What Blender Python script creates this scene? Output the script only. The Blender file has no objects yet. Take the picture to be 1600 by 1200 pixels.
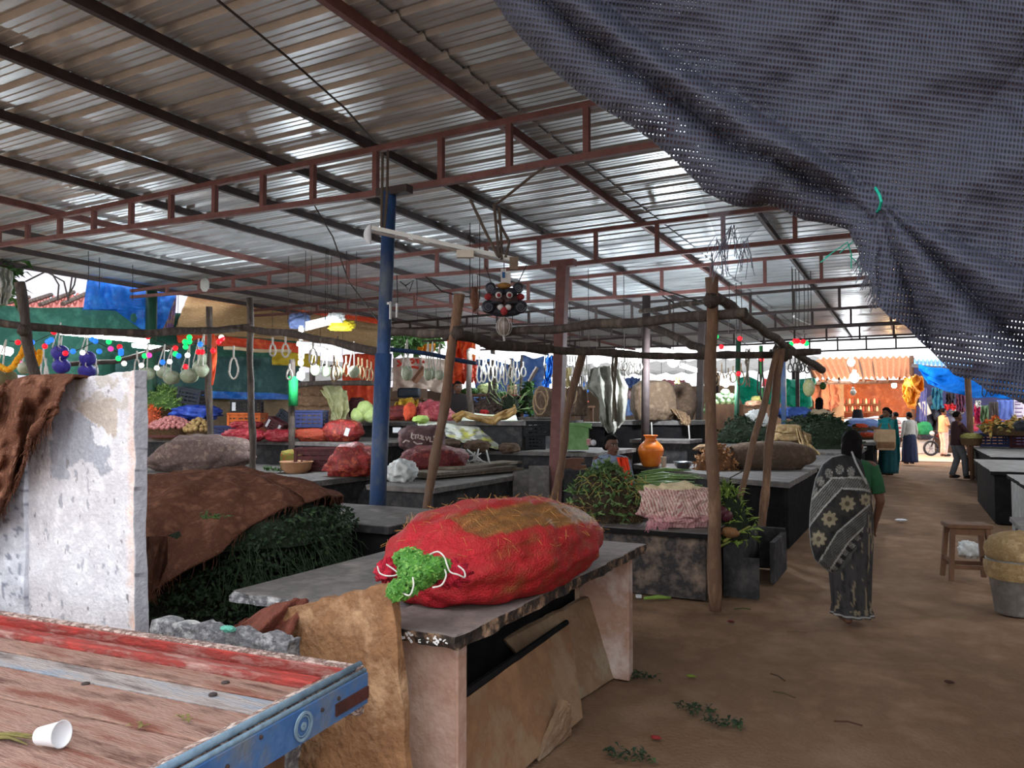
import bpy, bmesh, math, random
from mathutils import Vector, Matrix, noise
random.seed(7)
R=random.uniform
S=bpy.context.scene; COL=S.collection
# ---------------------------------------------------------------- camera
YAW=math.atan(620/1200); PIT=math.atan(48/1200); FPX=1200.0; EYE=1.65
fx=Vector((-math.sin(YAW),math.cos(YAW),0)); RT=Vector((math.cos(YAW),math.sin(YAW),0)); UZ=Vector((0,0,1))
FW=fx*math.cos(PIT)+UZ*math.sin(PIT); UP=-fx*math.sin(PIT)+UZ*math.cos(PIT); CAM=Vector((0,0,EYE))
cd=bpy.data.cameras.new('camera'); cd.sensor_width=36; cd.lens=FPX/1600*36; cd.clip_start=.05; cd.clip_end=300
co=bpy.data.objects.new('camera',cd); COL.objects.link(co); co.location=CAM
m3=Matrix((RT,UP,-FW)).transposed(); co.rotation_euler=m3.to_euler(); S.camera=co
def P(x,y,d=None,z=None,X=None,Y=None):
    r=FW+(x-800)/FPX*RT+(600-y)/FPX*UP
    if z is not None: t=(z-EYE)/r.z
    elif X is not None: t=X/r.x
    elif Y is not None: t=Y/r.y
    else: t=d
    return CAM+t*r
# ---------------------------------------------------------------- colour + materials
def lin(c):
    o=[]
    for v in c[:3]:
        v=v/255.0
        o.append(v/12.92 if v<=.04045 else ((v+.055)/1.055)**2.4)
    return (*o,1)
MATS={}
def M(name,c1,c2=None,c3=None,sc=6,rough=.85,metal=0,bump=.25,bsc=None,st=(1,1,1),vcol=False,contrast=.5,detail=5,spec=.3,trans=0,emit=None,es=0,alpha=1):
    if name in MATS: return MATS[name]
    m=bpy.data.materials.new(name); m.use_nodes=True; N=m.node_tree.nodes; L=m.node_tree.links
    b=N['Principled BSDF']; b.inputs['Roughness'].default_value=rough; b.inputs['Metallic'].default_value=metal
    b.inputs['Specular IOR Level'].default_value=spec
    tc=N.new('ShaderNodeTexCoord'); mp=N.new('ShaderNodeMapping'); mp.inputs['Scale'].default_value=st
    L.new(tc.outputs['Object'],mp.inputs['Vector'])
    n=N.new('ShaderNodeTexNoise'); n.inputs['Scale'].default_value=sc; n.inputs['Detail'].default_value=detail; n.inputs['Roughness'].default_value=.65
    L.new(mp.outputs['Vector'],n.inputs['Vector'])
    if c2 is None: c2=tuple(min(255,v*.8) for v in c1)
    rp=N.new('ShaderNodeValToRGB'); e=rp.color_ramp.elements
    hw=.07+.26*(1-contrast)
    e[0].position=.5-hw; e[0].color=lin(c1); e[1].position=.5+hw; e[1].color=lin(c2)
    if c3 is not None:
        x=e.new(.5); x.color=lin(c2); e[2].color=lin(c3)
    L.new(n.outputs['Fac'],rp.inputs['Fac']); out=rp.outputs['Color']
    if vcol:
        a=N.new('ShaderNodeAttribute'); a.attribute_name='Col'
        mx=N.new('ShaderNodeMix'); mx.data_type='RGBA'; mx.blend_type='MULTIPLY'; mx.inputs['Factor'].default_value=1
        L.new(a.outputs['Color'],mx.inputs['A']); L.new(out,mx.inputs['B']); out=mx.outputs['Result']
    L.new(out,b.inputs['Base Color'])
    if bump:
        n2=N.new('ShaderNodeTexNoise'); n2.inputs['Scale'].default_value=bsc or sc*5; n2.inputs['Detail'].default_value=4
        L.new(mp.outputs['Vector'],n2.inputs['Vector'])
        bp=N.new('ShaderNodeBump'); bp.inputs['Strength'].default_value=bump; bp.inputs['Distance'].default_value=.02
        L.new(n2.outputs['Fac'],bp.inputs['Height']); L.new(bp.outputs['Normal'],b.inputs['Normal'])
    if trans: b.inputs['Transmission Weight'].default_value=trans
    if alpha<1: b.inputs['Alpha'].default_value=alpha
    if emit is not None:
        b.inputs['Emission Color'].default_value=lin(emit); b.inputs['Emission Strength'].default_value=es
    MATS[name]=m; return m
# ---------------------------------------------------------------- mesh builder
class MB:
    def __init__(s): s.v=[]; s.f=[]; s.mi=[]; s.c=None; s.uv=None
    def add(s,vs,fs,mi=0):
        o=len(s.v); s.v+= [Vector(q) for q in vs]; s.f+=[tuple(i+o for i in f) for f in fs]; s.mi+=[mi]*len(fs); return s
    def box(s,c,sz,rot=None,mi=0):
        x,y,z=[q/2 for q in sz]; vs=[Vector((a*x,b*y,g*z)) for a in(-1,1) for b in(-1,1) for g in(-1,1)]
        if rot is not None: vs=[rot@q for q in vs]
        c=Vector(c); vs=[q+c for q in vs]
        return s.add(vs,[(0,1,3,2),(4,6,7,5),(0,4,5,1),(2,3,7,6),(0,2,6,4),(1,5,7,3)],mi)
    def bb(s,a,b,mi=0):   # box from min corner to max corner
        return s.box([(p+q)/2 for p,q in zip(a,b)],[abs(q-p) for p,q in zip(a,b)],None,mi)
    def ring_loft(s,rings,cap=True,mi=0,closed=True):
        n=len(rings[0]); vs=[q for r in rings for q in r]; fs=[]
        for k in range(len(rings)-1):
            for i in range(n if closed else n-1):
                j=(i+1)%n; fs.append((k*n+i,k*n+j,(k+1)*n+j,(k+1)*n+i))
        if cap: fs.append(tuple(range(n-1,-1,-1))); fs.append(tuple((len(rings)-1)*n+i for i in range(n)))
        return s.add(vs,fs,mi)
    def tube(s,pts,r,n=8,mi=0,cap=True,sq=False):
        pts=[Vector(p) for p in pts]; rings=[]; 
        t0=(pts[1]-pts[0]).normalized(); up=Vector((0,0,1)) if abs(t0.z)<.9 else Vector((1,0,0))
        a=t0.cross(up).normalized()
        for k,p in enumerate(pts):
            t=(pts[min(k+1,len(pts)-1)]-pts[max(k-1,0)])
            t=t.normalized() if t.length>1e-9 else t0
            a=(a-t*a.dot(t)); a=a.normalized() if a.length>1e-6 else t.orthogonal().normalized()
            b=t.cross(a); rr=r[k] if isinstance(r,(list,tuple)) else r
            off=math.pi/4 if sq else 0
            q=1.414 if sq else 1
            rings.append([p+(a*math.cos(2*math.pi*i/n+off)+b*math.sin(2*math.pi*i/n+off))*rr*q for i in range(n)])
        return s.ring_loft(rings,cap,mi)
    def bar(s,a,b,w,mi=0): return s.tube([a,b],w/2,4,mi,True,True)
    def lathe(s,prof,c=(0,0,0),n=20,mi=0,M3=None,cap=True):
        c=Vector(c); rings=[]
        for r,z in prof:
            ring=[Vector((r*math.cos(2*math.pi*i/n),r*math.sin(2*math.pi*i/n),z)) for i in range(n)]
            if M3 is not None: ring=[M3@q for q in ring]
            rings.append([q+c for q in ring])
        return s.ring_loft(rings,cap,mi)
    def grid(s,fn,nu,nv,mi=0):
        vs=[Vector(fn(i/nu,j/nv)) for j in range(nv+1) for i in range(nu+1)]
        fs=[(j*(nu+1)+i,j*(nu+1)+i+1,(j+1)*(nu+1)+i+1,(j+1)*(nu+1)+i) for j in range(nv) for i in range(nu)]
        return s.add(vs,fs,mi)
    def ball(s,c,rad,nu=16,nv=10,mi=0,rot=None,fn=None):
        c=Vector(c); rad=(rad,)*3 if not isinstance(rad,(tuple,list,Vector)) else rad; rings=[]
        for k in range(nv+1):
            th=math.pi*min(max(k/nv,.012),.988); ring=[]
            for i in range(nu):
                ph=2*math.pi*i/nu; d=Vector((math.sin(th)*math.cos(ph),math.sin(th)*math.sin(ph),math.cos(th)))
                q=Vector((d.x*rad[0],d.y*rad[1],d.z*rad[2]))
                if fn: q=fn(q,d)
                if rot is not None: q=rot@q
                ring.append(q+c)
            rings.append(ring)
        rings.reverse()
        return s.ring_loft(rings,True,mi)
    def leaf(s,p,d,n,l,w,mi=0,bend=.25):
        d=d.normalized(); sd=d.cross(n); sd=sd.normalized() if sd.length>1e-6 else d.orthogonal().normalized(); nn=sd.cross(d)
        a=p; m=p+d*l*.5+nn*l*bend; t=p+d*l
        return s.add([a,m+sd*w/2,t,m-sd*w/2],[(0,1,2,3)],mi)
    def colour(s,fn): s.c=[fn(q) for q in s.v]; return s
    def build(s,name,mat,parent=None,smooth=False,origin=None,bev=0,seg=2):
        mats=mat if isinstance(mat,(list,tuple)) else [mat]
        if origin is not None: og=Vector(origin)
        elif parent is not None: og=WL.get(parent.name,Vector((0,0,0)))
        else:
            xs=[q.x for q in s.v]; ys=[q.y for q in s.v]; zs=[q.z for q in s.v]
            og=Vector(((min(xs)+max(xs))/2,(min(ys)+max(ys))/2,min(zs)))
        me=bpy.data.meshes.new(name); me.from_pydata([q-og for q in s.v],[],s.f)
        for m in mats: me.materials.append(m)
        if len(mats)>1: me.polygons.foreach_set('material_index',s.mi)
        if smooth: me.polygons.foreach_set('use_smooth',[True]*len(me.polygons))
        if s.c is not None:
            at=me.color_attributes.new('Col','FLOAT_COLOR','POINT'); fl=[]
            for c in s.c: fl+=list(c[:3])+[1.0]
            at.data.foreach_set('color',fl)
        if s.uv is not None:
            ul=me.uv_layers.new(name='UVMap'); 
            for lp in me.loops: ul.data[lp.index].uv=s.uv[lp.vertex_index]
        me.update()
        bm=bmesh.new(); bm.from_mesh(me); bmesh.ops.recalc_face_normals(bm,faces=bm.faces); bm.to_mesh(me); bm.free()
        o=bpy.data.objects.new(name,me); COL.objects.link(o); WL[o.name]=og
        if parent is not None:
            o.parent=parent; o.location=og-WL[parent.name]
        else: o.location=og
        if bev:
            b=o.modifiers.new('bevel','BEVEL'); b.width=bev; b.segments=seg; b.limit_method='ANGLE'
        return o
WL={}
def thing(name,label,cat,loc,group=None):
    o=bpy.data.objects.new(name,None); COL.objects.link(o); o.location=loc; o.empty_display_size=.1
    WL[o.name]=Vector(loc); return tag(o,label,cat,group)
def tag(o,label=None,cat=None,group=None,kind=None):
    if label: o['label']=label
    if cat: o['category']=cat
    if group: o['group']=group
    if kind: o['kind']=kind
    return o
def struct(o): o['kind']='structure'; return o
def dup(o,loc=None,rot=None,scale=None,label=None,group=None,parent=None,delta=None):
    c=o.copy(); COL.objects.link(c)
    if parent is not None: c.parent=parent
    if loc is not None: c.location=loc
    if rot is not None: c.rotation_euler=rot
    if scale is not None: c.scale=(scale,)*3 if not isinstance(scale,(tuple,list)) else scale
    if label: c['label']=label
    if group: c['group']=group
    WL[c.name]=Vector(c.location)
    for ch in list(o.children): dup(ch,parent=c)
    return c
def nz(p,s=1.0): return noise.noise(Vector(p)*s)
def fbm(p,s=1.0,o=4): return noise.fractal(Vector(p)*s,1.0,2.0,o)
def lerp(a,b,t): return a+(b-a)*t
def mixc(a,b,t): t=max(0,min(1,t)); return tuple(x+(y-x)*t for x,y in zip(a,b))
def poly_at(pts,t):   # piecewise-linear by index fraction
    k=t*(len(pts)-1); i=min(int(k),len(pts)-2); f=k-i
    return tuple(a+(b-a)*f for a,b in zip(pts[i],pts[i+1]))
def roty(a): return Matrix.Rotation(a,3,'Y')
def rotx(a): return Matrix.Rotation(a,3,'X')
def rotz(a): return Matrix.Rotation(a,3,'Z')
# ---------------------------------------------------------------- shared materials
m_steel=M('rust_red_steel',(122,82,76),(96,62,58),sc=8,rough=.7,bump=.1)
m_steel_d=M('dark_steel',(70,58,56),(50,42,42),sc=8,rough=.7,bump=.1)
m_bluepaint=M('blue_paint',(54,84,128),(40,62,98),(92,98,106),sc=5,rough=.55,bump=.12,st=(1,1,.4))
m_log=M('grey_log',(98,88,80),(66,58,54),(120,106,94),sc=7,rough=.9,bump=.6,st=(1,1,.25),bsc=26)
m_loglight=M('peeled_log',(150,118,92),(104,78,62),(120,100,84),sc=7,rough=.9,bump=.5,st=(1,1,.25),bsc=26)
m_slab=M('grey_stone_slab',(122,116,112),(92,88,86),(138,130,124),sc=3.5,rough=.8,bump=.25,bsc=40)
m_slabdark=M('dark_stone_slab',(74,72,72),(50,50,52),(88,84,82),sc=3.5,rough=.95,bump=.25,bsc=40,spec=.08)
m_black=M('black_stone_and_shade',(24,24,26),(40,38,38),sc=6,rough=1,bump=.2,spec=.03)  # near-black stone; also paints shade under and inside tables
m_sky_rope=M('white_rope',(225,222,214),(180,174,166),sc=40,rough=.9,bump=.2)
m_twine=M('dark_twine',(60,52,46),(40,36,34),sc=40,bump=.2)
m_jute=M('jute_sacking',(150,122,92),(112,88,66),(168,140,108),sc=9,rough=.95,bump=.6,bsc=120)
m_jutedark=M('brown_sacking',(104,84,68),(80,64,52),(120,98,80),sc=9,rough=.95,bump=.6,bsc=120)
m_leaf=M('green_leaf',(62,104,42),(38,72,28),(92,134,60),sc=14,rough=.6,bump=.1)
m_leafdark=M('dark_green_leaf',(46,66,40),(28,44,28),(66,88,52),sc=14,rough=.7,bump=.1)
m_wood=M('brown_wood',(112,80,58),(78,54,40),sc=6,rough=.8,bump=.3,st=(1,1,.3))
# ================================================================ SETTING
m_dirt=M('packed_earth',(156,126,102),(120,94,74),(144,118,96),sc=1.1,rough=.95,bump=.5,bsc=45,detail=8,spec=.1)
mb=MB()
def gz(x,y):
    return .02*fbm((x,y,0),.5)+.010*fbm((x,y,3),2.2) if -14<x<5 and -2<y<30 else 0
mb.grid(lambda u,v:(lerp(-3.6,4.2,u),lerp(1.5,26,v),gz(lerp(-3.6,4.2,u),lerp(1.5,26,v))-.02),90,260)
g=struct(mb.build('floor',m_dirt,smooth=True)); 
mb=MB(); 
mb.bb((-70,-40,-.3),(70,110,-.055)); struct(mb.build('ground_outside',m_dirt))
# roof sheets: trapezoid ribs running across the aisle
m_tin=M('galvanised_sheet',(190,196,198),(164,170,174),(208,212,214),sc=2.2,rough=.36,metal=.3,bump=.05,st=(.35,1,1),spec=.6)
prof=[(0,0),(.030,.034),(.070,.034),(.10,0),(.155,.001),(.165,.007),(.175,.001),(.23,.001),(.24,.007),(.25,.001)]
def roofz(x): return 4.30+.012*(x+4) if x<-2 else 4.324-.01*(x+2)
def tin(x0,x1,y0,y1,dz):
    mb=MB(); ys=[]; y=y0
    while y<y1:
        for a,b in prof: ys.append((y+a,b))
        y+=.31
    n=8
    for k in range(len(ys)-1):
        pass
    vs=[];fs=[];W=n+1
    for (yy,h) in ys:
        for i in range(W):
            x=lerp(x0,x1,i/n); vs.append((x,yy,roofz(x)+h+dz+.008*nz((x,yy,1),.7)))
    for k in range(len(ys)-1):
        for i in range(n): fs.append((k*W+i,k*W+i+1,(k+1)*W+i+1,(k+1)*W+i))
    mb.add(vs,fs); return struct(mb.build('ceiling',m_tin))
tin(-13.7,-8.3,2.2,28.9,.02); tin(-8.5,-3.0,1.9,28.9,0.0); tin(-3.2,2.6,1.9,28.9,.02)
# trusses
TY=[5.8,9.8,12.96,16.5,19.9,23.5,27.3]
def tz(x):  # top chord, bottom chord height
    top=4.17+.012*(x+4) if x<-2 else 4.19
    k=max(0,min(1,(x+13.3)/9.0)); dep=.12+.31*k
    return top,top-dep
NAMES=['nearest roof truss of rust-red steel, reaching the blue pillar','second roof truss in from the camera, its end on the square brown pillar','third roof truss in, carried by the dark pillar behind the two brown sacks',
 'fourth roof truss in, on the dark post behind the leaning log','fifth roof truss in, far down the shed','sixth roof truss in, last but one before the open sky','farthest roof truss at the open end against white sky']
for k,y in enumerate(TY):
    x0,x1=-13.4,2.6
    if k==6: x0,x1=-4.5,2.6
    m=m_steel if k<3 else m_steel_d
    t=thing('roof_truss',NAMES[k],'roof truss',((x0+x1)/2,y,3.7),'welded steel roof trusses')
    w=.055
    xs=[lerp(x0,x1,i/24) for i in range(25)]
    a=MB(); a.tube([(x,y,tz(x)[0]) for x in xs],w/2,4,sq=True); a.build('top_chord',m,t)
    a=MB(); a.tube([(x,y,tz(x)[1]) for x in xs],w/2,4,sq=True); a.build('bottom_chord',m,t)
    step=.86
    xl=[x1-.35-step*i for i in range(40) if x1-.35-step*i>x0+.3]
    if k==0: xl=[P(q_,300,Y=y).x for q_ in (1350,1190,1050,917,796,689,587,489,411,336,268,206,148,95,45,0,-45)]
    for x in xl:
        p,q=tz(x); a=MB(); a.bar((x,y,p),(x,y,q),w*.92); a.build('web_post',m,t)
# purlins
PX=[-3.2,-4.57,-5.68,-6.86,-8.05,-9.47,-10.92,-12.02,-13.2,-1.7,-.4,.9,2.2]
PN=['roof purlin passing right over the head of the blue pillar','roof purlin running from the top-left to the blue pillar truss','third roof purlin towards the left eave','fourth roof purlin towards the left eave','fifth roof purlin towards the left eave','sixth roof purlin towards the left eave','seventh roof purlin, third in from the left eave','second roof purlin from the left eave','outermost roof purlin along the left eave over the blue tarp','roof purlin that runs above the hanging demon mask side of the aisle','roof purlin above the aisle, going behind the dark net','roof purlin mostly hidden by the dark net','roof purlin over the right-hand tables behind the net']
order=sorted(range(len(PX)),key=lambda i:PX[i])
for i in order:
    x=PX[i]; z=roofz(x)-.045
    a=MB(); a.bb((x-.025,2.0,z-.045),(x+.025,28.8,z+.035)); 
    tag(a.build('roof_purlin',m_steel_d if i%5 else m_steel),PN[i],'roof beam','steel purlins under the tin roof')
# pillars
def pillar(name,label,px_top,ytop,px_bot,ybot,d0,r,mat,square=False,sleeve=None,cap=True,grp=None,base=0):
    d=d0; p=P(px_bot,ybot,d=d); q=P(px_top,ytop,d=d)
    dirn=(q-p); b=p+dirn*((base-p.z)/dirn.z) if abs(dirn.z)>1e-6 else p
    t=thing(name,label,'pillar',b,grp)
    a=MB(); a.tube([b,q],r if not square else r,4 if square else 16,sq=square); a.build('shaft',mat,t,smooth=not square)
    return t,b,q
t,b,q=pillar('steel_pillar','tall round blue-painted steel pillar in front of the vegetable tables',609,300,590,790,7.0,.062,m_bluepaint)
a=MB(); mid=b.lerp(q,.60); a.tube([b,mid],.076,16); a.build('sleeve',m_bluepaint,t,smooth=True)
a=MB(); a.box(q+Vector((.05,0,0.0)),(.34,.1,.07)); a.build('bracket',m_steel_d,t)
mw=M('white_tape',(225,225,222),(190,190,188),sc=20,bump=0)
a=MB(); c=P(610,485,d=6.92); a.box(c,(.012,.02,.16)); a.box(c+Vector((.05,.03,.0)),(.012,.02,.13)); a.box(c+Vector((-.015,0,.065)),(.035,.02,.02)); a.build('white_mark',mw,t)
t,b,q=pillar('steel_pillar','square rust-brown steel pillar behind the red net sack',880,412,866,800,10.2,.068,m_steel,True)
a=MB(); a.box(q,(.34,.12,.09)); a.build('bracket',m_steel,t)
pillar('steel_pillar','dark round pillar behind the orange water pot, between two covered sacks',1010,462,1008,700,13.2,.07,m_steel_d)
pillar('steel_pillar','dark square pillar just left of the tall peeled log post',1097,500,1091,700,16.9,.066,m_steel_d,True)
pillar('steel_pillar','green-painted pillar beside the watermelon pile',1154,530,1150,690,19.0,.06,M('green_paint',(42,84,62),(30,60,46),sc=5,rough=.5,bump=.1))
pillar('steel_pillar','lighter green pillar with a small red and white card',1189,540,1192,690,20.5,.05,M('green_paint_light',(60,130,70),(44,96,56),sc=5,rough=.5,bump=.1))
a=MB(); c=P(1195,598,d=20.3); a.box(c,(.17,.015,.28),roty(.2)); a.box(c+Vector((.0,-.012,0)),(.11,.01,.2),roty(.2),1)
tag(a.build('hanging_card',[M('card_white',(225,215,210),(200,190,186),bump=0),M('card_red',(190,60,60),(150,40,44),bump=0)]),'small white card with a red block hung on the light green pillar','card')
pillar('steel_pillar','blue square pillar in front of the turquoise curtain',1224,560,1225,680,20.0,.06,m_bluepaint,True)
pillar('steel_pillar','thin dark pillar right of the blue one before the turquoise curtain',1246,575,1247,680,22,.05,m_steel_d,True)
# ---------------------------------------------------------------- dark shade net
m_net=bpy.data.materials.new('shade_net'); m_net.use_nodes=True
N=m_net.node_tree.nodes; L=m_net.node_tree.links; bs=N['Principled BSDF']; bs.inputs['Roughness'].default_value=.65; bs.inputs['Specular IOR Level'].default_value=.35
uvn=N.new('ShaderNodeUVMap')
def wave(sx,sy,ph=0):
    mp=N.new('ShaderNodeMapping'); mp.inputs['Scale'].default_value=(sx,sy,1); L.new(uvn.outputs['UV'],mp.inputs['Vector'])
    w=N.new('ShaderNodeTexWave'); w.wave_type='BANDS'; w.bands_direction='X' if sx else 'Y'; w.inputs['Scale'].default_value=1; w.inputs['Distortion'].default_value=.7; w.inputs['Detail'].default_value=1; w.inputs['Detail Scale'].default_value=.2
    L.new(mp.outputs['Vector'],w.inputs['Vector']); return w
wu=wave(24,0.001); wv=wave(0,15)
wv.bands_direction='Y'
nn=N.new('ShaderNodeTexNoise'); nn.inputs['Scale'].default_value=3; nn.inputs['Detail'].default_value=3; L.new(uvn.outputs['UV'],nn.inputs['Vector'])
def math_(op,a,b):
    q=N.new('ShaderNodeMath'); q.operation=op
    for i,v in enumerate((a,b)):
        if isinstance(v,(int,float)): q.inputs[i].default_value=v
        else: L.new(v,q.inputs[i])
    return q.outputs[0]
mul=math_('MULTIPLY',wu.outputs['Fac'],wv.outputs['Fac'])
rp=N.new('ShaderNodeValToRGB'); rp.color_ramp.elements[0].color=lin((62,64,80)); rp.color_ramp.elements[1].color=lin((15,16,21))
L.new(math_('ADD',math_('MULTIPLY',mul,.8),math_('MULTIPLY',nn.outputs['Fac'],.25)),rp.inputs['Fac']); L.new(rp.outputs['Color'],bs.inputs['Base Color'])
hole=math_('GREATER_THAN',math_('ADD',mul,math_('MULTIPLY',nn.outputs['Fac'],.35)),1.02)
L.new(math_('SUBTRACT',1,math_('MULTIPLY',hole,.95)),bs.inputs['Alpha'])
bp=N.new('ShaderNodeBump'); bp.inputs['Strength'].default_value=.6; bp.inputs['Distance'].default_value=.01; bp.invert=True
L.new(mul,bp.inputs['Height']); L.new(bp.outputs['Normal'],bs.inputs['Normal'])
# lower edge of the sheet, as (x,y,depth) seen from the stall, and the upper line it hangs from
E0=[(700,-90,3.5),(770,0,3.4),(800,45,3.35),(850,100,3.3),(905,145,3.25),(965,185,3.15),(1015,218,3.1),(1060,255,3.0),(1100,300,2.95),(1150,325,2.85),(1200,320,2.8),(1260,345,2.7),(1325,362,2.6),(1342,400,2.55),(1362,440,2.5),(1375,480,2.45),(1410,510,2.4),(1450,545,2.35),(1490,585,2.3),(1540,606,2.25),(1620,640,2.2),(1720,690,2.1)]
E1=[(900,-260,3.0),(980,-240,2.9),(1050,-240,2.8),(1120,-240,2.7),(1200,-230,2.6),(1270,-220,2.5),(1340,-210,2.4),(1400,-190,2.35),(1460,-170,2.3),(1520,-150,2.2),(1570,-120,2.1),(1620,-90,2.0),(1680,-40,1.9),(1700,-20,1.9),(1710,0,1.88),(1720,40,1.86),(1740,80,1.84),(1760,130,1.82),(1780,190,1.8),(1800,260,1.8),(1820,340,1.8),(1850,440,1.8)]
TIE=(1370,312)
def segd(x,y,pts):
    best=1e9
    for (ax,ay),(bx,by) in zip(pts[:-1],pts[1:]):
        dx,dy=bx-ax,by-ay; t=max(0,min(1,((x-ax)*dx+(y-ay)*dy)/(dx*dx+dy*dy))); best=min(best,math.hypot(x-ax-dx*t,y-ay-dy*t))
    return best
F1=[(860,-60),(990,40),(1110,125),(1230,200),(1330,270),TIE]; F2=[(930,-80),(1060,20),(1200,120),(1290,200),(1350,265)]
F3=[TIE,(1440,335),(1520,380),(1620,440),(1720,500)]; F4=[TIE,(1420,390),(1500,470),(1600,560),(1700,640)]; F5=[TIE,(1375,400),(1400,480)]; F6=[(1180,285),(1270,300),TIE]; F7=[(1060,190),(1180,245),(1290,290),TIE]
def yat_(x,pl):
    if x<=pl[0][0]: return pl[0][1]-(pl[0][0]-x)*.9
    for (a,b),(c,d) in zip(pl[:-1],pl[1:]):
        if a<=x<=c: return b+(d-b)*(x-a)/(c-a)
    return pl[-1][1]
EDGE=[(q[0],q[1]) for q in E0[:14]]
def netp(u,v):
    a=poly_at(E0,u); b=poly_at(E1,u); w=v**1.15
    x,y,d=[lerp(p,q,w) for p,q in zip(a,b)]
    rt=math.hypot(x-TIE[0],y-TIE[1])
    def g(s,w): return math.exp(-(s/w)**2)
    h=0; lob=lambda t,e=.62: math.sin(math.pi*max(0,min(1,t)))**e
    yF=yat_(x,F1); near=min(1,rt/130)
    if x<TIE[0] and y>yF:
        dF=segd(x,y,F1); dE=segd(x,y,EDGE); t=dF/(dF+dE+1e-6); m_=.42
        h-= (.17*lob(t/m_) if t<m_ else .11*lob((t-m_)/(1-m_)))*near*min(1,(dF+dE)/70)
    elif x>=TIE[0]-2 or y>TIE[1]:
        an=math.degrees(math.atan2(y-TIE[1],x-TIE[0]+.01))
        for a0,a1,am in ((26,45,.10),(45,70,.14),(70,118,.11)):
            if a0<an<a1: h-=am*lob((an-a0)/(a1-a0))*min(1,rt/170)
    h+= -.03*g(rt,40)
    h+= .012*math.sin(.018*x+.03*y)*min(1,v*6)+.03*nz((x*.006,y*.009,2))+.010*nz((x*.03,y*.03,5))
    x+= 5*nz((x*.03,y*.03,9))*(1-v); y+=5*nz((x*.03,y*.03,12))*(1-v)
    return x,y,d+h
mb=MB(); NU,NV=300,170; mb.uv=[]
for j in range(NV+1):
    for i in range(NU+1):
        x,y,d=netp(i/NU,j/NV); mb.v.append(P(x,y,d=d))
        xx=(x-1000)*2.6/1200; yy=(y-300)*2.6/1200; ca=math.cos(-.12); sa=math.sin(-.12)
        s1=(xx*ca-yy*sa, xx*sa+yy*ca)
        if x<1500: # the rolled edge runs with the fold
            k=max(0,min(1,(segd(x,y,F1)-10)/90)) if y<=300 else 1
        mb.uv.append(s1)
mb.f=[(j*(NU+1)+i,j*(NU+1)+i+1,(j+1)*(NU+1)+i+1,(j+1)*(NU+1)+i) for j in range(NV) for i in range(NU)]; mb.mi=[0]*len(mb.f)
net=thing('shade_net','dark blue-black woven shade net gathered and tied across the top right','shade net',P(1370,312,d=2.4))
o=mb.build('net_sheet',m_net,net,smooth=True)
mt=M('teal_twine',(20,170,140),(10,130,110),sc=30,rough=.5,bump=0)
a=MB(); a.tube([P(1368,294,d=2.46),P(1374,304,d=2.40),P(1377,315,d=2.39),P(1374,326,d=2.41),P(1369,333,d=2.48)],.0045,8)
a.build('tie_cord',mt,net)
a=MB()
for (x0,y0,x1,y1) in [(1325,378,1290,402),(1325,380,1330,420),(1335,375,1312,395),(1300,395,1282,410),(1328,400,1345,425)]: a.tube([P(x0,y0,d=2.6),P((x0+x1)/2+3,(y0+y1)/2-2,d=2.6),P(x1,y1,d=2.6)],.0018,5)
a.build('loose_cord_end',mt,net)
# torn thin fringe below the roll
m_web=M('cobweb_fringe',(120,122,132),(90,92,100),sc=30,rough=.9,bump=0,alpha=.28)
def frn(u,v):
    xa,ya=lerp(1085,1225,u),lerp(275,330,u); xb,yb=lerp(1118,1170,u),lerp(368,362,u)+14*math.sin(u*9)
    x=lerp(xa,xb,v); y=lerp(ya,yb,v); return P(x,y,d=2.96-.1*u+.06*math.sin(u*8+v*3))
a=MB(); a.grid(frn,24,14); a.build('torn_fringe',m_web,net,smooth=True)
a=MB()
for k in range(46):
    u=random.random(); p=frn(u,1); q=p+Vector((R(-.04,.04),R(-.03,.03),-R(.03,.16))); a.tube([p,p.lerp(q,.5)+Vector((R(-.01,.01),0,0)),q],.0012,4)
for k in range(80):
    i=R(.62,.70); x,y,d=netp(i,0); p=P(x,y,d=d); a.tube([p,p+Vector((R(-.03,.01),R(-.02,.02),-R(.01,.05)))],.001,4)
o=a.build('frayed_thread',M('net_thread',(90,92,104),(60,62,72),bump=0),net); o['kind']='stuff'

# unseen walls added to keep light off the right of the aisle
a=MB(); a.bb((4.6,6,0),(4.75,26,4.2)); a.bb((1.75,1.2,0),(1.9,6,4.0)); struct(a.build('light_block_wall',M('light_block_grey',(96,90,86),(74,70,68),sc=1,bump=.1)))
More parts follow.
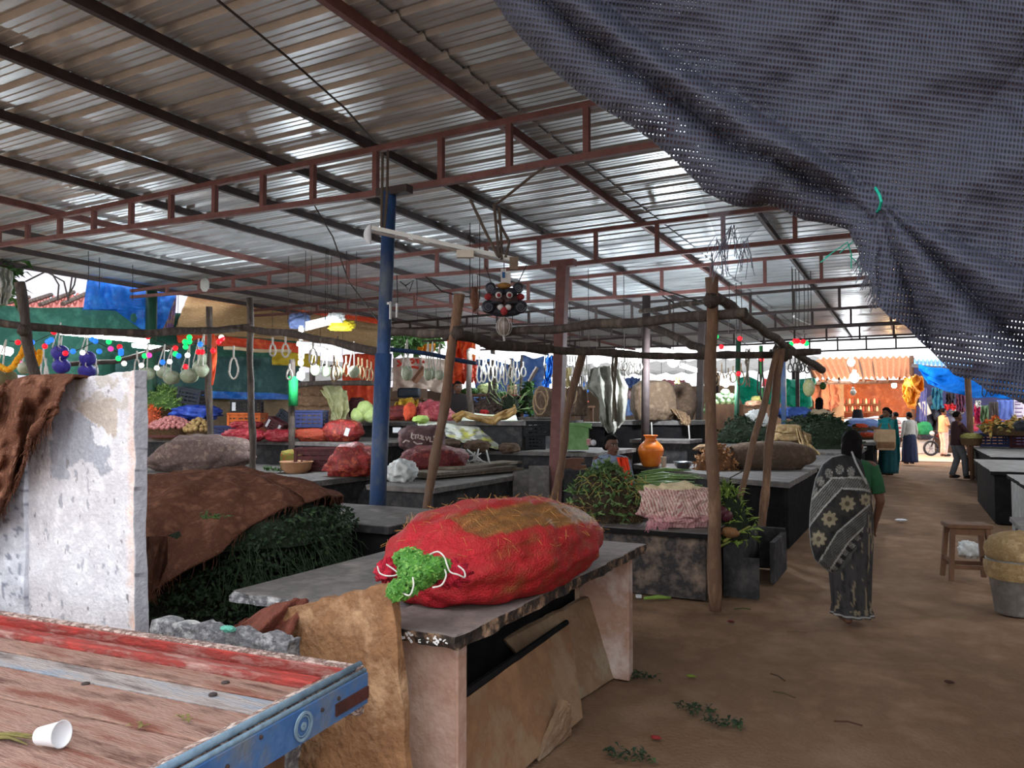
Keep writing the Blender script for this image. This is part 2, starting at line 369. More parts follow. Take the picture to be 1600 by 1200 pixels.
# ================================================================ FOREGROUND
def inpoly(x,y,pl):
    c=False; j=len(pl)-1
    for i in range(len(pl)):
        xi,yi=pl[i]; xj,yj=pl[j]
        if (yi>y)!=(yj>y) and x<(xj-xi)*(y-yi)/(yj-yi)+xi: c=not c
        j=i
    return c
m_paint=M('flaking_whitewash',(255,255,255),(228,228,230),(255,255,255),sc=14,rough=.85,bump=.35,bsc=60,vcol=True,contrast=.6)
def plate(corners,th,nu,nv,name,mat,colf=None,rough=.0,back=(0,1,0),parent=None,jag=.0):
    """upright stone plate from four front corners (tl,tr,br,bl); thickness goes along 'back'"""
    tl,tr,br,bl=[Vector(c) for c in corners]; bk=Vector(back).normalized()*th; mb=MB()
    def pt(u,v):
        p=tl.lerp(tr,u).lerp(bl.lerp(br,u),v)
        e=1 if 0<u<1 and 0<v<1 else 0
        if jag and (v==0): p=p+(bl-tl).normalized()*jag*(nz((u*9,1,2))+.5*nz((u*31,4,2)))
        if jag and u in(0,1): p=p+(tr-tl).normalized()*jag*(nz((v*8,u*5,7)))
        return p
    for s in (0,1):
        for j in range(nv+1):
            for i in range(nu+1):
                u,v=i/nu,j/nv; p=pt(u,v)+bk*s
                p=p+bk.normalized()*rough*fbm((u*4,v*6,s*3+tl.x),1.0)
                mb.v.append(p)
    W=nu+1; H=(nv+1)*W
    for j in range(nv):
        for i in range(nu):
            a=j*W+i; mb.f.append((a,a+1,a+W+1,a+W)); mb.f.append((H+a,H+a+W,H+a+W+1,H+a+1))
    for i in range(nu):
        mb.f.append((i,H+i,H+i+1,i+1)); b=nv*W+i; mb.f.append((b,b+1,H+b+1,H+b))
    for j in range(nv):
        a=j*W; mb.f.append((a,a+W,H+a+W,H+a)); b=j*W+nu; mb.f.append((b,H+b,H+b+W,b+W))
    mb.mi=[0]*len(mb.f)
    if colf: mb.c=[lin(colf(k%H%W/nu,(k%H)//W/nv,k//H))for k in range(len(mb.v))]
    return mb.build(name,mat,parent,bev=.004)
YS=2.26
def px_of(p):
    v=p-CAM; d=v.dot(FW); return 800+FPX*v.dot(RT)/d,600-FPX*v.dot(UP)/d
grey=[(80,640),(118,640),(146,664),(173,692),(172,738),(158,745),(146,722),(126,720),(108,732),(106,748),(80,748)]
tan=[(117,634),(150,618),(181,622),(182,682),(171,688),(150,664),(128,648)]
white1=[(140,666),(160,668),(178,688),(166,700),(148,694)]
tlc,trc,brc,blc=P(43,604,Y=YS),P(210,578,Y=YS),P(213,1090,Y=YS),P(45,1090,Y=YS)
for q in (brc,blc): q.z=0
def wcol(u,v,s):
    p=tlc.lerp(trc,u).lerp(blc.lerp(brc,u),v); x,y=px_of(p); n1=6*fbm((u*14,v*40,1)); n2=6*fbm((u*14,v*40,8))
    c=(232,231,234); X,Y=x+n1,y+n2
    c=mixc(c,(214,210,214),.5+.8*nz((u*5,v*12,3)))
    if X>196: c=mixc(c,(236,204,188),min(1,(X-196)/10)*(.4+.6*max(0,nz((1,v*14,4))+.4)))
    if inpoly(X,Y,grey): c=(178,181,190)
    if inpoly(X,Y,tan): c=(196,184,172)
    if inpoly(X,Y,white1): c=(236,236,240)
    if Y<640 and 95<X<200 and fbm((u*9,v*30,6))>.12: c=(206,198,190)
    if Y>700 and fbm((u*16,v*24,16))>.60: c=(176,176,184)
    if fbm((u*24,v*30,26))>.74: c=(150,147,148)
    if s==1 or u>=.999: c=(172,172,178) if fbm((s*3,v*40,2))<.48 else (112,110,114)
    return c
o=plate((tlc,trc,brc,blc),.058,110,220,'stone_slab',m_paint,wcol,.010,back=(.28,1,0),jag=.006)
tag(o,'tall whitewashed stone slab with flaking paint standing behind the wooden cart','stone slab')
l0,l1,l2,l3=P(-150,618,Y=YS-.02),P(38,606,Y=YS-.02),P(40,1090,Y=YS-.02),P(-150,1090,Y=YS-.02); l2.z=l3.z=0
def lcol(u,v,s):
    c=mixc((222,224,232),(190,192,200),.5+fbm((u*9,v*20,4)))
    if fbm((u*24,v*40,33))>.34: c=(140,144,158)
    return c
o=plate((l0,l1,l2,l3),.08,60,160,'stone_slab',m_paint,lcol,.01,jag=.006)
tag(o,'second whitewashed slab at the left edge, a dark gap from the taller flaking one','stone slab')
# brown coir net thrown over both slabs
m_coir=M('brown_coir_net',(136,92,72),(98,64,50),(160,114,92),sc=16,rough=1,bump=.9,bsc=150,detail=9,spec=.05)
TOPE=[(-60,620),(0,612),(34,592),(70,583),(100,584),(122,588)]
RB=[(122,588),(104,600),(98,625),(92,662),(86,690),(64,698),(60,740),(58,775),(48,780)]
def coir(u,v):
    # u across (left..right), v from behind the top down the front
    xr=[118,100,95,90,86,70,62,60,56][min(8,int(v*8))]; xr=poly_at([(118,),(104,),(97,),(93,),(90,),(84,),(66,),(60,),(57,)],v)[0]
    yb=poly_at([(1010,),(985,),(880,),(850,),(835,),(800,),(792,),(770,),(740,),(695,),(690,)],u)[0]
    x=lerp(-70,xr,u); y0=poly_at(TOPE,u)[1]-2
    y=lerp(y0,yb,v)
    fold=.035*math.sin(u*17+v*2.5+2*nz((u*3,v*3,1)))+.025*math.sin(u*31-v*4)
    p=P(x,y,Y=YS-.045-.05*min(1,v*5)+fold*min(1,v*4+.2)-.04*abs(nz((u*5,v*6,2))))
    if v<.06: p=p+Vector((0,.16*(1-v/.06),-.05*(1-v/.06)**2+.02))
    return p
a=MB(); a.grid(coir,90,110); net2=a.build('coir_net',m_coir,smooth=True); tag(net2,'rough brown coir net draped over the two whitewashed slabs','netting')
md=net2.modifiers.new('thick','SOLIDIFY'); md.thickness=.012
a=MB()
for k in range(260):
    u=random.random(); v=1 if k<180 else R(.6,1); p=coir(u if k<180 else .995,v); q=p+Vector((R(-.02,.02),R(-.03,0),-R(.02,.09))); a.tube([p,p.lerp(q,.5)+Vector((R(-.01,.01),R(-.01,.0),0)),q],.0012,4)
o=a.build('frayed_fibre',m_coir,net2); o['kind']='stuff'
# ---------------------------------------------------------------- wooden cart
m_plank=M('worn_cart_plank',(122,74,60),(154,122,108),(86,54,46),sc=2.4,rough=.85,bump=.5,st=(1,6,3),bsc=30,detail=9,contrast=.7)
m_plankb=M('worn_blue_plank',(124,140,156),(160,150,146),(96,82,80),sc=2.4,rough=.85,bump=.5,st=(1,6,3),bsc=30,detail=9,contrast=.6)
m_red=M('worn_red_paint',(176,62,54),(132,56,50),(164,128,118),sc=5,rough=.75,bump=.35,st=(1,5,3),detail=8,contrast=.6)
m_rim=M('bare_grey_wood',(206,186,176),(104,76,68),(190,166,156),sc=18,rough=.9,bump=.7,st=(1,1,2),detail=8,contrast=.85)
m_cblue=M('cart_blue_paint',(52,88,142),(70,104,150),(104,110,118),sc=6,rough=.6,bump=.25,detail=8,contrast=.6)
m_pale=M('pale_blue_trim',(132,156,172),(96,118,138),sc=9,rough=.7,bump=.3)
c0=P(570,1040,z=.85); ex=Vector((-.997,-.075,0)).normalized(); ey=Vector((.085,-.996,0)).normalized()
def C(s,t,z): return c0+ex*s+ey*t+Vector((0,0,z-.85))
def inv(p): v=p-c0; return v.dot(ex),v.dot(ey)
cart=thing('hand_cart','old wooden hand cart with worn red planks and blue side board, bottom left','cart',C(1.2,.7,0))
def cbox(s0,s1,t0,t1,z0,z1,name,mat,bev=.004,wob=0):
    a=MB(); n=40; rings=[]
    for k in range(n+1):
        s=lerp(s0,s1,k/n); w=wob*nz((s*7,t0*9,1)); w2=wob*nz((s*7,t1*9,5))
        rings.append([C(s,t0+w,z0),C(s,t1+w2,z0),C(s,t1+w2,z1+w*.5),C(s,t0+w,z1+w*.5)])
    a.ring_loft(rings); return a.build(name,mat,cart,bev=bev)
ts=[inv(P(487,1058,z=.80))[1],inv(P(395,1115,z=.8))[1],inv(P(325,1160,z=.8))[1]]
ts+= [ts[2]+.16,ts[2]+.31,ts[2]+.5]
ts[0]=max(ts[0]+.03,.125); LX=2.35; fr=.13
cbox(-.0,LX,0,.035,.70,.852,'rear_board',m_rim,wob=.004)
a=MB(); a.ring_loft([[C(s,.035,.80),C(s,.042,.842),C(s,.036,.845),C(s,.030,.80)] for s in (.02,LX)]); a.build('red_inner_face',m_red,cart)
cbox(fr,LX,.036,ts[0]-.055,.76,.808,'red_ledge',m_red,wob=.003)
cbox(fr-.02,LX,ts[0]-.055,ts[0],.76,.822,'red_rail',m_red,wob=.002,bev=.006)
mats=[m_plankb,m_plank,m_plank,m_plank,m_plank]
mats=[m_plank,m_plankb,m_plank,m_plank,m_plank,m_plank]
tt=[ts[0],lerp(ts[0],ts[1],.5)]+ts[1:]
for k in range(6): cbox(fr-.01,LX,tt[k]+(.008 if k==2 else .004),tt[k+1]-(.006 if k==1 else .002),.76,.80-.003*(k%2),'plank',mats[k],wob=.0015)
cbox(.02,LX-.01,.04,1.34,.745,.757,'under_board',m_wood)
# right hand frame: worn cap, trim and blue side board
a=MB(); rings=[]
for k in range(61):
    t=lerp(0,1.35,k/60); w=.012*nz((t*14,2,1)); rings.append([C(fr+w,t,.76),C(fr+w,t,.812+.3*w),C(.03,t,.845+.2*w),C(.0,t,.83),C(.0,t,.76)])
a.ring_loft(rings); a.build('worn_cap_rail',m_rim,cart)
a=MB(); a.tube([C(.018,0,.852),C(.018,1.35,.852)],.011,8); a.tube([C(.0,0,.836),C(.0,1.35,.836)],.008,8); a.build('trim_bead',m_pale,cart,smooth=True)
a=MB(); rings=[]
for k in range(41):
    t=lerp(0,1.35,k/40); rings.append([C(-.004,t,.832),C(-.012,t,.83),C(-.012,t,.735),C(.03,t,.735),C(.03,t,.832)])
a.ring_loft(rings); sb=a.build('side_board',m_cblue,cart)
a=MB(); q0=inv(P(548,1082,z=.775)); a.box(C(-.013,.09,.772),(.012,.17,.036),rotz(math.atan2(ex.y,ex.x)+math.pi)); a.build('dark_slot',M('slot_brown',(84,44,38),(60,34,30),sc=10),cart)
# round emblem of rings on the board
te=.33; a=MB()
def ringt(r,w,th):
    n=40; rings=[]
    for k in range(n+1):
        an=2*math.pi*k/n; c=C(-.013-th,te+r*math.cos(an),.784+r*math.sin(an)); o=(ey*math.cos(an)+Vector((0,0,1))*math.sin(an))
        rings.append([c-o*w,c-o*w-ex*th*1.2,c+o*w-ex*th*1.2,c+o*w])
    a.ring_loft(rings,cap=False)
ringt(.036,.004,.003); ringt(.027,.0015,.002); ringt(.007,.004,.003); a.build('ring_emblem',m_pale,cart)
a=MB()
for t in (.16,.24,.5,.62,.8): a.ball(C(-.014,t,.8+.02*math.sin(t*40)),.006,8,5)
a.build('board_rivet',M('rust_spot',(70,52,46),(50,40,38),bump=0),cart)
a=MB()
for s,t in [(.4,ts[0]+.06),(.36,.28),(.8,ts[1]+.02)]: a.lathe([(.013,0),(.013,.004),(.006,.007)],C(s,t,.80),12)
a.build('bolt_head',m_steel_d,cart)
for s,t in [(.28,.12),(.28,1.2),(2.2,.12),(2.2,1.2)]:
    a=MB(); p=C(s,t,0); a.bb((p.x-.035,p.y-.035,0),(p.x+.035,p.y+.035,.765)); a.build('leg',m_wood,cart)
a=MB(); a.ring_loft([[C(s,t,.735),C(s,t+.06,.735),C(s,t+.06,.765),C(s,t,.765)] for t in (.1,) for s in (.03,LX)]); a.build('under_beam',m_wood,cart)
# litter on the cart
m_cup=M('white_paper',(240,240,242),(226,226,230),sc=8,rough=.6,bump=.05)
ct=P(78,1168,z=.803); ax=(RT*.94+Vector((0,0,.16))-fx*.25).normalized(); up=Vector((0,0,1)); up=(up-ax*up.dot(ax)).normalized(); sd=ax.cross(up)
mm=Matrix((sd,up,ax)).transposed()
a=MB(); prof2=[(.020,0),(.0215,.001),(.032,.070),(.034,.072),(.031,.0715),(.030,.068),(.019,.004),(.0,.004)]
a.lathe(prof2,ct-ax*.030+up*.031,24,M3=mm,cap=False); a.lathe([(.0201,0),(.0001,0)],ct-ax*.030+up*.031,24,M3=mm,cap=False)
tag(a.build('paper_cup',m_cup,smooth=True),'small white paper cup lying on its side on the cart planks','cup')
a=MB(); p=P(165,985,z=.812); a.tube([p+Vector((-.02,.0,.006)),p+Vector((0,.006,.010)),p+Vector((.012,.0,.008)),p+Vector((.016,-.012,.003))],[.002,.005,.005,.002],8)
tag(a.build('orange_peel',M('orange_peel',(236,120,30),(214,98,20),bump=.1),smooth=True),'small curl of orange peel on the red cart ledge','peel')
a=MB(); p0=P(-10,1150,z=.805); p1=P(50,1158,z=.805)
for k in range(7): 
    o=Vector((R(-.01,.01),R(-.01,.01),R(0,.008))); a.tube([p0+o,p0.lerp(p1,.5)+o+Vector((0,0,.006)),p1+o*2],[.003,.004,.001],6)
tag(a.build('dried_stalk',M('dried_leaf',(126,116,66),(92,86,50),sc=20)),'bunch of dried green stalks beside the paper cup','stalks')
for (x,y,lb) in [(218,1135,'small dry leaf scrap on the cart, right of the paper cup'),(285,1125,'pale curled leaf scrap near the middle cart seam'),(375,1048,'twig with white tip lying on the blue-grey cart plank')]:
    a=MB(); p=P(x,y,z=.803)
    for k in range(4): a.leaf(p+Vector((R(-.02,.02),R(-.012,.012),.002)),Vector((R(-1,1),R(-1,1),.1)),Vector((0,0,1)),.03,.012)
    a.tube([p,p+Vector((.03,.01,.008))],.0015,5)
    tag(a.build('leaf_scrap',M('dried_leaf',(126,116,66))),lb,'leaf scrap')
# ---------------------------------------------------------------- rough stone and brown slab behind the cart
m_rough=M('rough_grey_stone',(150,148,148),(92,92,96),(200,198,196),sc=12,rough=.95,bump=.8,bsc=40)
s0,s1=P(238,968,Y=2.14),P(452,1002,Y=2.14); b1=s1.copy(); b0=s0.copy(); b1.z=b0.z=0
o=plate((s0,s1,b1,b0),.075,40,40,'stone_slab',m_rough,None,.02,jag=.02); tag(o,'low rough grey stone slab standing on edge right behind the cart','stone slab')
a=MB(); p=P(350,987,Y=2.10)
a.ball(p+Vector((0,.02,.006)),(.035,.02,.012),14,8,fn=lambda q,d:q*(1+.4*nz(d*3)))
tag(a.build('turquoise_rag',M('turquoise_cloth',(110,180,160),(80,150,132),sc=30,bump=.6)),'scrap of turquoise plastic on the rough grey stone','scrap')
m_sand=M('brown_sandstone',(160,118,82),(122,86,58),(184,148,114),sc=4,rough=.9,bump=.7,bsc=34,detail=8)
q=[P(443,952,Y=2.44),P(612,910,Y=2.40),P(636,1225,Y=2.30),P(452,1225,Y=2.30)]
for i in(2,3): 
    d=(q[i]-q[3-i]); q[i]=q[3-i]+d*((q[3-i].z)/(q[3-i].z-q[i].z))
o=plate(q,.045,60,90,'stone_slab',m_sand,None,.014,jag=.010); tag(o,'rough brown sandstone slab leaning against the end of the red sack table','stone slab')
def cbrown(u,v):
    x=lerp(350,446,u); yt=poly_at([(985,),(962,),(952,),(948,),(944,)],u)[0]; yb=poly_at([(990,),(990,),(1000,),(1010,),(1015,)],u)[0]
    p=P(x,lerp(yt,yb,v),Y=2.34+.03*math.sin(u*9)+.02*math.sin(v*5+u*14)); return p+Vector((0,.12*(1-v)**2,0))
a=MB(); a.grid(cbrown,30,24); o=a.build('coir_net',M('red_brown_coir',(132,74,58),(92,50,40),sc=16,rough=1,bump=.9,bsc=120),smooth=True)
o.modifiers.new('thick','SOLIDIFY').thickness=.02
tag(o,'reddish brown coir net bundled between the rough stone and the sandstone slab','netting')
# ---------------------------------------------------------------- table under the red sack
def stall(label,x0,x1,y0,y1,z,th=.06,name='stone_table',mat=None,legm=None,legs='ends',split=None,skirt=None,over=.05,z0=0,edge=None,cat='stall table',group=None):
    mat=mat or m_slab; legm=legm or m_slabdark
    t=thing(name,label,cat,((x0+x1)/2,(y0+y1)/2,z0),group)
    cuts=[x0]+(split or [])+[x1]
    for i in range(len(cuts)-1):
        xa,xb=cuts[i]+(.004 if i else 0),cuts[i+1]; n=30; a=MB(); 
        pts=[]
        for k in range(n): pts.append((lerp(xa,xb,k/n),y0))
        for k in range(n): pts.append((xb,lerp(y0,y1,k/n)))
        for k in range(n): pts.append((lerp(xb,xa,k/n),y1))
        for k in range(n): pts.append((xa,lerp(y1,y0,k/n)))
        r0=[];r1=[];r2=[]
        for (x,y) in pts:
            w=.010*nz((x*6,y*6,z*3)); w2=.014*nz((x*14,y*14,z*7+1)); r0.append(Vector((x+w2,y+w2,z-th))); r1.append(Vector((x+w,y+w,z-.006+.3*w))); 
            cx,cy=(xa+xb)/2,(y0+y1)/2; r2.append(Vector((x+(cx-x)*.006/max(.1,abs(xb-xa)),y+(cy-y)*.01,z)))
        a.ring_loft([r0,r1,r2]); a.mi=[1]*(2*4*n)+[0]*2; 
        for k in range(4*n,8*n): a.mi[k]=0
        a.build('table_top',[mat,edge or mat],t)
    zt=z-th
    pan=[]
    if legs=='ends': pan=[(x0+over,x1-over,y0+over,y0+over+.06),(x0+over,x1-over,y1-over-.06,y1-over)]
    elif legs=='sides': pan=[(x0+over,x0+over+.06,y0+over,y1-over),(x1-over-.06,x1-over,y0+over,y1-over)]
    elif legs=='box': pan=[(x0+over,x1-over,y0+over,y0+over+.06),(x0+over,x1-over,y1-over-.06,y1-over),(x0+over,x0+over+.06,y0+over+.06,y1-over-.06),(x1-over-.06,x1-over,y0+over+.06,y1-over-.06)]
    for (xa,xb,ya,yb) in pan:
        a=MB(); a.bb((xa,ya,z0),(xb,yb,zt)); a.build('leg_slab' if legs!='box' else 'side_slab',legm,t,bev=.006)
    return t
m_edge=M('chipped_black_edge',(28,26,26),(60,48,40),(150,120,96),sc=14,rough=.8,bump=.8,bsc=40,contrast=.75)
m_pinkleg=M('pinkish_whitewash',(192,162,146),(166,130,112),(206,192,184),sc=3,rough=.9,bump=.3,bsc=40)
m_topred=M('dusty_slab_top',(140,128,122),(112,102,98),(156,140,130),sc=3,rough=.8,bump=.25,bsc=40)
x0,x1,y0,y1=-2.88,-1.52,2.50,4.80
t=thing('stone_table','stone slab table carrying the big red net sack','stall table',((x0+x1)/2,(y0+y1)/2,0))
def slabtop(xa,xb,ya,yb,z,th,par,mats,name='table_top',jag=.02):
    n=40; a=MB(); pts=[(lerp(xa,xb,k/n),ya) for k in range(n)]+[(xb,lerp(ya,yb,k/n)) for k in range(n)]+[(lerp(xb,xa,k/n),yb) for k in range(n)]+[(xa,lerp(yb,ya,k/n)) for k in range(n)]
    r=[]
    for zz,am in ((z-th,1),(z-th*.5,.5),(z-.004,.6),(z,.0)):
        row=[]
        for x,y in pts:
            w=jag*am*(nz((x*9,y*9,zz*30))+.6*nz((x*27,y*27,zz*9))); cx,cy=(xa+xb)/2,(ya+yb)/2
            ins=.008 if zz==z else 0
            row.append(Vector((x+w-(ins if x>cx else -ins),y+w-(ins if y>cy else -ins),zz)))
        r.append(row)
    a.ring_loft(r); m=4*n; a.mi=[1]*(2*m)+[0]*m+[1,0]
    return a.build(name,mats,par)
slabtop(-1.95,x1,2.50,4.82,.82,.055,t,[m_topred,m_edge])
slabtop(x0,-1.955,2.66,4.75,.815,.05,t,[m_slab,m_rough],jag=.03)
for (xa,xb,ya,yb,mm_) in [(-1.95,-1.58,2.60,2.67,m_pinkleg),(-1.90,-1.57,4.62,4.70,m_pinkleg),(-2.75,-2.0,2.85,2.91,m_slabdark),(-2.8,-2.1,4.6,4.66,m_slabdark),(-2.0,-1.93,2.67,4.62,m_black)]:  # black inner panel is added to darken the space under the table
    a=MB(); a.bb((xa,ya,0),(xb,yb,.765)); a.build('leg_slab',mm_,t,bev=.006)
# flaking white paint on the front edge of the slab
m_flake=M('white_paint_flake',(230,228,226),(200,196,194),bump=.1)
a=MB()
for k in range(46):
    x=lerp(-1.93,-1.55,random.random()**.8); z=.79+R(-.018,.016); s=R(.004,.018)
    a.box((x,2.494+.002*random.random(),z),(s,.003,s*R(.3,.8)),roty(R(-1,1)))
o=a.build('paint_flake',m_flake,t); o['kind']='stuff'
# leaning slabs on the aisle side
m_tan=M('tan_slab',(164,124,90),(136,100,72),(152,128,102),sc=3,rough=.9,bump=.3,bsc=50)
m_tan2=M('grey_tan_slab',(156,132,106),(132,104,80),(162,150,130),sc=3,rough=.9,bump=.3,bsc=50)
def lean(label,tl,tr,br,bl,th,mat,back=(-1,.0,.25)):
    o=plate((tl,tr,br,bl),th,30,30,'stone_slab',mat,None,.006,back=back,jag=.006); return tag(o,label,'stone slab')
lean('tan stone slab leaning in front of the red sack table, black top edge',P(706,1104,z=.46),P(889,976,z=.40),P(912,1122,z=.03),P(722,1290,z=0.0),.035,m_tan)
lean('greyer tan slab leaning against the far leg of the red sack table',P(790,1000,z=.46),P(957,914,z=.50),P(987,1043,z=0),P(884,1108,z=0),.035,m_tan2,back=(-1,0,.2))
a=MB(); p0,p1=P(708,1102,z=.467),P(889,974,z=.408)
a.tube([p0+Vector((-.015,0,.004)),p0.lerp(p1,.5)+Vector((-.015,0,.004)),p1+Vector((-.015,0,.004))],[.02,.018,.017],6); 
tag(a.build('edge_strip',m_black),'black tarred strip lying along the top edge of the leaning tan slab','edge strip')
o=lean('narrow broken slab splinter propped at the foot of the leaning tan slab',P(880,1093,z=.22),P(893,1100,z=.2),P(893,1148,z=0),P(842,1190,z=0),.03,m_tan2,back=(-.8,.5,.2))
# ---------------------------------------------------------------- big red net sack
m_rednet=M('red_net_sack',(255,255,255),(214,206,196),(255,255,255),sc=16,rough=.6,bump=.7,bsc=110,vcol=True,detail=8,st=(1,1,1))
A0=P(640,948,z=.82)+Vector((.03,-.02,0)); A1=P(912,850,z=.90)
ax=(Vector((A1.x,A1.y,0))-Vector((A0.x,A0.y,0))); Ls=ax.length; ax.normalize(); sx=Vector((ax.y,-ax.x,0))
sack=thing('net_sack','huge red net sack stuffed with coriander lying on the stone table','sack',A0+ax*Ls*.5)
nu,nv=150,96; mb=MB(); mb.c=[]
PROF=[(0,.05),(.015,.15),(.05,.24),(.12,.315),(.22,.365),(.35,.395),(.5,.39),(.65,.355),(.78,.30),(.88,.225),(.95,.15),(.985,.07),(1,.02)]
def prf(u):
    for (a_,b_),(c_,d_) in zip(PROF[:-1],PROF[1:]):
        if a_<=u<=c_:
            t_=(u-a_)/(c_-a_); return lerp(b_,d_,t_*t_*(3-2*t_)*.5+t_*.5)
    return .02
for i in range(nu+1):
    u=i/nu; r=prf(u)*1.03
    for j in range(nv):
        v=2*math.pi*j/nv; cx,cz=math.cos(v),math.sin(v)
        n=fbm((u*4,cx*1.6,cz*1.6),1.2)
        rr=r*(1+.07*n+.035*nz((u*14,cx*5,cz*5)))
        # gathered puckers near the mouth
        if u<.22: rr*=1+.09*(1-u/.22)*math.sin(v*9+u*14)
        if u>.85: rr*=1+.06*(u-.85)/.15*math.sin(v*7)
        w=rr*cx*1.02; h=rr*cz
        zc=.155+.02*math.sin(u*3) - .05*(u<.1)*(1-u/.1)
        z=zc+h*.60
        if u>.9: z+=.05*(u-.9)/.1
        if z<.004: z=.004+.12*0; 
        p=A0+ax*(u*Ls*.98)+sx*w+Vector((0,0,z)); mb.v.append(p)
        a_=math.degrees(v)%360; ctr=68-20*math.sin(u*2.4); wd=17+5*nz((u*8,1,1))
        red=(182,36,40); yel=(150,84,44); c=mixc(red,yel,.5*max(0,fbm((u*11,cx*4,cz*4),1.5)*1.8+.25))
        c=mixc(c,(168,28,40),.5*max(0,nz((u*6,cx*3,cz*3))))
        tb=abs((a_-ctr+180)%360-180)-wd
        if tb<0 and u>.12: 
            c=mixc((150,98,52),(120,84,44),.5+.5*math.sin(a_*2.2)); c=mixc(c,(176,126,64),max(0,nz((u*40,a_*.6,1))))
        if u<.16: c=mixc(c,(216,34,56),.6*(1-u/.16))
        mb.c.append(lin(c))
for i in range(nu):
    for j in range(nv):
        a_=i*nv+j; b_=i*nv+(j+1)%nv; mb.f.append((a_,b_,b_+nv,a_+nv))
mb.f.append(tuple(range(nv-1,-1,-1))); mb.f.append(tuple(nu*nv+j for j in range(nv))); mb.mi=[0]*len(mb.f)
mb.build('net_bag',m_rednet,sack,smooth=True)
# loose yellow stalk fibres poking through the mesh
a=MB(); body=mb
for k in range(230):
    i=int(R(8,nu-4)); j=int(R(4,nv*.52)); p=body.v[i*nv+j]; q=body.v[i*nv+(j+2)%nv]; r_=body.v[(i+2)*nv+j]
    n_=(r_-p).cross(q-p); 
    if n_.length<1e-9: continue
    n_.normalize(); 
    if n_.z<0: n_=-n_
    d_=((q-p).normalized()*R(-1,1)+(r_-p).normalized()*R(-1,1)+n_*.3).normalized(); a.tube([p+n_*.001,p+d_*.02+n_*.004,p+d_*R(.03,.05)+n_*.003],.0007,3)
o=a.build('stalk_fibre',M('straw',(206,160,90),(176,124,64),bump=0),sack); o['kind']='stuff'
# gathered corners and white drawstring
mouth=A0+ax*.02+Vector((0,0,.22))
m_pink=M('pink_red_gather',(214,40,66),(176,26,48),sc=30,rough=.6,bump=.8,bsc=120)
for (x,y,d,rx,rz,sg) in [(606,893,3.33,.055,.05,-1),(706,897,3.02,.075,.05,1)]:
    p=P(x,y,d=d); a=MB()
    a.ball(p,(rx,.05,rz),24,14,rot=rotz(.4),fn=lambda q,d_:q*(1+.22*math.sin(math.atan2(d_.z,d_.x)*9+d_.y*4)+.15*nz(d_*4)))
    a.build('gathered_corner',m_pink,sack,smooth=True)
a=MB()
def loop(pts,r=.0032):
    pts=[P(x,y,d=d) for x,y,d in pts]; 
    fin=[]
    for k in range(len(pts)-1):
        p0,p1,p2,p3=pts[max(k-1,0)],pts[k],pts[k+1],pts[min(k+2,len(pts)-1)]
        for s in range(6):
            t_=s/6; fin.append(.5*((2*p1)+(p2-p0)*t_+(2*p0-5*p1+4*p2-p3)*t_*t_+(3*p1-p0-3*p2+p3)*t_**3))
    fin.append(pts[-1]); a=MB(); a.tube(fin,r,6); a.build('drawstring',m_sky_rope,sack)
loop([(672,866,2.97),(684,862,2.93),(694,870,2.90),(699,884,2.88),(704,894,2.88),(716,898,2.88),(726,902,2.9),(725,892,2.92),(716,884,2.95)])
loop([(628,926,2.86),(640,930,2.84),(646,916,2.85),(645,902,2.87)])
loop([(590,885,3.24),(594,896,3.2),(608,900,3.16),(622,896,3.1),(604,882,3.22)])
loop([(676,918,2.86),(690,914,2.84),(697,900,2.86),(695,890,2.9)])

# coriander bursting from the mouth
m_cor=M('coriander_leaf',(104,160,60),(52,108,36),(150,196,96),sc=40,rough=.55,bump=.1)
a=MB(); cor=thing('coriander_bunch','fresh green coriander bursting from the mouth of the big red sack','coriander',P(655,890,d=2.95))
def lobed(mb_,p,n_,s):
    t_=n_.orthogonal().normalized(); b_=n_.cross(t_); ph=R(0,6.28); c=p+n_*s*.25; vs=[c]; K=12
    for k in range(K):
        an=ph+2*math.pi*k/K; rr=s*(1 if k%2==0 else .62)*R(.8,1.1); vs.append(p+(t_*math.cos(an)+b_*math.sin(an))*rr+n_*R(-.2,.15)*s)
    mb_.add(vs,[(0,1+k,1+(k+1)%K) for k in range(K)])
lo=MB()
for (x,y,d,rx,rz,cnt) in [(655,892,3.0,.075,.068,250),(632,918,2.92,.045,.035,80),(686,886,2.94,.028,.035,60),(640,870,3.06,.04,.03,50)]:
    c=P(x,y,d=d)
    lo.ball(c,(rx*.8,.06,rz*.8),12,8)
    for k in range(cnt):
        dd=Vector((R(-1,1),R(-1,.2),R(-1,1))).normalized(); p=c+Vector((dd.x*rx,dd.y*.085,dd.z*rz))
        nrm=(dd+Vector((R(-.5,.5),R(-.5,.5)-.3,R(-.2,.6)))).normalized(); lobed(a,p,nrm,R(.015,.027))
o=a.build('leaves',m_cor,cor); o['kind']='stuff'; lo.build('leaf_core',M('coriander_dark',(36,70,28),(26,52,22),bump=.6,bsc=60),cor)
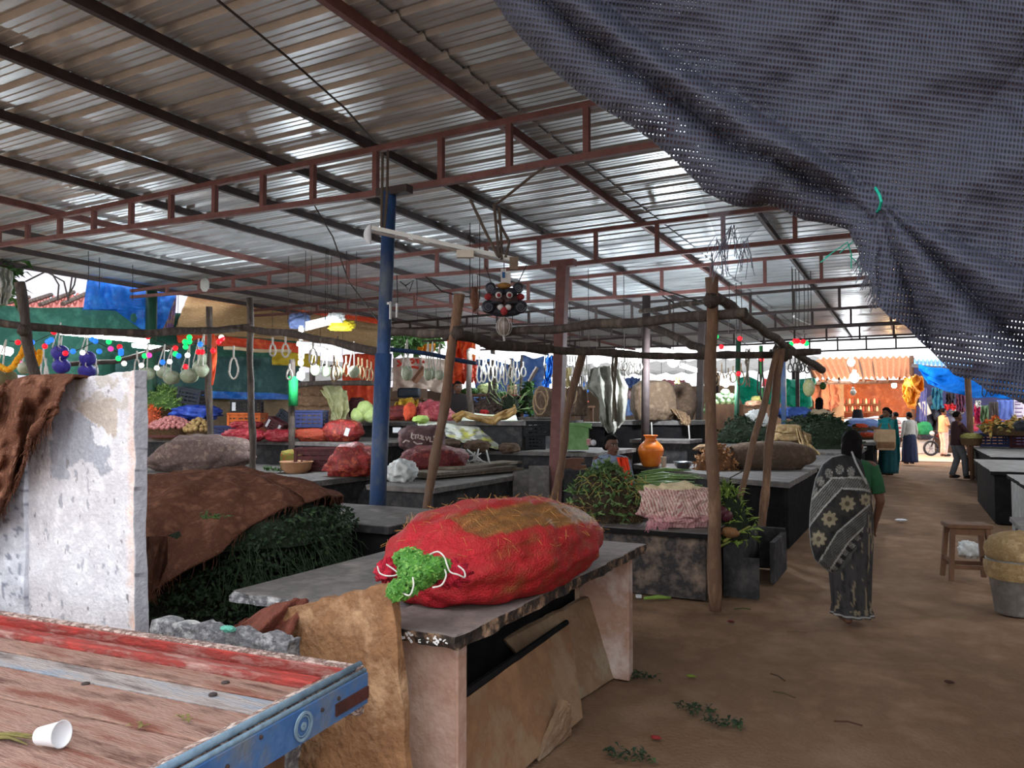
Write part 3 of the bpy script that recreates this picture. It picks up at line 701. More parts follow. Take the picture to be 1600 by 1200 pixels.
# ================================================================ GOODS: shared builders
def bx(x0,y0,x1,y1,d):
    """pixel box at a depth -> base centre, width, height in metres"""
    c=P((x0+x1)/2,y1,d=d); return c,(x1-x0)*d/FPX,(y1-y0)*d/FPX
def sack_at(name,label,cat,box,d,mat,dep=None,yaw=None,lump=.10,freq=3,tail=None,group=None,sq=.8,nu=40,nv=22,colf=None,lowf=.12,extra=None,z=None):
    c,w,h=bx(*box,d); dep=dep or w*.6; yaw=YAW if yaw is None else yaw
    if z is not None: c.z=z
    rot=rotz(yaw); sd=R(0,50); mb=MB()
    def fn(q,dv):
        # superellipsoid body with a flat, sagging bottom
        f=lambda v,e:math.copysign(abs(v)**e,v)
        q=Vector((f(dv.x,sq)*w/2,f(dv.y,sq)*dep/2,f(dv.z,sq)*h/2))
        n=fbm((dv.x*freq*.5+sd,dv.y*freq*.5,dv.z*freq*.5),1.3); q*=1+lump*n
        if tail:
            k=max(0,(-dv.x if tail<0 else dv.x)-.25)/.75; q.z*=1-.72*k; q.y*=1-.55*k; q.z-=h*.30*k
        z=q.z+h*.5
        if z<h*lowf: z=h*lowf*.15*max(0,z/h/lowf) if z>0 else 0
        return Vector((q.x,q.y,z))
    mb.ball(c,1,nu,nv,rot=rot,fn=fn)
    if colf: mb.c=[lin(colf((rot.transposed()@(q-c)).x/w,(rot.transposed()@(q-c)).y/dep,(q.z-c.z)/h)) for q in mb.v]
    o=mb.build(name,mat,smooth=True); tag(o,label,cat,group); return o
def crate_at(name,label,box,d,mat,dep=.4,yaw=None,tilt=0,cat='crate',group=None,slats=4,filled=None,lab=None,z=None):
    c,w,h=bx(*box,d); yaw=YAW if yaw is None else yaw; t=thing(name,label,cat,c,group)
    if z is not None: c.z=z; t.location=c; WL[t.name]=Vector(c)
    rot=rotz(yaw)@roty(tilt); T=lambda x,y,zz:c+rot@Vector((x,y,zz)); a=MB(); x,y=w/2,dep/2
    def b(p,s): a.box(T(*p),s,rot)
    b((0,0,.012),(w*.94,dep*.94,.02))
    for sx in(-1,1):
        for sy in(-1,1): b((sx*(x-.015),sy*(y-.015),h/2),(.045,.045,h))
    for k in range(slats):
        zz=h*(k+.55)/(slats+.4); hh=h/(slats+.6)*.68
        for sy in(-1,1): b((0,sy*(y-.01),zz),(w*.96,.014,hh))
        for sx in(-1,1): b((sx*(x-.01),0,zz),(.014,dep*.96,hh))
    for k in range(5):
        for sy in(-1,1): b((lerp(-x*.7,x*.7,k/4),sy*(y-.005),h*.5),(.02,.012,h*.9))
    a.build('crate_body',mat,t); a=MB()
    for sy in(-1,1): b((0,sy*y,h-.018),(w+.02,.03,.036))
    for sx in(-1,1): b((sx*x,0,h-.018),(.03,dep+.02,.036))
    a.build('rim',mat,t,bev=.004)
    if lab:
        for sx in (-1,1): a=MB(); b((sx*x*.72,-y-.012,h*.5),(w*.14,.008,h*.62)); a.build('white_panel',lab,t)
    return t
def wrap_cloth(name,label,cat,pts,mat,nu=40,nv=30,wob=.03,colf=None,group=None,sd=0,smooth=True,thick=.004,freq=3):
    """cloth through a lattice of (x,y,depth) points, rows top to bottom"""
    rows=pts; mb=MB(); cs=[]
    def f(u,v):
        k=v*(len(rows)-1); i=min(int(k),len(rows)-2); fr=k-i
        a,b=poly_at(rows[i],u),poly_at(rows[i+1],u); x,y,d=[lerp(p,q,fr) for p,q in zip(a,b)]
        d+=wob*(fbm((u*freq*1.6+sd,v*freq*.8,sd),1.2)+.6*math.sin(u*freq*6+3*nz((u*2,v*2,sd))))
        return P(x+wob*30*nz((u*5,v*5,sd+3)),y+wob*30*nz((u*5,v*5,sd+6)),d=d)
    mb.grid(f,nu,nv)
    if colf: mb.c=[lin(colf(i%(nu+1)/nu,i//(nu+1)/nv)) for i in range(len(mb.v))]
    o=mb.build(name,mat,smooth=smooth); tag(o,label,cat,group)
    if thick: s=o.modifiers.new('thick','SOLIDIFY'); s.thickness=thick
    return o
def leaf_heap(name,label,cat,box,d,mat,core,dep=.6,n=600,ls=.07,lw=.02,group=None,droop=.3,yaw=None,z=None,lump=.2,kindp='leaves',spread=1.0):
    c,w,h=bx(*box,d); yaw=YAW if yaw is None else yaw; rot=rotz(yaw)
    if z is not None: c.z=z
    t=thing(name,label,cat,c,group); sd=R(0,40); mb=MB()
    def fn(q,dv):
        q=Vector((dv.x*w/2*.93,dv.y*dep/2*.93,dv.z*h*.94)); q*=1+lump*fbm((dv.x*2+sd,dv.y*2,dv.z*2),1.4); q.z=max(0.0,q.z); return q
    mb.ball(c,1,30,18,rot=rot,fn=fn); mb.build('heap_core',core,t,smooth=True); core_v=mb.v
    a=MB()
    for k in range(n):
        p=random.choice(core_v)
        if p.z<c.z+.01 and random.random()<.7: continue
        o_=(p-c); o_.z*=1.3; o_=o_.normalized() if o_.length>1e-6 else Vector((0,0,1))
        dd=(o_*R(.2,1)+Vector((R(-1,1),R(-1,1),R(-.6,.6)-droop))*spread).normalized()
        a.leaf(p+o_*R(0,.02),dd,o_+Vector((R(-.4,.4),R(-.4,.4),0)),ls*R(.6,1.4),lw*R(.7,1.3))
    o=a.build(kindp,mat,t); o['kind']='stuff'; return t
def loose(proto,n,posf,label,group,scale=(.85,1.15)):
    for k in range(n):
        p,r=posf(k); s=R(*scale); o=proto if k==0 else proto.copy()
        if k: COL.objects.link(o)
        o.location=p; o.rotation_euler=(R(0,6),R(0,6),R(0,6)); o.scale=(s,s,s); tag(o,label,None,group)
        if 'category' not in o: pass
def basket_at(label,c,r,h,mat,name='wicker_basket',group=None):
    a=MB(); n=28
    prof=[(r*.72,0),(r*.80,h*.2),(r*.88,h*.45),(r*.95,h*.75),(r,h*.97),(r*1.03,h),(r*.97,h*.98),(r*.9,h*.7),(r*.7,.03),(.001,.03)]
    a.lathe(prof,c,n,cap=False); a.lathe([(r*.72,0),(.001,0)],c,n,cap=False); return tag(a.build(name,mat,smooth=True),label,'basket',group)
m_bask=M('wicker',(128,100,70),(88,66,46),(150,120,84),sc=22,rough=.95,bump=.8,bsc=60,st=(1,1,3))
m_redbag=M('red_mesh_bag',(186,54,48),(120,34,34),(206,96,66),sc=9,rough=.45,bump=.7,bsc=60,spec=.5,contrast=.7)
m_redmaroon=M('maroon_mesh_bag',(126,40,40),(84,26,30),(150,66,52),sc=12,rough=.55,bump=.8,bsc=70)
m_pinkbag=M('pink_red_plastic',(206,60,76),(150,36,48),(226,110,110),sc=8,rough=.5,bump=.6,bsc=40)
m_crateblue=M('navy_crate',(48,58,104),(36,44,82),sc=10,rough=.5,bump=.1)
m_cratedark=M('dark_crate',(40,46,58),(28,32,42),sc=10,rough=.5,bump=.1)
m_crateor=M('orange_crate',(226,112,40),(186,84,28),sc=10,rough=.5,bump=.1)
m_cratemar=M('maroon_crate',(92,36,40),(64,26,30),sc=10,rough=.5,bump=.1)
m_crateblk=M('black_crate',(30,32,36),(20,22,26),sc=10,rough=.5,bump=.1)
m_white=M('white_label',(222,224,228),(200,202,206),bump=0)
m_wplas=M('white_plastic_sheet',(225,226,222),(190,192,190),(236,236,232),sc=6,rough=.5,bump=.3,bsc=20)
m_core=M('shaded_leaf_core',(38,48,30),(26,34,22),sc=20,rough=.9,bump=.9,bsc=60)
# ================================================================ LEFT STALLS
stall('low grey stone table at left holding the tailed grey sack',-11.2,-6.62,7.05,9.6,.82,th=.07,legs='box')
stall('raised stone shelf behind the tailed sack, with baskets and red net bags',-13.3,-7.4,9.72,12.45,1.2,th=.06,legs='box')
heapT=stall('stone table under the brown-netted heap of greens',-5.7,-3.65,3.62,4.50,.78,th=.06,legs='ends',mat=m_slabdark,legm=m_black)  # dark top and black legs paint in the shade below the leaves
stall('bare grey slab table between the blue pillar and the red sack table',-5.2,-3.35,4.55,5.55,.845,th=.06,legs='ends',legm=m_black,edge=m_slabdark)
# heap of greens under brown net
hp=Vector((-4.45,3.95,.80))
m_coir2=M('brown_coir_cover',(118,80,64),(92,60,48),(140,98,78),sc=9,rough=1,bump=.8,bsc=150,detail=9,spec=.05)
HEM=[(.80,),(.84,),(.95,),(1.1,),(1.15,),(1.25,),(1.45,),(1.5,),(1.5,),(1.38,),(1.16,),(.90,),(.80,)]
def hem(th): return poly_at(HEM,(th/(2*math.pi))%1.0)[0]
def hz(x,y):
    u,v=(x-hp.x)/1.02,(y-hp.y)/.74; r=max(0,1-u*u-v*v*.9); return .80+.40*r**.55+.05*fbm((x*2.2,y*2.2,1),1.1)*min(1,r*4)
heap=thing('greens_heap','heap of dark curry-leaf greens spilling out below a brown coir net','greens',hp)
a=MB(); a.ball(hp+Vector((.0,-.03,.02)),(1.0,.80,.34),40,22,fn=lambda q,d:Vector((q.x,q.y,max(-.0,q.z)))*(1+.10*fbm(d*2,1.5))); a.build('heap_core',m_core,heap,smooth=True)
a=MB()
for k in range(8000):
    th=R(0,2*math.pi); 
    # mostly the camera side and the right-hand end
    if random.random()<.75: th=R(-1.9,.8)
    x,y=math.cos(th),math.sin(th); hgt=R(-.46,.33); rr=R(.90,1.06)*(max(.05,1-(max(0,hgt)/.36)**2))**.5
    p=hp+Vector((x*1.02*rr,y*.82*rr,hgt*1.0+.05)); rm_=hem(th)
    if p.z>(.80-(rm_-1)*.95 if rm_>1 else .80+.42*(1-rm_*rm_)**.55)-.01: continue
    if hgt<0: p.x-=x*.05; p.y-=y*.05
    dd=Vector((x*.4+R(-1,1),y*.4+R(-1,1),R(-1.1,.5))); a.leaf(p,dd,Vector((x+R(-.5,.5),y+R(-.5,.5),.5+R(-.6,.6))),R(.03,.06),R(.014,.026))
for k in range(160):
    th=R(-.8,.5); x,y=math.cos(th),math.sin(th); p=hp+Vector((x*1.0,y*.82,R(-.2,.1))); q=p+Vector((x*.1+R(-.1,.1),y*.1+R(-.1,.1),-R(.1,.3))); a.tube([p,p.lerp(q,.5)+Vector((x*.04,y*.04,0)),q],.002,4)
o=a.build('leaf_sprays',m_leafdark,heap); o['kind']='stuff'
def cover(u,v):
    # u goes round the heap, v from its crown to the hem; the hem is lifted at the front right
    th=2*math.pi*u; rm=poly_at([(.80,),(.84,),(.95,),(1.1,),(1.15,),(1.25,),(1.45,),(1.5,),(1.5,),(1.38,),(1.16,),(.90,),(.80,)],u)[0]
    rho=max(.02,v)*rm; x,y=1.08*math.cos(th)*min(rho,1.06),.90*math.sin(th)*min(rho,1.06)
    z=.80+.42*max(0,1-rho*rho)**.55 if rho<1 else .80-(rho-1)*.95
    n=.04*fbm((x*2.4,y*2.4,z*2),1.2)+.02*math.sin(th*13+rho*6)*min(1,rho)
    return Vector((hp.x+x*(1+n),hp.y+y*(1+n),max(.25,z+n+.03)))
a=MB(); a.grid(cover,90,70); o=a.build('coir_net',m_coir2,smooth=True); tag(o,'brown coir net spread over the heap of dark greens','netting'); o.modifiers.new('thick','SOLIDIFY').thickness=.012
a=MB()
for k in range(240):
    u=random.random(); p=cover(u,1); q=p+Vector((R(-.02,.02),R(-.03,.01),-R(.02,.08))); a.tube([p,p.lerp(q,.5)+Vector((.004,0,0)),q],.0013,4)
fb=a.build('frayed_fibre',m_coir2,o); fb['kind']='stuff'
def hang(u,v):
    p=P(lerp(222,262,u),lerp(838,poly_at([(905,),(930,),(915,),(880,)],u)[0],v),d=4.05+.05*math.sin(u*8+v*3)); return p
a=MB(); a.grid(hang,16,20); a.build('hanging_flap',m_coir2,o,smooth=True)
a=MB()
for k in range(70): 
    p=hang(random.random(),1); q=p+Vector((R(-.02,.03),R(-.02,.02),-R(.02,.07))); a.tube([p,p.lerp(q,.5)+Vector((.004,0,0)),q],.0014,4)
fb=a.build('frayed_fibre',m_coir2,o); fb['kind']='stuff'
a=MB()
for (x,y,n_) in [(330,808,26),(352,836,12),(420,738,30),(276,750,34)]:
    p=P(x,y,d=4.6 if y>760 else 8.0); s=1 if y>760 else 1.6
    for k in range(n_): a.leaf(p+Vector((R(-.07,.07),R(-.05,.05),R(0,.03)))*s,Vector((R(-1,1),R(-1,1),R(-.2,.6))),Vector((0,-.5,1)),R(.03,.06)*s,.015*s)
# small sprigs are separate finds
for (x,y,d,n_,lb) in [(333,812,4.15,30,'torn green sprig lying on the brown coir net'),(276,750,8.9,34,'small leafy sprig on the stone table left of the grey sack tail'),(428,737,9.6,40,'leafy sprig on the stone table in front of the tan bowl')]:
    a=MB(); p=P(x,y,d=d); s=d/5
    if d>5: p=P(x,y,z=.835)
    for k in range(n_): a.leaf(p+Vector((R(-.08,.08),R(-.05,.05),R(0,.02)))*s,Vector((R(-1,1),R(-1,1),R(-.1,.5))),Vector((0,-.4,1)),R(.03,.06)*s,.016*s)
    tag(a.build('leafy_sprig',m_leaf),lb,'sprig')
# grey sack with a twisted tail
m_greysack=M('grey_mesh_sack',(128,108,100),(98,80,76),(150,128,116),sc=10,rough=.9,bump=.8,bsc=42)
sack_at('mesh_sack','big grey-brown mesh sack of potatoes with a long twisted tail','sack',(228,681,396,737),11.3,m_greysack,dep=.75,lump=.14,freq=5,tail=-1,z=.82)
# bowl, crate and bags at the back of the low table
a=MB(); c=P(463,734,d=11.0); c.z=.82
a.lathe([(.14,0),(.20,.05),(.225,.15),(.24,.155),(.235,.165),(.215,.155),(.19,.06),(.13,.015),(.001,.015)],c,28,cap=False)
tag(a.build('plastic_bowl',M('tan_bowl',(196,150,112),(170,124,90),sc=6,rough=.5,bump=.05),smooth=True),'shallow tan bowl on the low table, in front of the maroon crate','bowl')
crate_at('plastic_crate','maroon plastic crate on the low table behind the tan bowl',(466,699,540,735),11.4,m_cratemar,dep=.42,z=.82)
o=sack_at('vegetable_box','small orange and green box wedged left of the maroon crate','box',(440,698,468,728),11.7,M('orange_green_box',(170,110,60),(120,130,60),(190,70,50),sc=9,bump=.4),dep=.3,sq=.45,z=.82)
sack_at('mesh_bag','crumpled bright red net bag at the right end of the low table','net bag',(506,696,586,747),10.4,m_redbag,dep=.5,lump=.22,freq=4,z=.82,tail=-1)
# red bags on the shelf
sack_at('mesh_bag','small pink-red net bag on the shelf, left of the carrot bag','net bag',(414,674,462,693),12.9,m_pinkbag,dep=.4,lump=.2,freq=5,z=1.2)
sack_at('mesh_bag','long net bag of carrots lying under the navy crate','net bag',(460,667,524,691),13.0,M('carrot_bag',(150,84,54),(170,64,46),(120,80,52),sc=14,rough=.6,bump=.7,bsc=50),dep=.42,lump=.12,freq=6,z=1.2)
sack_at('mesh_bag','plump shiny red net bag with a small white tag on the shelf','net bag',(505,657,568,691),12.9,m_redbag,dep=.5,lump=.13,freq=4,z=1.2)
a=MB(); a.box(P(542,675,d=12.55),(.07,.01,.13),rotz(YAW)@roty(.3)); tag(a.build('paper_tag',m_white),'small white tag stuck on the plump red net bag','tag')
sack_at('mesh_bag','pink-red plastic bag on the shelf behind the tailed sack','net bag',(352,678,414,698),12.9,m_pinkbag,dep=.5,lump=.2,freq=5,z=1.2)
crate_at('plastic_crate','navy blue crate standing on the net bag of carrots',(459,641,508,668),13.0,m_crateblue,dep=.38)
crate_at('plastic_crate','dark blue low crate on the shelf under the red cloth',(335,665,388,680),13.6,m_crateblue,dep=.4,slats=3)
crate_at('plastic_crate','bright orange crate on the shelf under the black crate',(362,645,412,674),14.4,m_crateor,dep=.45)
crate_at('plastic_crate','black crate with two white end panels on the orange crate',(366,625,406,646),14.4,m_crateblk,dep=.4,lab=m_white)
crate_at('plastic_crate','maroon crate tipped on its corner with white end panels',(414,654,440,674),13.5,m_cratemar,dep=.35,tilt=.5,lab=m_white)
crate_at('plastic_crate','dark lid-like crate leaning behind the tipped maroon crate',(428,641,448,660),14.2,m_cratedark,dep=.12,tilt=.6)
sack_at('red_cloth','crumpled red plastic laid over the low dark blue crate','cloth',(362,658,410,670),13.5,m_pinkbag,dep=.4,lump=.3,freq=6)
# baskets of onions and potatoes, beans in an upper basket
b1=P(268,686,d=14.4); b1.z=1.2; b2=P(311,686,d=14.2); b2.z=1.2
basket_at('wide wicker basket full of pink onions',b1,.45,.19,m_bask,group='wicker baskets on the left shelf')
basket_at('wicker basket of potatoes right of the onion basket',b2,.24,.16,m_bask,group='wicker baskets on the left shelf')
m_on=M('onion_skin',(190,128,120),(160,92,92),(206,156,140),sc=30,rough=.5,bump=.1)
m_pot=M('potato_skin',(176,146,96),(146,116,72),(190,164,112),sc=30,rough=.8,bump=.2)
def veg(name,mat,r,sz,cat): 
    a=MB(); a.ball((0,0,0),(r*sz[0],r*sz[1],r*sz[2]),10,7,fn=lambda q,d:q*(1+.1*nz(d*2)) if sz[2]<=1 else Vector((q.x*(1-.3*max(0,d.z)**3),q.y*(1-.3*max(0,d.z)**3),q.z)))
    o=a.build(name,mat,smooth=True,origin=(0,0,0)); o['category']=cat; return o
def mound(c,r,h,n,pad):
    pts=[]
    k=0
    while len(pts)<n and k<n*60:
        k+=1; a_=R(0,2*math.pi); q=r*math.sqrt(random.random()); z=h*(1-(q/r)**1.6)
        p=c+Vector((q*math.cos(a_),q*math.sin(a_),z))
        if all((p-s).length>pad for s in pts): pts.append(p)
    return pts
pts=mound(b1+Vector((0,0,.20)),.44,.20,150,.062)
loose(veg('onion',m_on,.042,(1,1,1.05),'onion'),len(pts),lambda k:(pts[k],0),'pink onion heaped in the wide wicker basket','onions in the basket')
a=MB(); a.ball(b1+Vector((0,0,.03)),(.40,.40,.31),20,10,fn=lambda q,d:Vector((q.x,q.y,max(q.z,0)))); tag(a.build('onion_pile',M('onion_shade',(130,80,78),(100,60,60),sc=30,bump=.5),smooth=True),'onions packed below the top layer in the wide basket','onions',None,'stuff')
pts2=mound(b2+Vector((0,0,.17)),.25,.20,60,.066)
loose(veg('potato',m_pot,.045,(1.25,.95,.9),'potato'),len(pts2),lambda k:(pts2[k],0),'brown potato heaped in the smaller wicker basket','potatoes in the basket')
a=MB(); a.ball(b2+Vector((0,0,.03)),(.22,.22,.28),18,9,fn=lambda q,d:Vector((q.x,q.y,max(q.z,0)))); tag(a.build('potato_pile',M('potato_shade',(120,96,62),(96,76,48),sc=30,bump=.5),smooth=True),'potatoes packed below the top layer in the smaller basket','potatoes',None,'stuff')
b3=P(258,650,d=15.6); basket_at('wicker basket of green beans set high behind the onions',b3,.36,.16,m_bask,group='wicker baskets on the left shelf')
a=MB(); a.bb((b3.x-.5,b3.y-.35,1.2),(b3.x+.9,b3.y+.4,b3.z)); tag(a.build('wooden_box',m_wood),'brown wooden box under the basket of green beans','box')
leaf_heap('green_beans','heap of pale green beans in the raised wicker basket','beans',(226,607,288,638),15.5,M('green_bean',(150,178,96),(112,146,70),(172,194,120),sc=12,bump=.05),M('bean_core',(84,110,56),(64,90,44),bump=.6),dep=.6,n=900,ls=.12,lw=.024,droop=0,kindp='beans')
a=MB(); c=P(232,648,d=15.0); c.z=b3.z-.05; a.lathe([(.12,0),(.155,.2),(.165,.205),(.15,.2),(.11,.02),(.001,.02)],c,20,cap=False); tag(a.build('plastic_tub',M('orange_plastic',(240,112,50),(214,90,36),sc=8,rough=.5,bump=.05),smooth=True),'small orange tub left of the green beans','tub')
a=MB(); 
leaf_heap('carrot_heap','little heap of orange carrots at the edge of the onion basket','carrots',(222,640,250,662),14.6,M('carrot',(230,110,60),(206,84,44),bump=.1),M('carrot_core',(170,76,40),(140,60,34),bump=.5),dep=.3,n=200,ls=.1,lw=.022,droop=0,kindp='carrots')
sack_at('gunny_sack','round tan sack standing behind the green beans','sack',(240,597,284,640),16.2,m_jute,dep=.45,sq=.9,lump=.06,z=b3.z)
a=MB(); c=P(226,628,d=16.3); c.z=b3.z; a.lathe([(.15,0),(.17,.5),(.18,.51),(.15,.5),(.14,.03),(.001,.03)],c,20,cap=False); tag(a.build('plastic_bin',M('green_plastic',(40,120,84),(30,92,64),sc=8,rough=.5,bump=.05),smooth=True),'green plastic bin behind the orange tub','bin')
crate_at('plastic_crate','dark blue-black crate tilted up behind the potatoes',(281,607,316,632),15.6,m_cratedark,dep=.42,tilt=.18)
m_bluesheet=M('blue_plastic_sheet',(44,74,180),(30,54,140),(70,104,206),sc=5,rough=.45,bump=.4,bsc=14)
sack_at('plastic_sheet','crumpled royal blue plastic sheet right of the potatoes','plastic sheet',(272,634,342,656),14.9,m_bluesheet,dep=.5,lump=.35,freq=5)
# stack of jute sacks with a pale cloth
for k,(x0,y0,x1,y1) in enumerate([(462,650,524,672),(464,633,522,655),(463,616,520,637),(468,602,514,620)]):
    nm=['lowest sack of the brown stack behind the navy crate','second sack up in the brown stack behind the navy crate','third sack up in the brown stack, partly under the pale cloth','topmost sack of the brown stack behind the navy crate'][k]
    sack_at('gunny_sack',nm,'sack',(x0,y0,x1,y1),14.6,M('potato_sacking',(150,120,94),(120,92,70),(166,136,106),sc=12,rough=.95,bump=.9,bsc=46),dep=.5,lump=.12,freq=5,group='stacked brown sacks',sq=.6)
m_palecloth=M('pale_yellow_cloth',(206,204,156),(176,176,128),(220,218,178),sc=7,rough=.9,bump=.4,bsc=40)
wrap_cloth('folded_cloth','pale yellow-green cloth hanging over the stack of brown sacks','cloth',[[(497,607,14.4),(512,601,14.4),(530,604,14.4),(542,610,14.4)],[(512,622,14.2),(520,618,14.2),(534,618,14.2),(544,625,14.2)],[(518,640,14.1),(524,640,14.1),(536,640,14.1),(546,640,14.1)],[(519,656,14.1),(526,658,14.1),(532,657,14.1),(540,654,14.1)]],m_palecloth,wob=.07,thick=.02)
# tan wall, curtain, tarps on the left boundary
WX=-14.0
def wallq(pts,X): return [P(x,y,X=X) for x,y in pts]
def sheetX(name,label,cat,rows,X,mat,nu=50,nv=20,wob=.05,sd=0,colf=None,fr=3):
    mb=MB()
    def f(u,v):
        k=v*(len(rows)-1); i=min(int(k),len(rows)-2); fq=k-i
        a,b=poly_at(rows[i],u),poly_at(rows[i+1],u); x,y=[lerp(p,q,fq) for p,q in zip(a,b)]
        return P(x,y,X=X+wob*(math.sin(u*fr*7+2*nz((u*3,v*2,sd)))+fbm((u*fr,v*fr,sd),1.3)))
    mb.grid(f,nu,nv)
    if colf: mb.c=[lin(colf(i%(nu+1)/nu,i//(nu+1)/nv)) for i in range(len(mb.v))]
    return tag(mb.build(name,mat,smooth=True),label,cat)
m_teal=M('teal_net_curtain',(62,116,98),(48,96,82),(80,136,116),sc=3,rough=.85,bump=.3,bsc=80)
m_tealdark=M('dark_teal_cloth',(70,104,100),(54,86,86),(84,120,114),sc=3,rough=.85,bump=.3,bsc=60)
m_tarpb=M('blue_tarpaulin',(36,120,214),(26,92,180),(60,146,230),sc=3,rough=.45,bump=.25,bsc=12)
sheetX('shade_curtain','green shade curtain hung along the left side above the log rail','curtain',[[(-40,474),(60,481),(135,480),(240,487),(470,500)],[(-40,520),(100,530),(240,545),(470,545)],[(-40,580),(100,592),(240,600),(470,600)]],WX,m_teal,wob=.06)
sheetX('dark_curtain','dark teal cloth screen behind the hanging gourds','curtain',[[(180,555),(300,555),(470,560)],[(180,590),(300,588),(470,590)],[(180,618),(300,618),(470,622)]],WX+.2,m_tealdark,wob=.05,sd=4)
sheetX('blue_strip','narrow blue plastic strip along the foot of the dark teal screen','plastic strip',[[(300,610),(360,612),(430,614),(470,620)],[(300,622),(380,624),(430,624),(470,625)]],WX+.35,m_tarpb,wob=.02,sd=7,nv=4)
a=MB(); q=[P(x,y,X=WX-.25) for x,y in [(-40,600),(500,600)]]; a.bb((WX-.35,q[0].y,0),(WX-.2,q[1].y,2.25)); 
o=a.build('wall_left',M('tan_plaster',(158,138,112),(134,116,92),(172,152,126),sc=3,bump=.2)); struct(o)
sheetX('tarpaulin','bright blue tarpaulin hung under the left eave','tarp',[[(137,433),(180,440),(236,455),(277,458)],[(133,460),(180,468),(232,480),(268,480)],[(130,482),(180,484),(230,487),(262,498)],[(128,484),(180,485),(228,520),(250,522)]],WX+.12,m_tarpb,wob=.06,sd=2,nv=30)
sheetX('tarpaulin','purplish yellow-edged strip of tarpaulin right of the bright blue one','tarp',[[(262,470),(276,462)],[(256,500),(274,490)],[(252,522),(270,522)]],WX+.05,M('yellow_violet_tarp',(200,160,70),(110,90,150),(214,180,80),sc=5,bump=.2),wob=.04,sd=3,nu=12)
a=MB(); p,q=P(237,453,X=WX+.4),P(236,620,X=WX+.4); q.z=0; a.tube([q,p],.11,14); o=a.build('green_post',M('green_paint',(42,84,62),(30,60,46)),smooth=True); tag(o,'thick green post in front of the bright blue tarpaulin','post')
a=MB(); p,q=P(183,446,X=WX-.1),P(183,488,X=WX-.1); a.bar(p,q,.09); tag(a.build('post',m_steel_d),'thin grey post seen through the bright blue tarpaulin','post')
m_mat=M('woven_bamboo_mat',(200,164,120),(164,130,90),(216,184,140),sc=10,rough=.95,bump=.6,bsc=40,st=(1,1,6))
m_orcloth=M('orange_red_cloth',(226,84,44),(196,62,36),(236,116,60),sc=4,rough=.7,bump=.3,bsc=20)
mat_rows=[[(296,458,17.0),(400,472,18.2),(500,488,19.4),(600,503,20.6)],[(284,488,16.6),(390,498,17.8),(500,508,19.0),(600,518,20.2)],[(272,522,16.2),(390,526,17.4),(500,534,18.6),(600,545,19.8)]]
wrap_cloth('bamboo_mat','brown woven mat awning sloping behind the log rail','mat awning',mat_rows,m_mat,wob=.05,thick=.03)
wrap_cloth('cloth_border','long orange-red cloth border along the top of the mat awning','cloth',[[(294,453,16.9),(400,466,18.1),(500,483,19.3),(600,498,20.5)],[(296,461,16.8),(400,477,18.0),(500,492,19.2),(600,508,20.4)]],m_orcloth,wob=.03,nv=4)
wrap_cloth('cloth_border','ragged orange-red cloth hanging below the mat awning','cloth',[[(276,524,16.0),(340,524,16.6),(400,530,17.2),(470,538,18)],[(278,536,16.0),(340,540,16.6),(400,545,17.2),(470,560,18)]],m_orcloth,wob=.08,nv=6,sd=5)
wrap_cloth('cloth_strip','blue and white strip of plastic between the tin roof and the mat awning','plastic strip',[[(320,456,19),(420,466,20),(500,478,21)],[(330,462,19),(420,474,20),(500,486,21)]],M('blue_grey_plastic',(96,120,170),(150,160,180)),wob=.03,nv=3)
wrap_cloth('yellow_cloth','yellow cloth panel below the mat awning, left of the lamps','cloth',[[(425,548,17.5),(470,552,17.8),(500,556,18)],[(425,570,17.4),(470,572,17.7),(500,576,18)]],M('yellow_cloth',(196,170,50),(170,140,36),bump=.3),wob=.05,nv=8)
wrap_cloth('hanging_cloth','dark red and orange cloth hanging behind the gourd nets','cloth',[[(535,555,18.5),(570,552,18.6),(600,553,18.7)],[(535,600,18.3),(570,600,18.4),(600,600,18.5)],[(535,640,18.3),(570,640,18.4),(600,640,18.5)]],m_orcloth,wob=.09,sd=8)
# building, tiled roof, tree seen over the left side
a=MB(); p0,p1=P(20,440,X=-34),P(420,440,X=-34); a.bb((-40,p0.y-8,0),(-34,p1.y+14,14)); tag(a.build('building',M('pale_building',(214,212,222),(200,200,210),sc=.6,bump=.05)),'pale plain building wall far beyond the left eave','building')
def tiles(u,v):
    x=lerp(-60,150,u); return P(x,lerp(poly_at([(474,),(468,),(456,)],u)[0],488,v),d=lerp(26,22,v))
tl=thing('tiled_roof','low pink-red tiled roof below the pale building','roof',P(60,488,d=22))
a=MB(); a.grid(lambda u,v:tiles(u,v)+Vector((0,0,.05*math.sin(u*140))),160,12); a.build('roof_tiles',M('pink_tile',(206,130,120),(176,96,88),(220,160,150),sc=2,bump=.3),tl)
for k in range(7):
    u=k/6; a=MB(); a.tube([tiles(u,0)+Vector((0,0,.08)),tiles(max(0,u-.25),.7)+Vector((0,0,.1))],.07,6); a.build('roof_log',m_log,tl)
wires=[[(40,440),(70,425),(110,420)],[(72,424),(100,440),(107,470)],[(80,425),(92,445),(90,470)],[(113,428),(110,450),(106,470)],[(120,424),(116,445),(109,458)]]
for i,wv_ in enumerate(wires):
    a=MB(); a.tube([P(x,y,d=18+i*.3) for x,y in wv_],.02,5); tag(a.build('cable',m_twine),'slack dark cable hanging before the pale building','cable','cables before the pale building')
a=MB(); 
for k in range(260): 
    p=P(R(-30,30),R(395,470),d=13+R(-.4,.4)); a.leaf(p,Vector((R(-1,1),R(-1,1),R(-1,.4))),Vector((R(-1,1),R(-1,1),1)),R(.15,.3),R(.06,.12))
o=tag(a.build('foliage',m_leaf),'green foliage at the left edge above the curtain','foliage',None,'stuff')
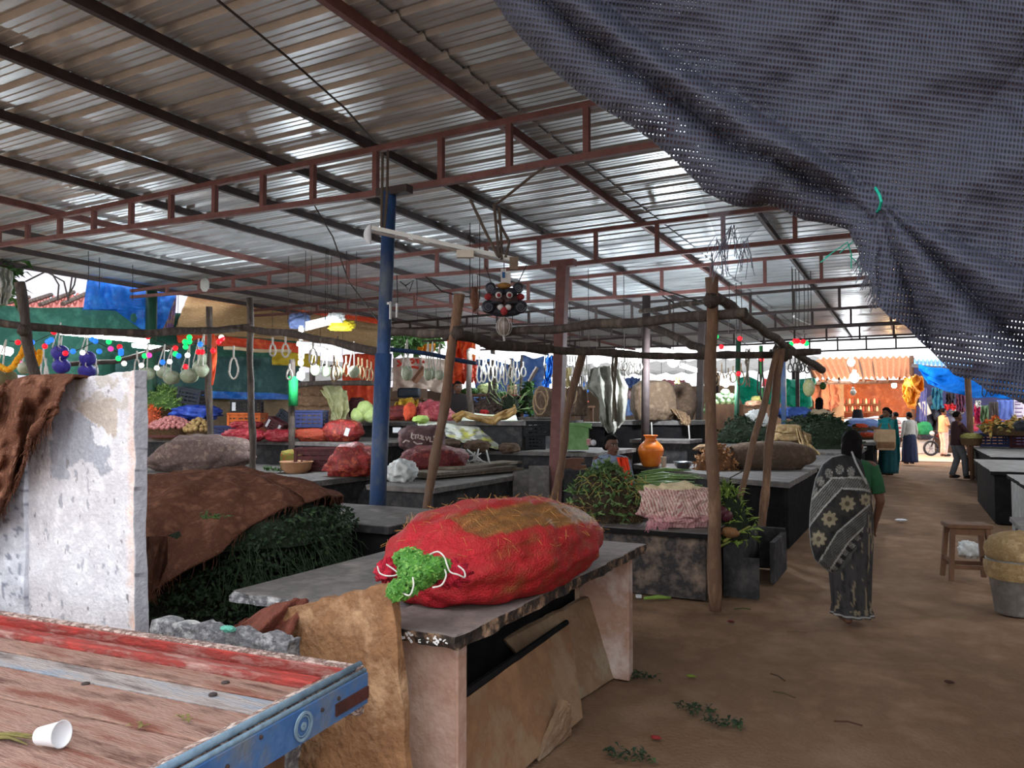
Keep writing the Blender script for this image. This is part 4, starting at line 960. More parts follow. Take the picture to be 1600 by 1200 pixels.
wrap_cloth('cloth_bundle','greyish white cloth hanging at the left edge under the eave','cloth',[[(-10,416,12.4),(8,418,12.4),(20,424,12.4)],[(-10,446,12.3),(8,440,12.3),(20,452,12.3)],[(-6,474,12.3),(4,476,12.3),(12,476,12.3)]],M('grey_white_cloth',(186,190,180),(150,156,146),bump=.4),wob=.1,sd=11)
# ================================================================ CENTRE STALLS
def polystall(label,pts,z,th=.07,mat=None,legm=None,name='stone_table',inset=.06,seams=None,cat='stall table'):
    c=sum((Vector((x,y,0)) for x,y in pts),Vector())/len(pts); t=thing(name,label,cat,c)
    def ring(zz,k,wj):
        out=[]
        for i in range(len(pts)):
            a,b=Vector((*pts[i],0)),Vector((*pts[(i+1)%len(pts)],0))
            for s in range(14):
                p=a.lerp(b,s/14); p=c+(p-c)*k; p.z=zz; out.append(p+Vector((wj*nz((p.x*9,p.y*9,zz*9)),wj*nz((p.x*9+5,p.y*9,zz*9)),0)))
        return out
    a=MB(); a.ring_loft([ring(z-th,1,.012),ring(z-.006,1,.008),ring(z,.995,.004)]); a.build('table_top',mat or m_slab,t)
    for i in range(len(pts)):
        p,q=Vector((*pts[i],0)),Vector((*pts[(i+1)%len(pts)],0)); p=c+(p-c)*(1-inset); q=c+(q-c)*(1-inset); n_=(c-(p+q)/2).normalized()*.05
        a=MB(); a.add([p,q,q+n_,p+n_]+[v+Vector((0,0,z-th)) for v in (p,q,q+n_,p+n_)],[(0,1,2,3),(4,5,6,7),(0,1,5,4),(1,2,6,5),(2,3,7,6),(3,0,4,7)]); a.build('side_slab',legm or m_slabdark,t)
    return t
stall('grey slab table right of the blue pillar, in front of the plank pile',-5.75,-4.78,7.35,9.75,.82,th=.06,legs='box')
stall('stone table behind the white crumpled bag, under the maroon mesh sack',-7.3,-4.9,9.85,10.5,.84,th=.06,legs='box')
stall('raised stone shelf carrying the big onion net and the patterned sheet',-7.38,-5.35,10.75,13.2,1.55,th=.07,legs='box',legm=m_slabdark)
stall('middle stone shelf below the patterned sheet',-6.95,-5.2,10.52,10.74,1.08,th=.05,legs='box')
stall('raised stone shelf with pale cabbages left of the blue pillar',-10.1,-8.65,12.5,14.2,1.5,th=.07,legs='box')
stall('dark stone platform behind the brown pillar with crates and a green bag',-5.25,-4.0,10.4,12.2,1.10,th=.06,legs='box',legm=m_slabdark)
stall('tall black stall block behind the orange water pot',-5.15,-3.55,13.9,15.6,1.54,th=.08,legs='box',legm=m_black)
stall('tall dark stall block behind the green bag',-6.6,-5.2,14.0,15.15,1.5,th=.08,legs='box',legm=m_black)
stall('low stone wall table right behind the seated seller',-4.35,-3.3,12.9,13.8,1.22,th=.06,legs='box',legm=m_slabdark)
polystall('stone slab table carrying the orange water pot and ginger',[(-4.14,12.45),(-2.12,10.35),(-2.3,13.0),(-4.1,12.85)],.82,legm=m_slabdark)
polystall('grey slab table at the aisle corner, under the long gunny sack',[(-2.09,10.30),(-1.32,9.95),(-1.30,13.0),(-2.27,13.0)],.82,legm=m_black)
polystall('dark table end further along the aisle behind the folded gunny sacks',[(-2.5,13.4),(-1.2,13.3),(-1.25,16.5),(-2.6,16.6)],.84,legm=m_black)
gt=stall('low dark stone table with the seller\'s greens and herbs',-2.98,-1.58,6.85,8.35,.60,th=.05,legs='box',legm=M('stained_slab',(112,100,92),(48,46,48),(130,112,98),sc=2.2,rough=.9,bump=.3,contrast=.8),edge=m_black)
a=MB(); a.bb((-1.52,7.2,0),(-1.47,8.9,.42)); a.bb((-1.5,8.85,0),(-1.1,8.9,.42)); 
tr=thing('stone_trough','low grey stone trough beside the herb table on the aisle','trough',(-1.4,8.0,0))
for lo_,hi_ in [((-1.53,7.15,0),(-1.47,8.7,.44)),((-1.53,8.65,0),(-1.2,8.7,.44)),((-1.24,7.9,0),(-1.19,8.7,.40)),((-1.53,7.15,0),(-1.22,7.21,.36))]:
    a=MB(); a.bb(lo_,hi_); a.build('side_slab',m_slabdark,tr,bev=.005)
# plank pile, white bag, maroon mesh sack
for k,(x0,y0,x1,y1,d0,d1,lb) in enumerate([(646,735,790,738,9.9,11.4,'lowest board of the flat plank pile on the grey slab table'),(655,730,785,735,9.8,11.2,'second board of the flat plank pile, pale and long'),(700,726,800,730,10.2,11.6,'topmost thin board of the plank pile, poking right')]):
    p,q=P(x0,y0,d=d0),P(x1,y1,d=d1); zz=.822+.04*k; p.z=q.z=zz+.02; dr=(q-p).normalized(); sd=Vector((-dr.y,dr.x,0))*(.34-.08*k); a=MB()
    a.ring_loft([[p-sd,p+sd,p+sd+Vector((0,0,.035)),p-sd+Vector((0,0,.035))],[q-sd,q+sd,q+sd+Vector((0,0,.035)),q-sd+Vector((0,0,.035))]])
    tag(a.build('board',M('weathered_board',(128,116,100),(100,90,78),(146,132,112),sc=4,bump=.3,st=(1,6,1))),lb,'board','boards on the grey slab table')
sack_at('plastic_bag','crumpled white plastic bag between the blue pillar and the slab table','bag',(604,718,652,756),9.6,m_wplas,dep=.4,lump=.25,freq=5,sq=1)
sack_at('mesh_sack','dark maroon mesh sack on the slab table behind the leaning pole','sack',(627,687,728,731),10.6,m_redmaroon,dep=.6,lump=.12,freq=4,z=.84)
m_brsack=M('brown_printed_sack',(104,74,76),(80,58,60),(124,92,92),sc=6,rough=.6,bump=.4,bsc=26)
sk=sack_at('printed_sack','purplish brown printed sack with pale lettering behind the maroon mesh sack','sack',(624,664,694,708),11.3,m_brsack,dep=.4,lump=.18,freq=4,sq=.7)
def scrib(name,pts_list,d,r,mat,parent=None,label=None,cat=None):
    a=MB()
    for pl in pts_list: a.tube([P(x,y,d=d) for x,y in pl],r,5)
    o=a.build(name,mat,parent); 
    if label: tag(o,label,cat)
    return o
scrib('lettering',[[(644,676),(643,684),(646,686)],[(643,680),(648,679)],[(650,679),(649,686)],[(650,680),(654,679),(653,685)],[(656,681),(659,680),(658,686),(655,685)],[(661,681),(660,687),(663,687)],[(665,682),(667,688),(670,682)],[(672,683),(672,690),(676,690)],[(677,682),(682,683)],[(679,683),(679,690)],[(630,692),(634,688),(640,690)],[(646,690),(652,694),(660,693)]],10.98,.012,M('pale_print',(200,186,176),(180,166,158),bump=0),sk)
# onion net and neighbours on the raised shelf
m_onnet=M('onion_red_net',(176,74,84),(134,46,56),(202,112,112),sc=10,rough=.5,bump=.5,bsc=60)
a=MB(); c,w,h=bx(639,621,712,657,12.9); c.z=1.55; on=thing('onion_net','big red net bag packed with round onions, left of the leaning pole','net bag',c)
rt=rotz(YAW); vs_=[]
for k in range(130):
    d=Vector((R(-1,1),R(-1,1),R(0,1)))
    if d.length>1: continue
    d=d.normalized()*R(.72,1); p=c+rt@Vector((d.x*w*.46,d.y*.26,max(.03,d.z*h*.86)))
    a.ball(p,.062,10,7)
o=a.build('onions',m_onnet,on,smooth=True); o['kind']='stuff'
a=MB(); a.ball(c,1,24,14,rot=rt,fn=lambda q,d:Vector((d.x*w*.47,d.y*.27,max(0,d.z)*h*.86))*(1+.06*fbm(d*3,1.5))); a.build('net_bag',m_onnet,on,smooth=True)
sack_at('mesh_bag','small orange-red net bag end tied left of the onion net','net bag',(631,632,650,660),12.7,M('orange_net',(214,88,52),(170,60,40),sc=12,bump=.5),dep=.25,lump=.2,z=1.55)
sack_at('mesh_bag','dull red mesh sack lying between the blue pillar and the onion net','net bag',(596,645,648,661),13.2,m_redmaroon,dep=.5,lump=.15,z=1.55)
sack_at('mesh_bag','second dull red mesh sack stacked behind the orange-red net end','net bag',(606,633,644,648),13.6,m_redmaroon,dep=.4,lump=.15)
wrap_cloth('folded_cloth','mustard yellow cloth heaped behind the onion net','cloth',[[(618,628,13.9),(634,622,13.9),(654,624,13.9)],[(620,640,13.6),(636,638,13.6),(654,640,13.6)],[(628,650,13.5),(640,650,13.5),(652,652,13.5)]],M('mustard_cloth',(196,160,40),(156,120,28),(210,180,70),sc=8,bump=.5),wob=.12,thick=.03)
sack_at('cabbage_bag','pale green plastic bag bulging at the foot of the onion net','bag',(646,649,670,661),12.5,M('pale_green_bag',(176,204,110),(150,180,86),sc=8,rough=.5,bump=.3),dep=.3,lump=.2)
m_cab=M('cabbage_leaf',(206,220,150),(176,198,116),(222,232,180),sc=8,rough=.5,bump=.3)
for (x,y,lb) in [(560,664,'pale green cabbage at the left of the raised shelf'),(570,660,'pale green cabbage, topmost on the raised shelf'),(580,664,'pale green cabbage touching the blue pillar')]:
    c=P(x,y,d=13.6); a=MB(); a.ball(c+Vector((0,0,.0)),.14,16,10,fn=lambda q,d:q*(1+.12*nz(d*3+Vector((x,0,0))))); 
    o=a.build('cabbage',m_cab,smooth=True); tag(o,lb,'cabbage','cabbages on the raised shelf')
    o.location.z=1.5 if y>662 else 1.62
sack_at('gunny_sack','olive brown gunny sacks folded behind the cabbages','sack',(560,632,598,655),14.4,m_jutedark,dep=.4,lump=.25,freq=5)
sack_at('gunny_sack','dark maroon sack bundle behind the folded olive gunny sack','sack',(544,621,570,652),15.2,M('dark_maroon_cloth',(92,46,48),(66,34,38),sc=8,bump=.4),dep=.4,lump=.2)
a=MB(); p=P(620,672,d=12.35); a.box(p,(.13,.01,.085),rotz(YAW)); tag(a.build('price_card',m_white),'small white card stuck on the shelf front right of the blue pillar','card')
# patterned plastic sheet over the shelf
def shcol(u,v):
    c=(222,226,210); n=fbm((u*7,v*5,2)); 
    if n>.10: c=(214,214,110)
    if fbm((u*6+9,v*6,7))>.20: c=(150,152,150)
    if fbm((u*12,v*9,17))>.30: c=(238,238,232)
    if v<.38: c=mixc(c,(226,230,216),.75)
    return c
m_shv=M('printed_plastic',(255,255,255),(236,236,232),sc=8,rough=.45,bump=.3,bsc=20,vcol=True)
wrap_cloth('plastic_sheet','white plastic sheet with yellow and grey blotches over the raised shelf','plastic sheet',[[(655,652,13.0),(690,649,13.3),(730,645,13.6),(780,648,13.8),(803,642,13.8)],[(652,662,12.35),(690,665,12.4),(730,666,12.5),(770,668,12.5),(812,664,12.6)],[(668,676,12.2),(700,680,12.2),(730,684,12.2),(770,686,12.3),(816,684,12.4)],[(705,680,12.2),(722,690,12.1),(745,694,12.1),(775,702,12.1),(818,698,12.2)]],m_shv,nu=60,nv=40,wob=.06,colf=shcol,sd=3,thick=.012)
wrap_cloth('cloth_roll','twisted tan cloth lying along the top of the patterned sheet','cloth',[[(706,648,12.4),(722,641,12.4),(745,648,12.4),(770,650,12.4),(790,640,12.4),(806,634,12.4)],[(712,656,12.2),(730,650,12.2),(750,654,12.2),(775,660,12.2),(792,650,12.2),(806,642,12.2)]],M('tan_cloth',(176,140,80),(140,106,58),(196,164,106),sc=8,bump=.5),wob=.05,thick=.05,nv=10)
for (x0,y0,x1,y1,lb) in [(690,680,720,700,'brown bundle on the middle shelf, just right of the leaning pole'),(724,682,766,700,'grey-brown lump under the patterned sheet'),(779,692,812,708,'brown sack end right of the patterned sheet')]:
    sack_at('sack_bundle',lb,'sack',(x0,y0,x1,y1),11.9,m_jutedark,dep=.3,lump=.2,z=1.08 if x0<779 else None)
a=MB()
wl=[[(725,702),(729,716),(735,728)],[(730,702),(742,712),(750,726)],[(742,706),(740,720),(755,728)],[(748,701),(745,714),(765,730)],[(760,703),(766,730)],[(732,712),(745,712),(752,708)],[(727,724),(742,718),(760,722)]]
for i,pl in enumerate(wl):
    a=MB(); a.tube([P(x,y,d=11.0) for x,y in pl],[.010,.017,.007],6); tag(a.build('plastic_strand',m_wplas,smooth=True),'stretched white plastic strand hanging below the middle shelf','strand','white plastic strands below the middle shelf')
# crates and green bag behind the brown pillar
crate_at('plastic_crate','black crate upside down on the dark platform, upper of two','crate' and (818,657,862,681),12.3,m_crateblk,dep=.45)
crate_at('plastic_crate','black crate standing on the dark platform, lower of two',(821,680,851,703),12.3,m_crateblk,dep=.4,z=1.1)
a=MB(); p,q=P(803,655,d=12.6),P(872,654,d=12.8); a.box((p+q)/2+Vector((0,.2,.012)),((q-p).length,.5,.03),rotz(YAW)); tag(a.build('tray_board',m_slab),'thin grey board on top of the upper black crate','board')
m_gbag=M('green_fabric_bag',(134,176,118),(112,156,96),(150,190,134),sc=4,rough=.8,bump=.3,bsc=30)
c,w,h=bx(879,661,918,702,11.4); gb=thing('shopping_bag','light green square fabric bag on the dark platform','bag',c); rt=rotz(YAW)
a=MB()
def gfn(k,zz): return [c+rt@Vector((sx*w/2*(1+.04*k),sy*.2,zz)) for sx,sy in((-1,-1),(0,-1.06),(1,-1),(1.05,0),(1,1),(0,1),(-1,1),(-1.02,0))]
a.ring_loft([gfn(-.6,0),gfn(-.2,h*.15),gfn(.2,h*.55),gfn(0,h*.85),gfn(1.2,h)]); a.build('bag_body',m_gbag,gb)
a=MB(); a.add([c+rt@Vector(v) for v in[(-w*.55,-.22,h*1.0),(w*.55,-.22,h*1.02),(w*.62,-.24,h*.8),(w*.3,-.235,h*.88),(-w*.3,-.235,h*.92)]],[(0,1,2,3,4)]); a.build('bag_flap',m_gbag,gb).modifiers.new('thick','SOLIDIFY').thickness=.01
a=MB(); a.add([c+rt@Vector(v) for v in[(w*.5,-.2,h*.95),(w*.66,-.1,h*.97),(w*.6,-.14,h*.78)]],[(0,1,2)]); a.build('bag_flap',m_gbag,gb).modifiers.new('thick','SOLIDIFY').thickness=.01
a=MB(); c=P(920,696,d=11.2); a.lathe([(.03,0),(.032,.09),(.03,.1),(.001,.1)],c,14); tag(a.build('small_can',M('red_white_can',(190,60,56),(220,216,212),sc=20,bump=0),smooth=True),'little red and white can beside the green bag','can')
a=MB(); c=P(927,696,d=11.2); a.ball(c+Vector((0,0,.04)),.045,12,8); tag(a.build('white_ball',m_white,smooth=True),'small white round lump right of the little can','lump')
for k,(x,y) in enumerate([(884,728),(896,726),(905,730),(889,720),(902,719)]):
    a=MB(); c=P(x,y,d=10.1); a.box(c,(.18,.10,.06),rotz(YAW+R(-.1,.1))); tag(a.build('brick',M('old_brick',(120,84,66),(94,66,54),sc=10,bump=.4)),'old brown brick in the small stack under the dark platform','brick','bricks under the dark platform')
for (x0,y0,x1,y1,d,lb) in [(826,728,858,776,9.9,'pale grey slab leaning under the dark platform, left of the brown pillar'),(801,738,828,775,10.2,'grey slab leaning beside the end of the slab table'),(881,735,925,800,9.6,'dark grey slab standing behind the herb pile')]:
    p=[P(x0,y0,d=d+.25),P(x1,y0,d=d+.25),P(x1,y1,d=d),P(x0,y1,d=d)]
    for i_ in(2,3): p[i_].z=0
    o=plate(p,.05,8,12,'stone_slab',m_slab if x0<880 else m_slabdark,None,.004); tag(o,lb,'stone slab')
# two covered heaps on the tall block
m_covcloth=M('grey_green_sheet',(152,150,140),(122,120,112),(172,170,160),sc=4,rough=1,spec=.05,bump=.4,bsc=14)
wrap_cloth('grey_sheet','big grey-green sheet hung over a post, its tail hanging down in folds','sheet',[[(924,577,13.4),(940,571,13.2),(955,572,13.2),(972,582,13.4)],[(916,606,13.2),(938,600,13.0),(958,600,13.0),(981,604,13.3)],[(936,622,13.2),(945,630,13.0),(958,632,13.0),(980,622,13.2)],[(938,655,13.1),(946,656,13.0),(958,657,13.0),(978,656,13.1)],[(942,664,13.0),(950,676,12.9),(960,676,12.9),(967,668,13.0)]],m_covcloth,nu=46,nv=50,wob=.09,thick=.02,sd=5)
m_gunny2=M('dull_gunny',(130,108,88),(102,84,68),(148,126,104),sc=6,rough=.95,bump=.6,bsc=60)
sack_at('covered_heap','brown sackcloth heap on the tall black block, left of the two','covered heap',(988,597,1054,660),14.4,m_gunny2,dep=.6,lump=.10,sq=.55,z=1.54)
sack_at('covered_heap','lumpier grey-brown sackcloth heap on the tall black block, right of the two','covered heap',(1046,601,1088,660),14.6,m_jutedark,dep=.6,lump=.12,sq=.8,z=1.54)
wrap_cloth('gunny_flap','gunny cloth flap hanging over the corner of the tall black block','cloth',[[(1048,638,14.1),(1066,642,14.1),(1078,650,14.0)],[(1060,650,13.9),(1070,656,13.8),(1080,658,13.8)],[(1066,662,13.75),(1072,664,13.7),(1077,664,13.7)]],m_jute,wob=.05,thick=.02)
for (x0,y0,x1,y1) in [(1018,660,1020,712),(1076,664,1079,705)]:
    a=MB(); a.tube([P(x0,y0,d=13.6),P(x1,y1,d=13.6)],.012,5); tag(a.build('hanging_string',m_sky_rope),'pale string hanging down the face of the tall black block','string','strings on the tall black block')
# brown bundles, produce and people stall far centre
m_bundle=M('straw_bundle',(112,90,74),(80,64,54),(132,110,92),sc=14,rough=.95,bump=.8,bsc=50,st=(1,1,.3))
sack_at('straw_bundle','tall brown straw bundle with rope coils left of the brown pillar','bundle',(834,606,864,656),13.4,m_bundle,dep=.35,sq=.45,lump=.06)
sack_at('straw_bundle','tall brown straw bundle with rope coils right of the brown pillar','bundle',(884,604,918,650),14.9,m_bundle,dep=.35,sq=.45,lump=.06)
for (x,y,d) in [(846,622,13.05),(843,630,13.05),(892,616,14.5)]:
    a=MB(); c=P(x,y,d=d); a.tube([c+RT*(.11*math.cos(t/10*6.283))+Vector((0,0,.2*math.sin(t/10*6.283))) for t in range(11)],.014,6); tag(a.build('rope_coil',M('tan_rope',(158,132,100),(126,104,78),sc=30)),'coil of tan rope hung on a straw bundle','rope','rope coils on the straw bundles')
m_prod=M('dark_root_pile',(92,74,66),(58,46,44),(116,98,80),sc=16,rough=.9,bump=1,bsc=40)
leaf_heap('root_heap','dark heap of small roots behind the patterned sheet','vegetables',(728,622,806,652),15.5,m_prod,m_prod,dep=1,n=500,ls=.10,lw=.05,droop=0,kindp='roots')
leaf_heap('spinach_heap','bright green leafy heap right of the woman in the pink scarf','greens',(815,606,838,640),17,m_leaf,m_core,dep=.5,n=260,ls=.2,lw=.07,kindp='leaves')
leaf_heap('onion_stalks','thin pale green stalks fanned over the dark root heap','greens',(783,616,812,640),15.2,M('pale_stalk',(170,190,140),(130,156,100),bump=0),m_core,dep=.3,n=60,ls=.5,lw=.02,droop=-.5,kindp='stalks')
for (x0,y0,x1,y1,d,mt_,lb) in [(746,600,772,615,19,M('pale_veg',(220,226,170),(186,206,130),sc=14,bump=.4),'heap of pale white gourds on the blue-backed rack'),(762,596,778,612,19.2,m_cab,'pile of pale cabbages topping the blue-backed rack'),(722,606,748,616,18.8,m_leaf,'green chillies heaped at the left end of the rack'),(776,612,794,622,18.6,m_leaf,'small heap of greens left of the pink-scarf woman'),(898,622,918,632,17,M('tomato',(226,96,60),(190,66,46),sc=16,bump=.3),'orange-red tomatoes heaped right of the brown pillar'),(750,640,764,650,14.6,M('red_chilli',(180,40,40),(140,30,34),sc=20,bump=.6),'little heap of red chillies in front of the dark roots')]:
    sack_at('vegetable_heap',lb,'vegetables',(x0,y0,x1,y1),d,mt_,dep=.5,lump=.25,freq=8)
for (x0,x1,y,d,lb) in [(720,790,616,19,'wooden rack board under the pale gourds'),(722,806,653,15.4,'board under the dark root heap'),(896,926,634,17,'board under the orange-red tomatoes'),(600,665,622,17.6,'dark counter board behind the mustard cloth')]:
    p,q=P(x0,y,d=d),P(x1,y,d=d); t=thing('display_rack',lb,'rack',((p+q)/2).xy.to_3d()); a=MB(); a.box((p+q)/2-Vector((0,0,.03)),((q-p).length,1.0,.05),rotz(YAW)); a.build('shelf_board',m_wood,t)
    for s in(.04,.96):
        r_=p.lerp(q,s); a=MB(); a.bb((r_.x-.03,r_.y-.03,0),(r_.x+.03,r_.y+.03,r_.z-.03)); a.build('leg',m_wood,t)
# backdrop cloths
m_tarpw=M('washed_blue_tarp',(88,122,176),(66,96,150),(120,150,196),sc=2.5,rough=.6,bump=.3,bsc=9)
wrap_cloth('tarpaulin','washed-out blue tarpaulin wall behind the far centre stalls','tarp',[[(742,562,23),(790,560,23),(850,556,23.5)],[(742,600,23),(790,598,23),(850,600,23.5)],[(742,650,23),(790,650,23),(850,650,23.5)]],m_tarpw,wob=.2,nu=60)
wrap_cloth('tarpaulin','bright blue tarpaulin folded beside the brown pillar','tarp',[[(856,556,20),(866,556,20)],[(850,590,20),(862,590,20)],[(846,612,20),(858,606,20)]],m_tarpb,wob=.15,sd=3,nu=12)
wrap_cloth('tarpaulin','bright blue tarpaulin hanging between the brown pillar and the grey sheet','tarp',[[(914,595,20),(922,598,20)],[(900,620,20),(920,610,20)],[(898,634,20),(912,632,20)]],m_tarpb,wob=.12,sd=5,nu=12)
m_orange=M('saffron_cloth',(236,96,46),(206,70,36),(240,140,60),sc=3,rough=.7,bump=.3,bsc=14)
wrap_cloth('saffron_cloth','bright orange-red cloth hanging behind the leaning pole','cloth',[[(698,530,22),(720,528,22),(744,530,22)],[(700,565,22),(722,566,22),(742,566,22)],[(703,602,22),(722,600,22),(740,596,22)]],m_orange,wob=.2,sd=2)
wrap_cloth('saffron_cloth','orange-yellow cloth hanging over the blue rail','cloth',[[(652,545,18.5),(664,538,18.5),(680,536,18.5)],[(655,552,18.4),(668,552,18.4),(680,548,18.4)]],M('amber_cloth',(240,166,50),(214,130,36),bump=.3),wob=.1,sd=6,nv=8)
wrap_cloth('saffron_cloth','hanging orange and pink cloths right of the leaning pole','cloth',[[(722,560,21),(735,562,21),(745,566,21)],[(724,590,21),(736,592,21),(745,600,21)]],M('pink_orange_cloth',(240,140,110),(226,90,70),(240,200,180),sc=9,bump=.3),wob=.15,sd=9)
po=wrap_cloth('banner','cream banner with red lettering behind the hanging gourds','banner',[[(614,560,19.5),(650,558,19.5),(700,562,19.5)],[(614,590,19.5),(650,592,19.5),(700,592,19.5)],[(613,612,19.5),(650,606,19.5),(690,614,19.5)]],M('cream_banner',(216,196,178),(196,176,160),(226,210,196),sc=5,bump=.1),wob=.05,sd=4)
scrib('lettering',[[(641,563),(645,561),(647,565),(643,568)],[(649,563),(653,562),(653,568)],[(643,573),(650,574),(654,575)],[(660,565),(664,566)],[(621,563),(627,569),(621,572)]],19.2,.035,M('red_ink',(196,66,50),(176,50,40),bump=0),po)
scrib('painted_stick',[[(647,597),(655,586),(664,575)]],19.2,.09,M('brown_ink',(150,108,84),(120,84,66),bump=0),po)
sack_at('black_box','dark box on the counter below the cream banner','box',(622,606,656,621),17.5,m_cratedark,dep=.4,sq=.35,lump=.03)
a=MB()
for k in range(420):
    p=P(R(618,684),R(518,545),d=30+R(-2,2)); a.leaf(p,Vector((R(-1,1),R(-1,1),R(-1,.6))),Vector((R(-1,1),R(-1,1),1)),R(.3,.6),R(.12,.25))
a.tube([P(650,560,d=30),P(652,525,d=30)],.12,8)
tag(a.build('tree_foliage',m_leaf),'green tree leaves seen past the blue pillar under the roof edge','tree',None,'stuff')
# white board, silver wrap and yellow plastic stuffed under the roof
a=MB(); p,q=P(478,503,d=11.9),P(517,494,d=11.9); u=(q-p); a.ring_loft([[p,p-Vector((0,0,.14)),p-Vector((0,.02,.14)),p-Vector((0,.02,0))],[q,q-Vector((0,0,.13)),q-Vector((0,.02,.13)),q-Vector((0,.02,0))]]); tag(a.build('white_board',m_white),'tilted white board hung under the roof beside the lit tube','board')
sack_at('silver_wrap','crumpled silver plastic beside the hanging white board','plastic',(512,489,538,504),11.9,m_wplas,dep=.15,lump=.35,freq=6)
sack_at('yellow_plastic','crumpled yellow plastic below the silver one under the roof','plastic',(514,500,554,517),12.0,M('yellow_plastic',(206,184,40),(170,150,30),sc=8,rough=.5,bump=.4),dep=.15,lump=.3,freq=5)
sack_at('blue_grey_bundle','blue-grey cloth bundle tied above the vertical tube lamp','bundle',(452,490,484,514),12.3,M('blue_grey_cloth',(96,110,150),(70,82,116),bump=.4),dep=.2,lump=.3,freq=5)
# ---------------------------------------------------------------- seller's table
leaf_heap('herb_pile','pile of uprooted herbs, leaves up and brown roots towards the aisle','herbs',(887,752,1006,830),7.75,M('herb_leaf',(112,140,84),(74,102,56),(144,164,108),sc=14,bump=.1),M('root_core',(78,60,44),(50,42,30),(96,78,56),sc=18,bump=1,bsc=50),dep=.75,n=1800,ls=.085,lw=.026,droop=.0,z=.60,lump=.25)
a=MB(); c,w,h=bx(890,785,1005,835,7.45)
for k in range(420):
    p=c+RT*R(-w*.46,w*.5)+Vector((0,R(-.05,.15),R(0.02,h*.9))); dd=Vector((R(-1,1),-R(.1,.8),-R(.1,1))).normalized(); q=p+dd*R(.05,.13); a.tube([p,p.lerp(q,.5)+Vector((R(-.02,.02),0,R(0,.02))),q],[.004,.003,.001],4)
rt_=tag(a.build('herb_roots',M('herb_root',(126,98,68),(92,70,50),(160,132,92),sc=20,bump=.2)),'tangle of brown herb roots hanging over the front table edge','roots',None,'stuff')
a=MB()
for k in range(110):
    p=c+RT*R(-w*.45,w*.45)+Vector((0,R(.0,.4),h*1.0+R(-.05,.28))); dd=Vector((R(-1,1),-R(0,.6),-R(-.3,1))).normalized(); q=p+dd*R(.08,.15); a.tube([p,p.lerp(q,.5)+Vector((0,0,.02)),q],[.004,.004,.002],4)
tag(a.build('herb_stems',M('yellow_stem',(176,160,92),(140,132,70),sc=20,bump=0)),'bent yellow stems among the uprooted herbs','stems',None,'stuff')
m_stalk=M('green_stalk',(146,176,106),(96,130,68),(182,200,142),sc=9,rough=.5,bump=.05,st=(1,1,1))
p0=None
for k in range(34):
    y0=lerp(737,772,random.random()); d=lerp(8.9,8.2,(y0-737)/35); xx=R(985,1010); x1=R(1075,1100)
    p,q=P(xx,y0+R(-3,4),d=d),P(x1,y0+R(-5,3),d=d+.12); a=MB(); a.tube([p,p.lerp(q,.5)+Vector((0,0,R(0,.04))),q],[.008,.013,.006],7)
    o=a.build('drumstick_pod',m_stalk,smooth=True); tag(o,'long green drumstick pod in the bundle laid behind the striped sack','vegetable pod','drumstick pods on the herb table')
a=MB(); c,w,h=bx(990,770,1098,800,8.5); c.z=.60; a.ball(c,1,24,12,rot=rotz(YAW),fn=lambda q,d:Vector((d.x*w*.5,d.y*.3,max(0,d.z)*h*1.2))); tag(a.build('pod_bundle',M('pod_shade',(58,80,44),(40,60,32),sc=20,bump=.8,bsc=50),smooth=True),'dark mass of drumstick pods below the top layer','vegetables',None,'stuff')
def stcol(x,y,z):
    s=math.sin((x*1.1+z*.25+0.003*nz((x*6,y*6,z*6)))*132); c=(226,204,190) if s>-.35 else (176,110,112)
    if z<.30: c=mixc(c,(214,150,158),.5)
    if z>.9: c=(226,208,170)
    return c
m_stripe=M('striped_sack',(255,255,255),(232,226,222),sc=10,rough=.9,bump=.5,bsc=40,vcol=True)
ss=sack_at('striped_sack','cream sack with thin red stripes and a frayed pink edge on the herb table','sack',(1003,760,1107,826),7.25,m_stripe,dep=.40,lump=.24,freq=4,sq=.72,nu=300,nv=90,colf=stcol,z=.60)
a=MB()
for k in range(120):
    p=P(R(1010,1045),R(812,826),d=7.02); q=p+Vector((R(-.02,.02),R(-.02,.0),-R(.02,.05))); a.tube([p,q],.0016,4)
o=a.build('frayed_fringe',M('pink_thread',(220,160,166),(196,130,140),bump=0),ss); o['kind']='stuff'
leaf_heap('coriander_pile','yellow-green coriander bunches beside the tall peeled post','coriander',(1092,748,1172,822),7.55,M('yellow_green',(134,156,66),(98,124,48),(166,182,92),sc=14,bump=.1),m_core,dep=.5,n=700,ls=.12,lw=.022,droop=.5,z=.46)
for (x,y,r_,lb) in [(1135,806,.06,'dark red onion at the edge of the stone trough'),(1128,800,.055,'dark purple onion beside the peeled post')]:
    a=MB(); a.ball(P(x,y,d=7.3),r_,14,9); tag(a.build('red_onion',M('purple_onion',(92,40,52),(66,30,40),sc=14,rough=.4,bump=.1),smooth=True),lb,'onion')
a=MB(); a.ball(P(1140,832,d=7.2),(.09,.06,.05),14,9,fn=lambda q,d:q*(1+.2*nz(d*3))); tag(a.build('root_vegetable',M('root_veg',(150,108,70),(120,84,54),sc=14,bump=.3),smooth=True),'tan knobbly root on the rim of the stone trough','vegetable')
for (x0,y0,x1,y1,lb) in [(1130,846,1172,822,'yellow-green stalk poking right over the trough rim'),(1122,855,1150,842,'pale stalk lying along the trough rim')]:
    a=MB(); a.tube([P(x0,y0,d=7.15),P(x1,y1,d=7.4)],[.014,.009],6); tag(a.build('stalk',M('pale_green_stalk',(160,160,84),(130,134,64)),smooth=True),lb,'stalk')
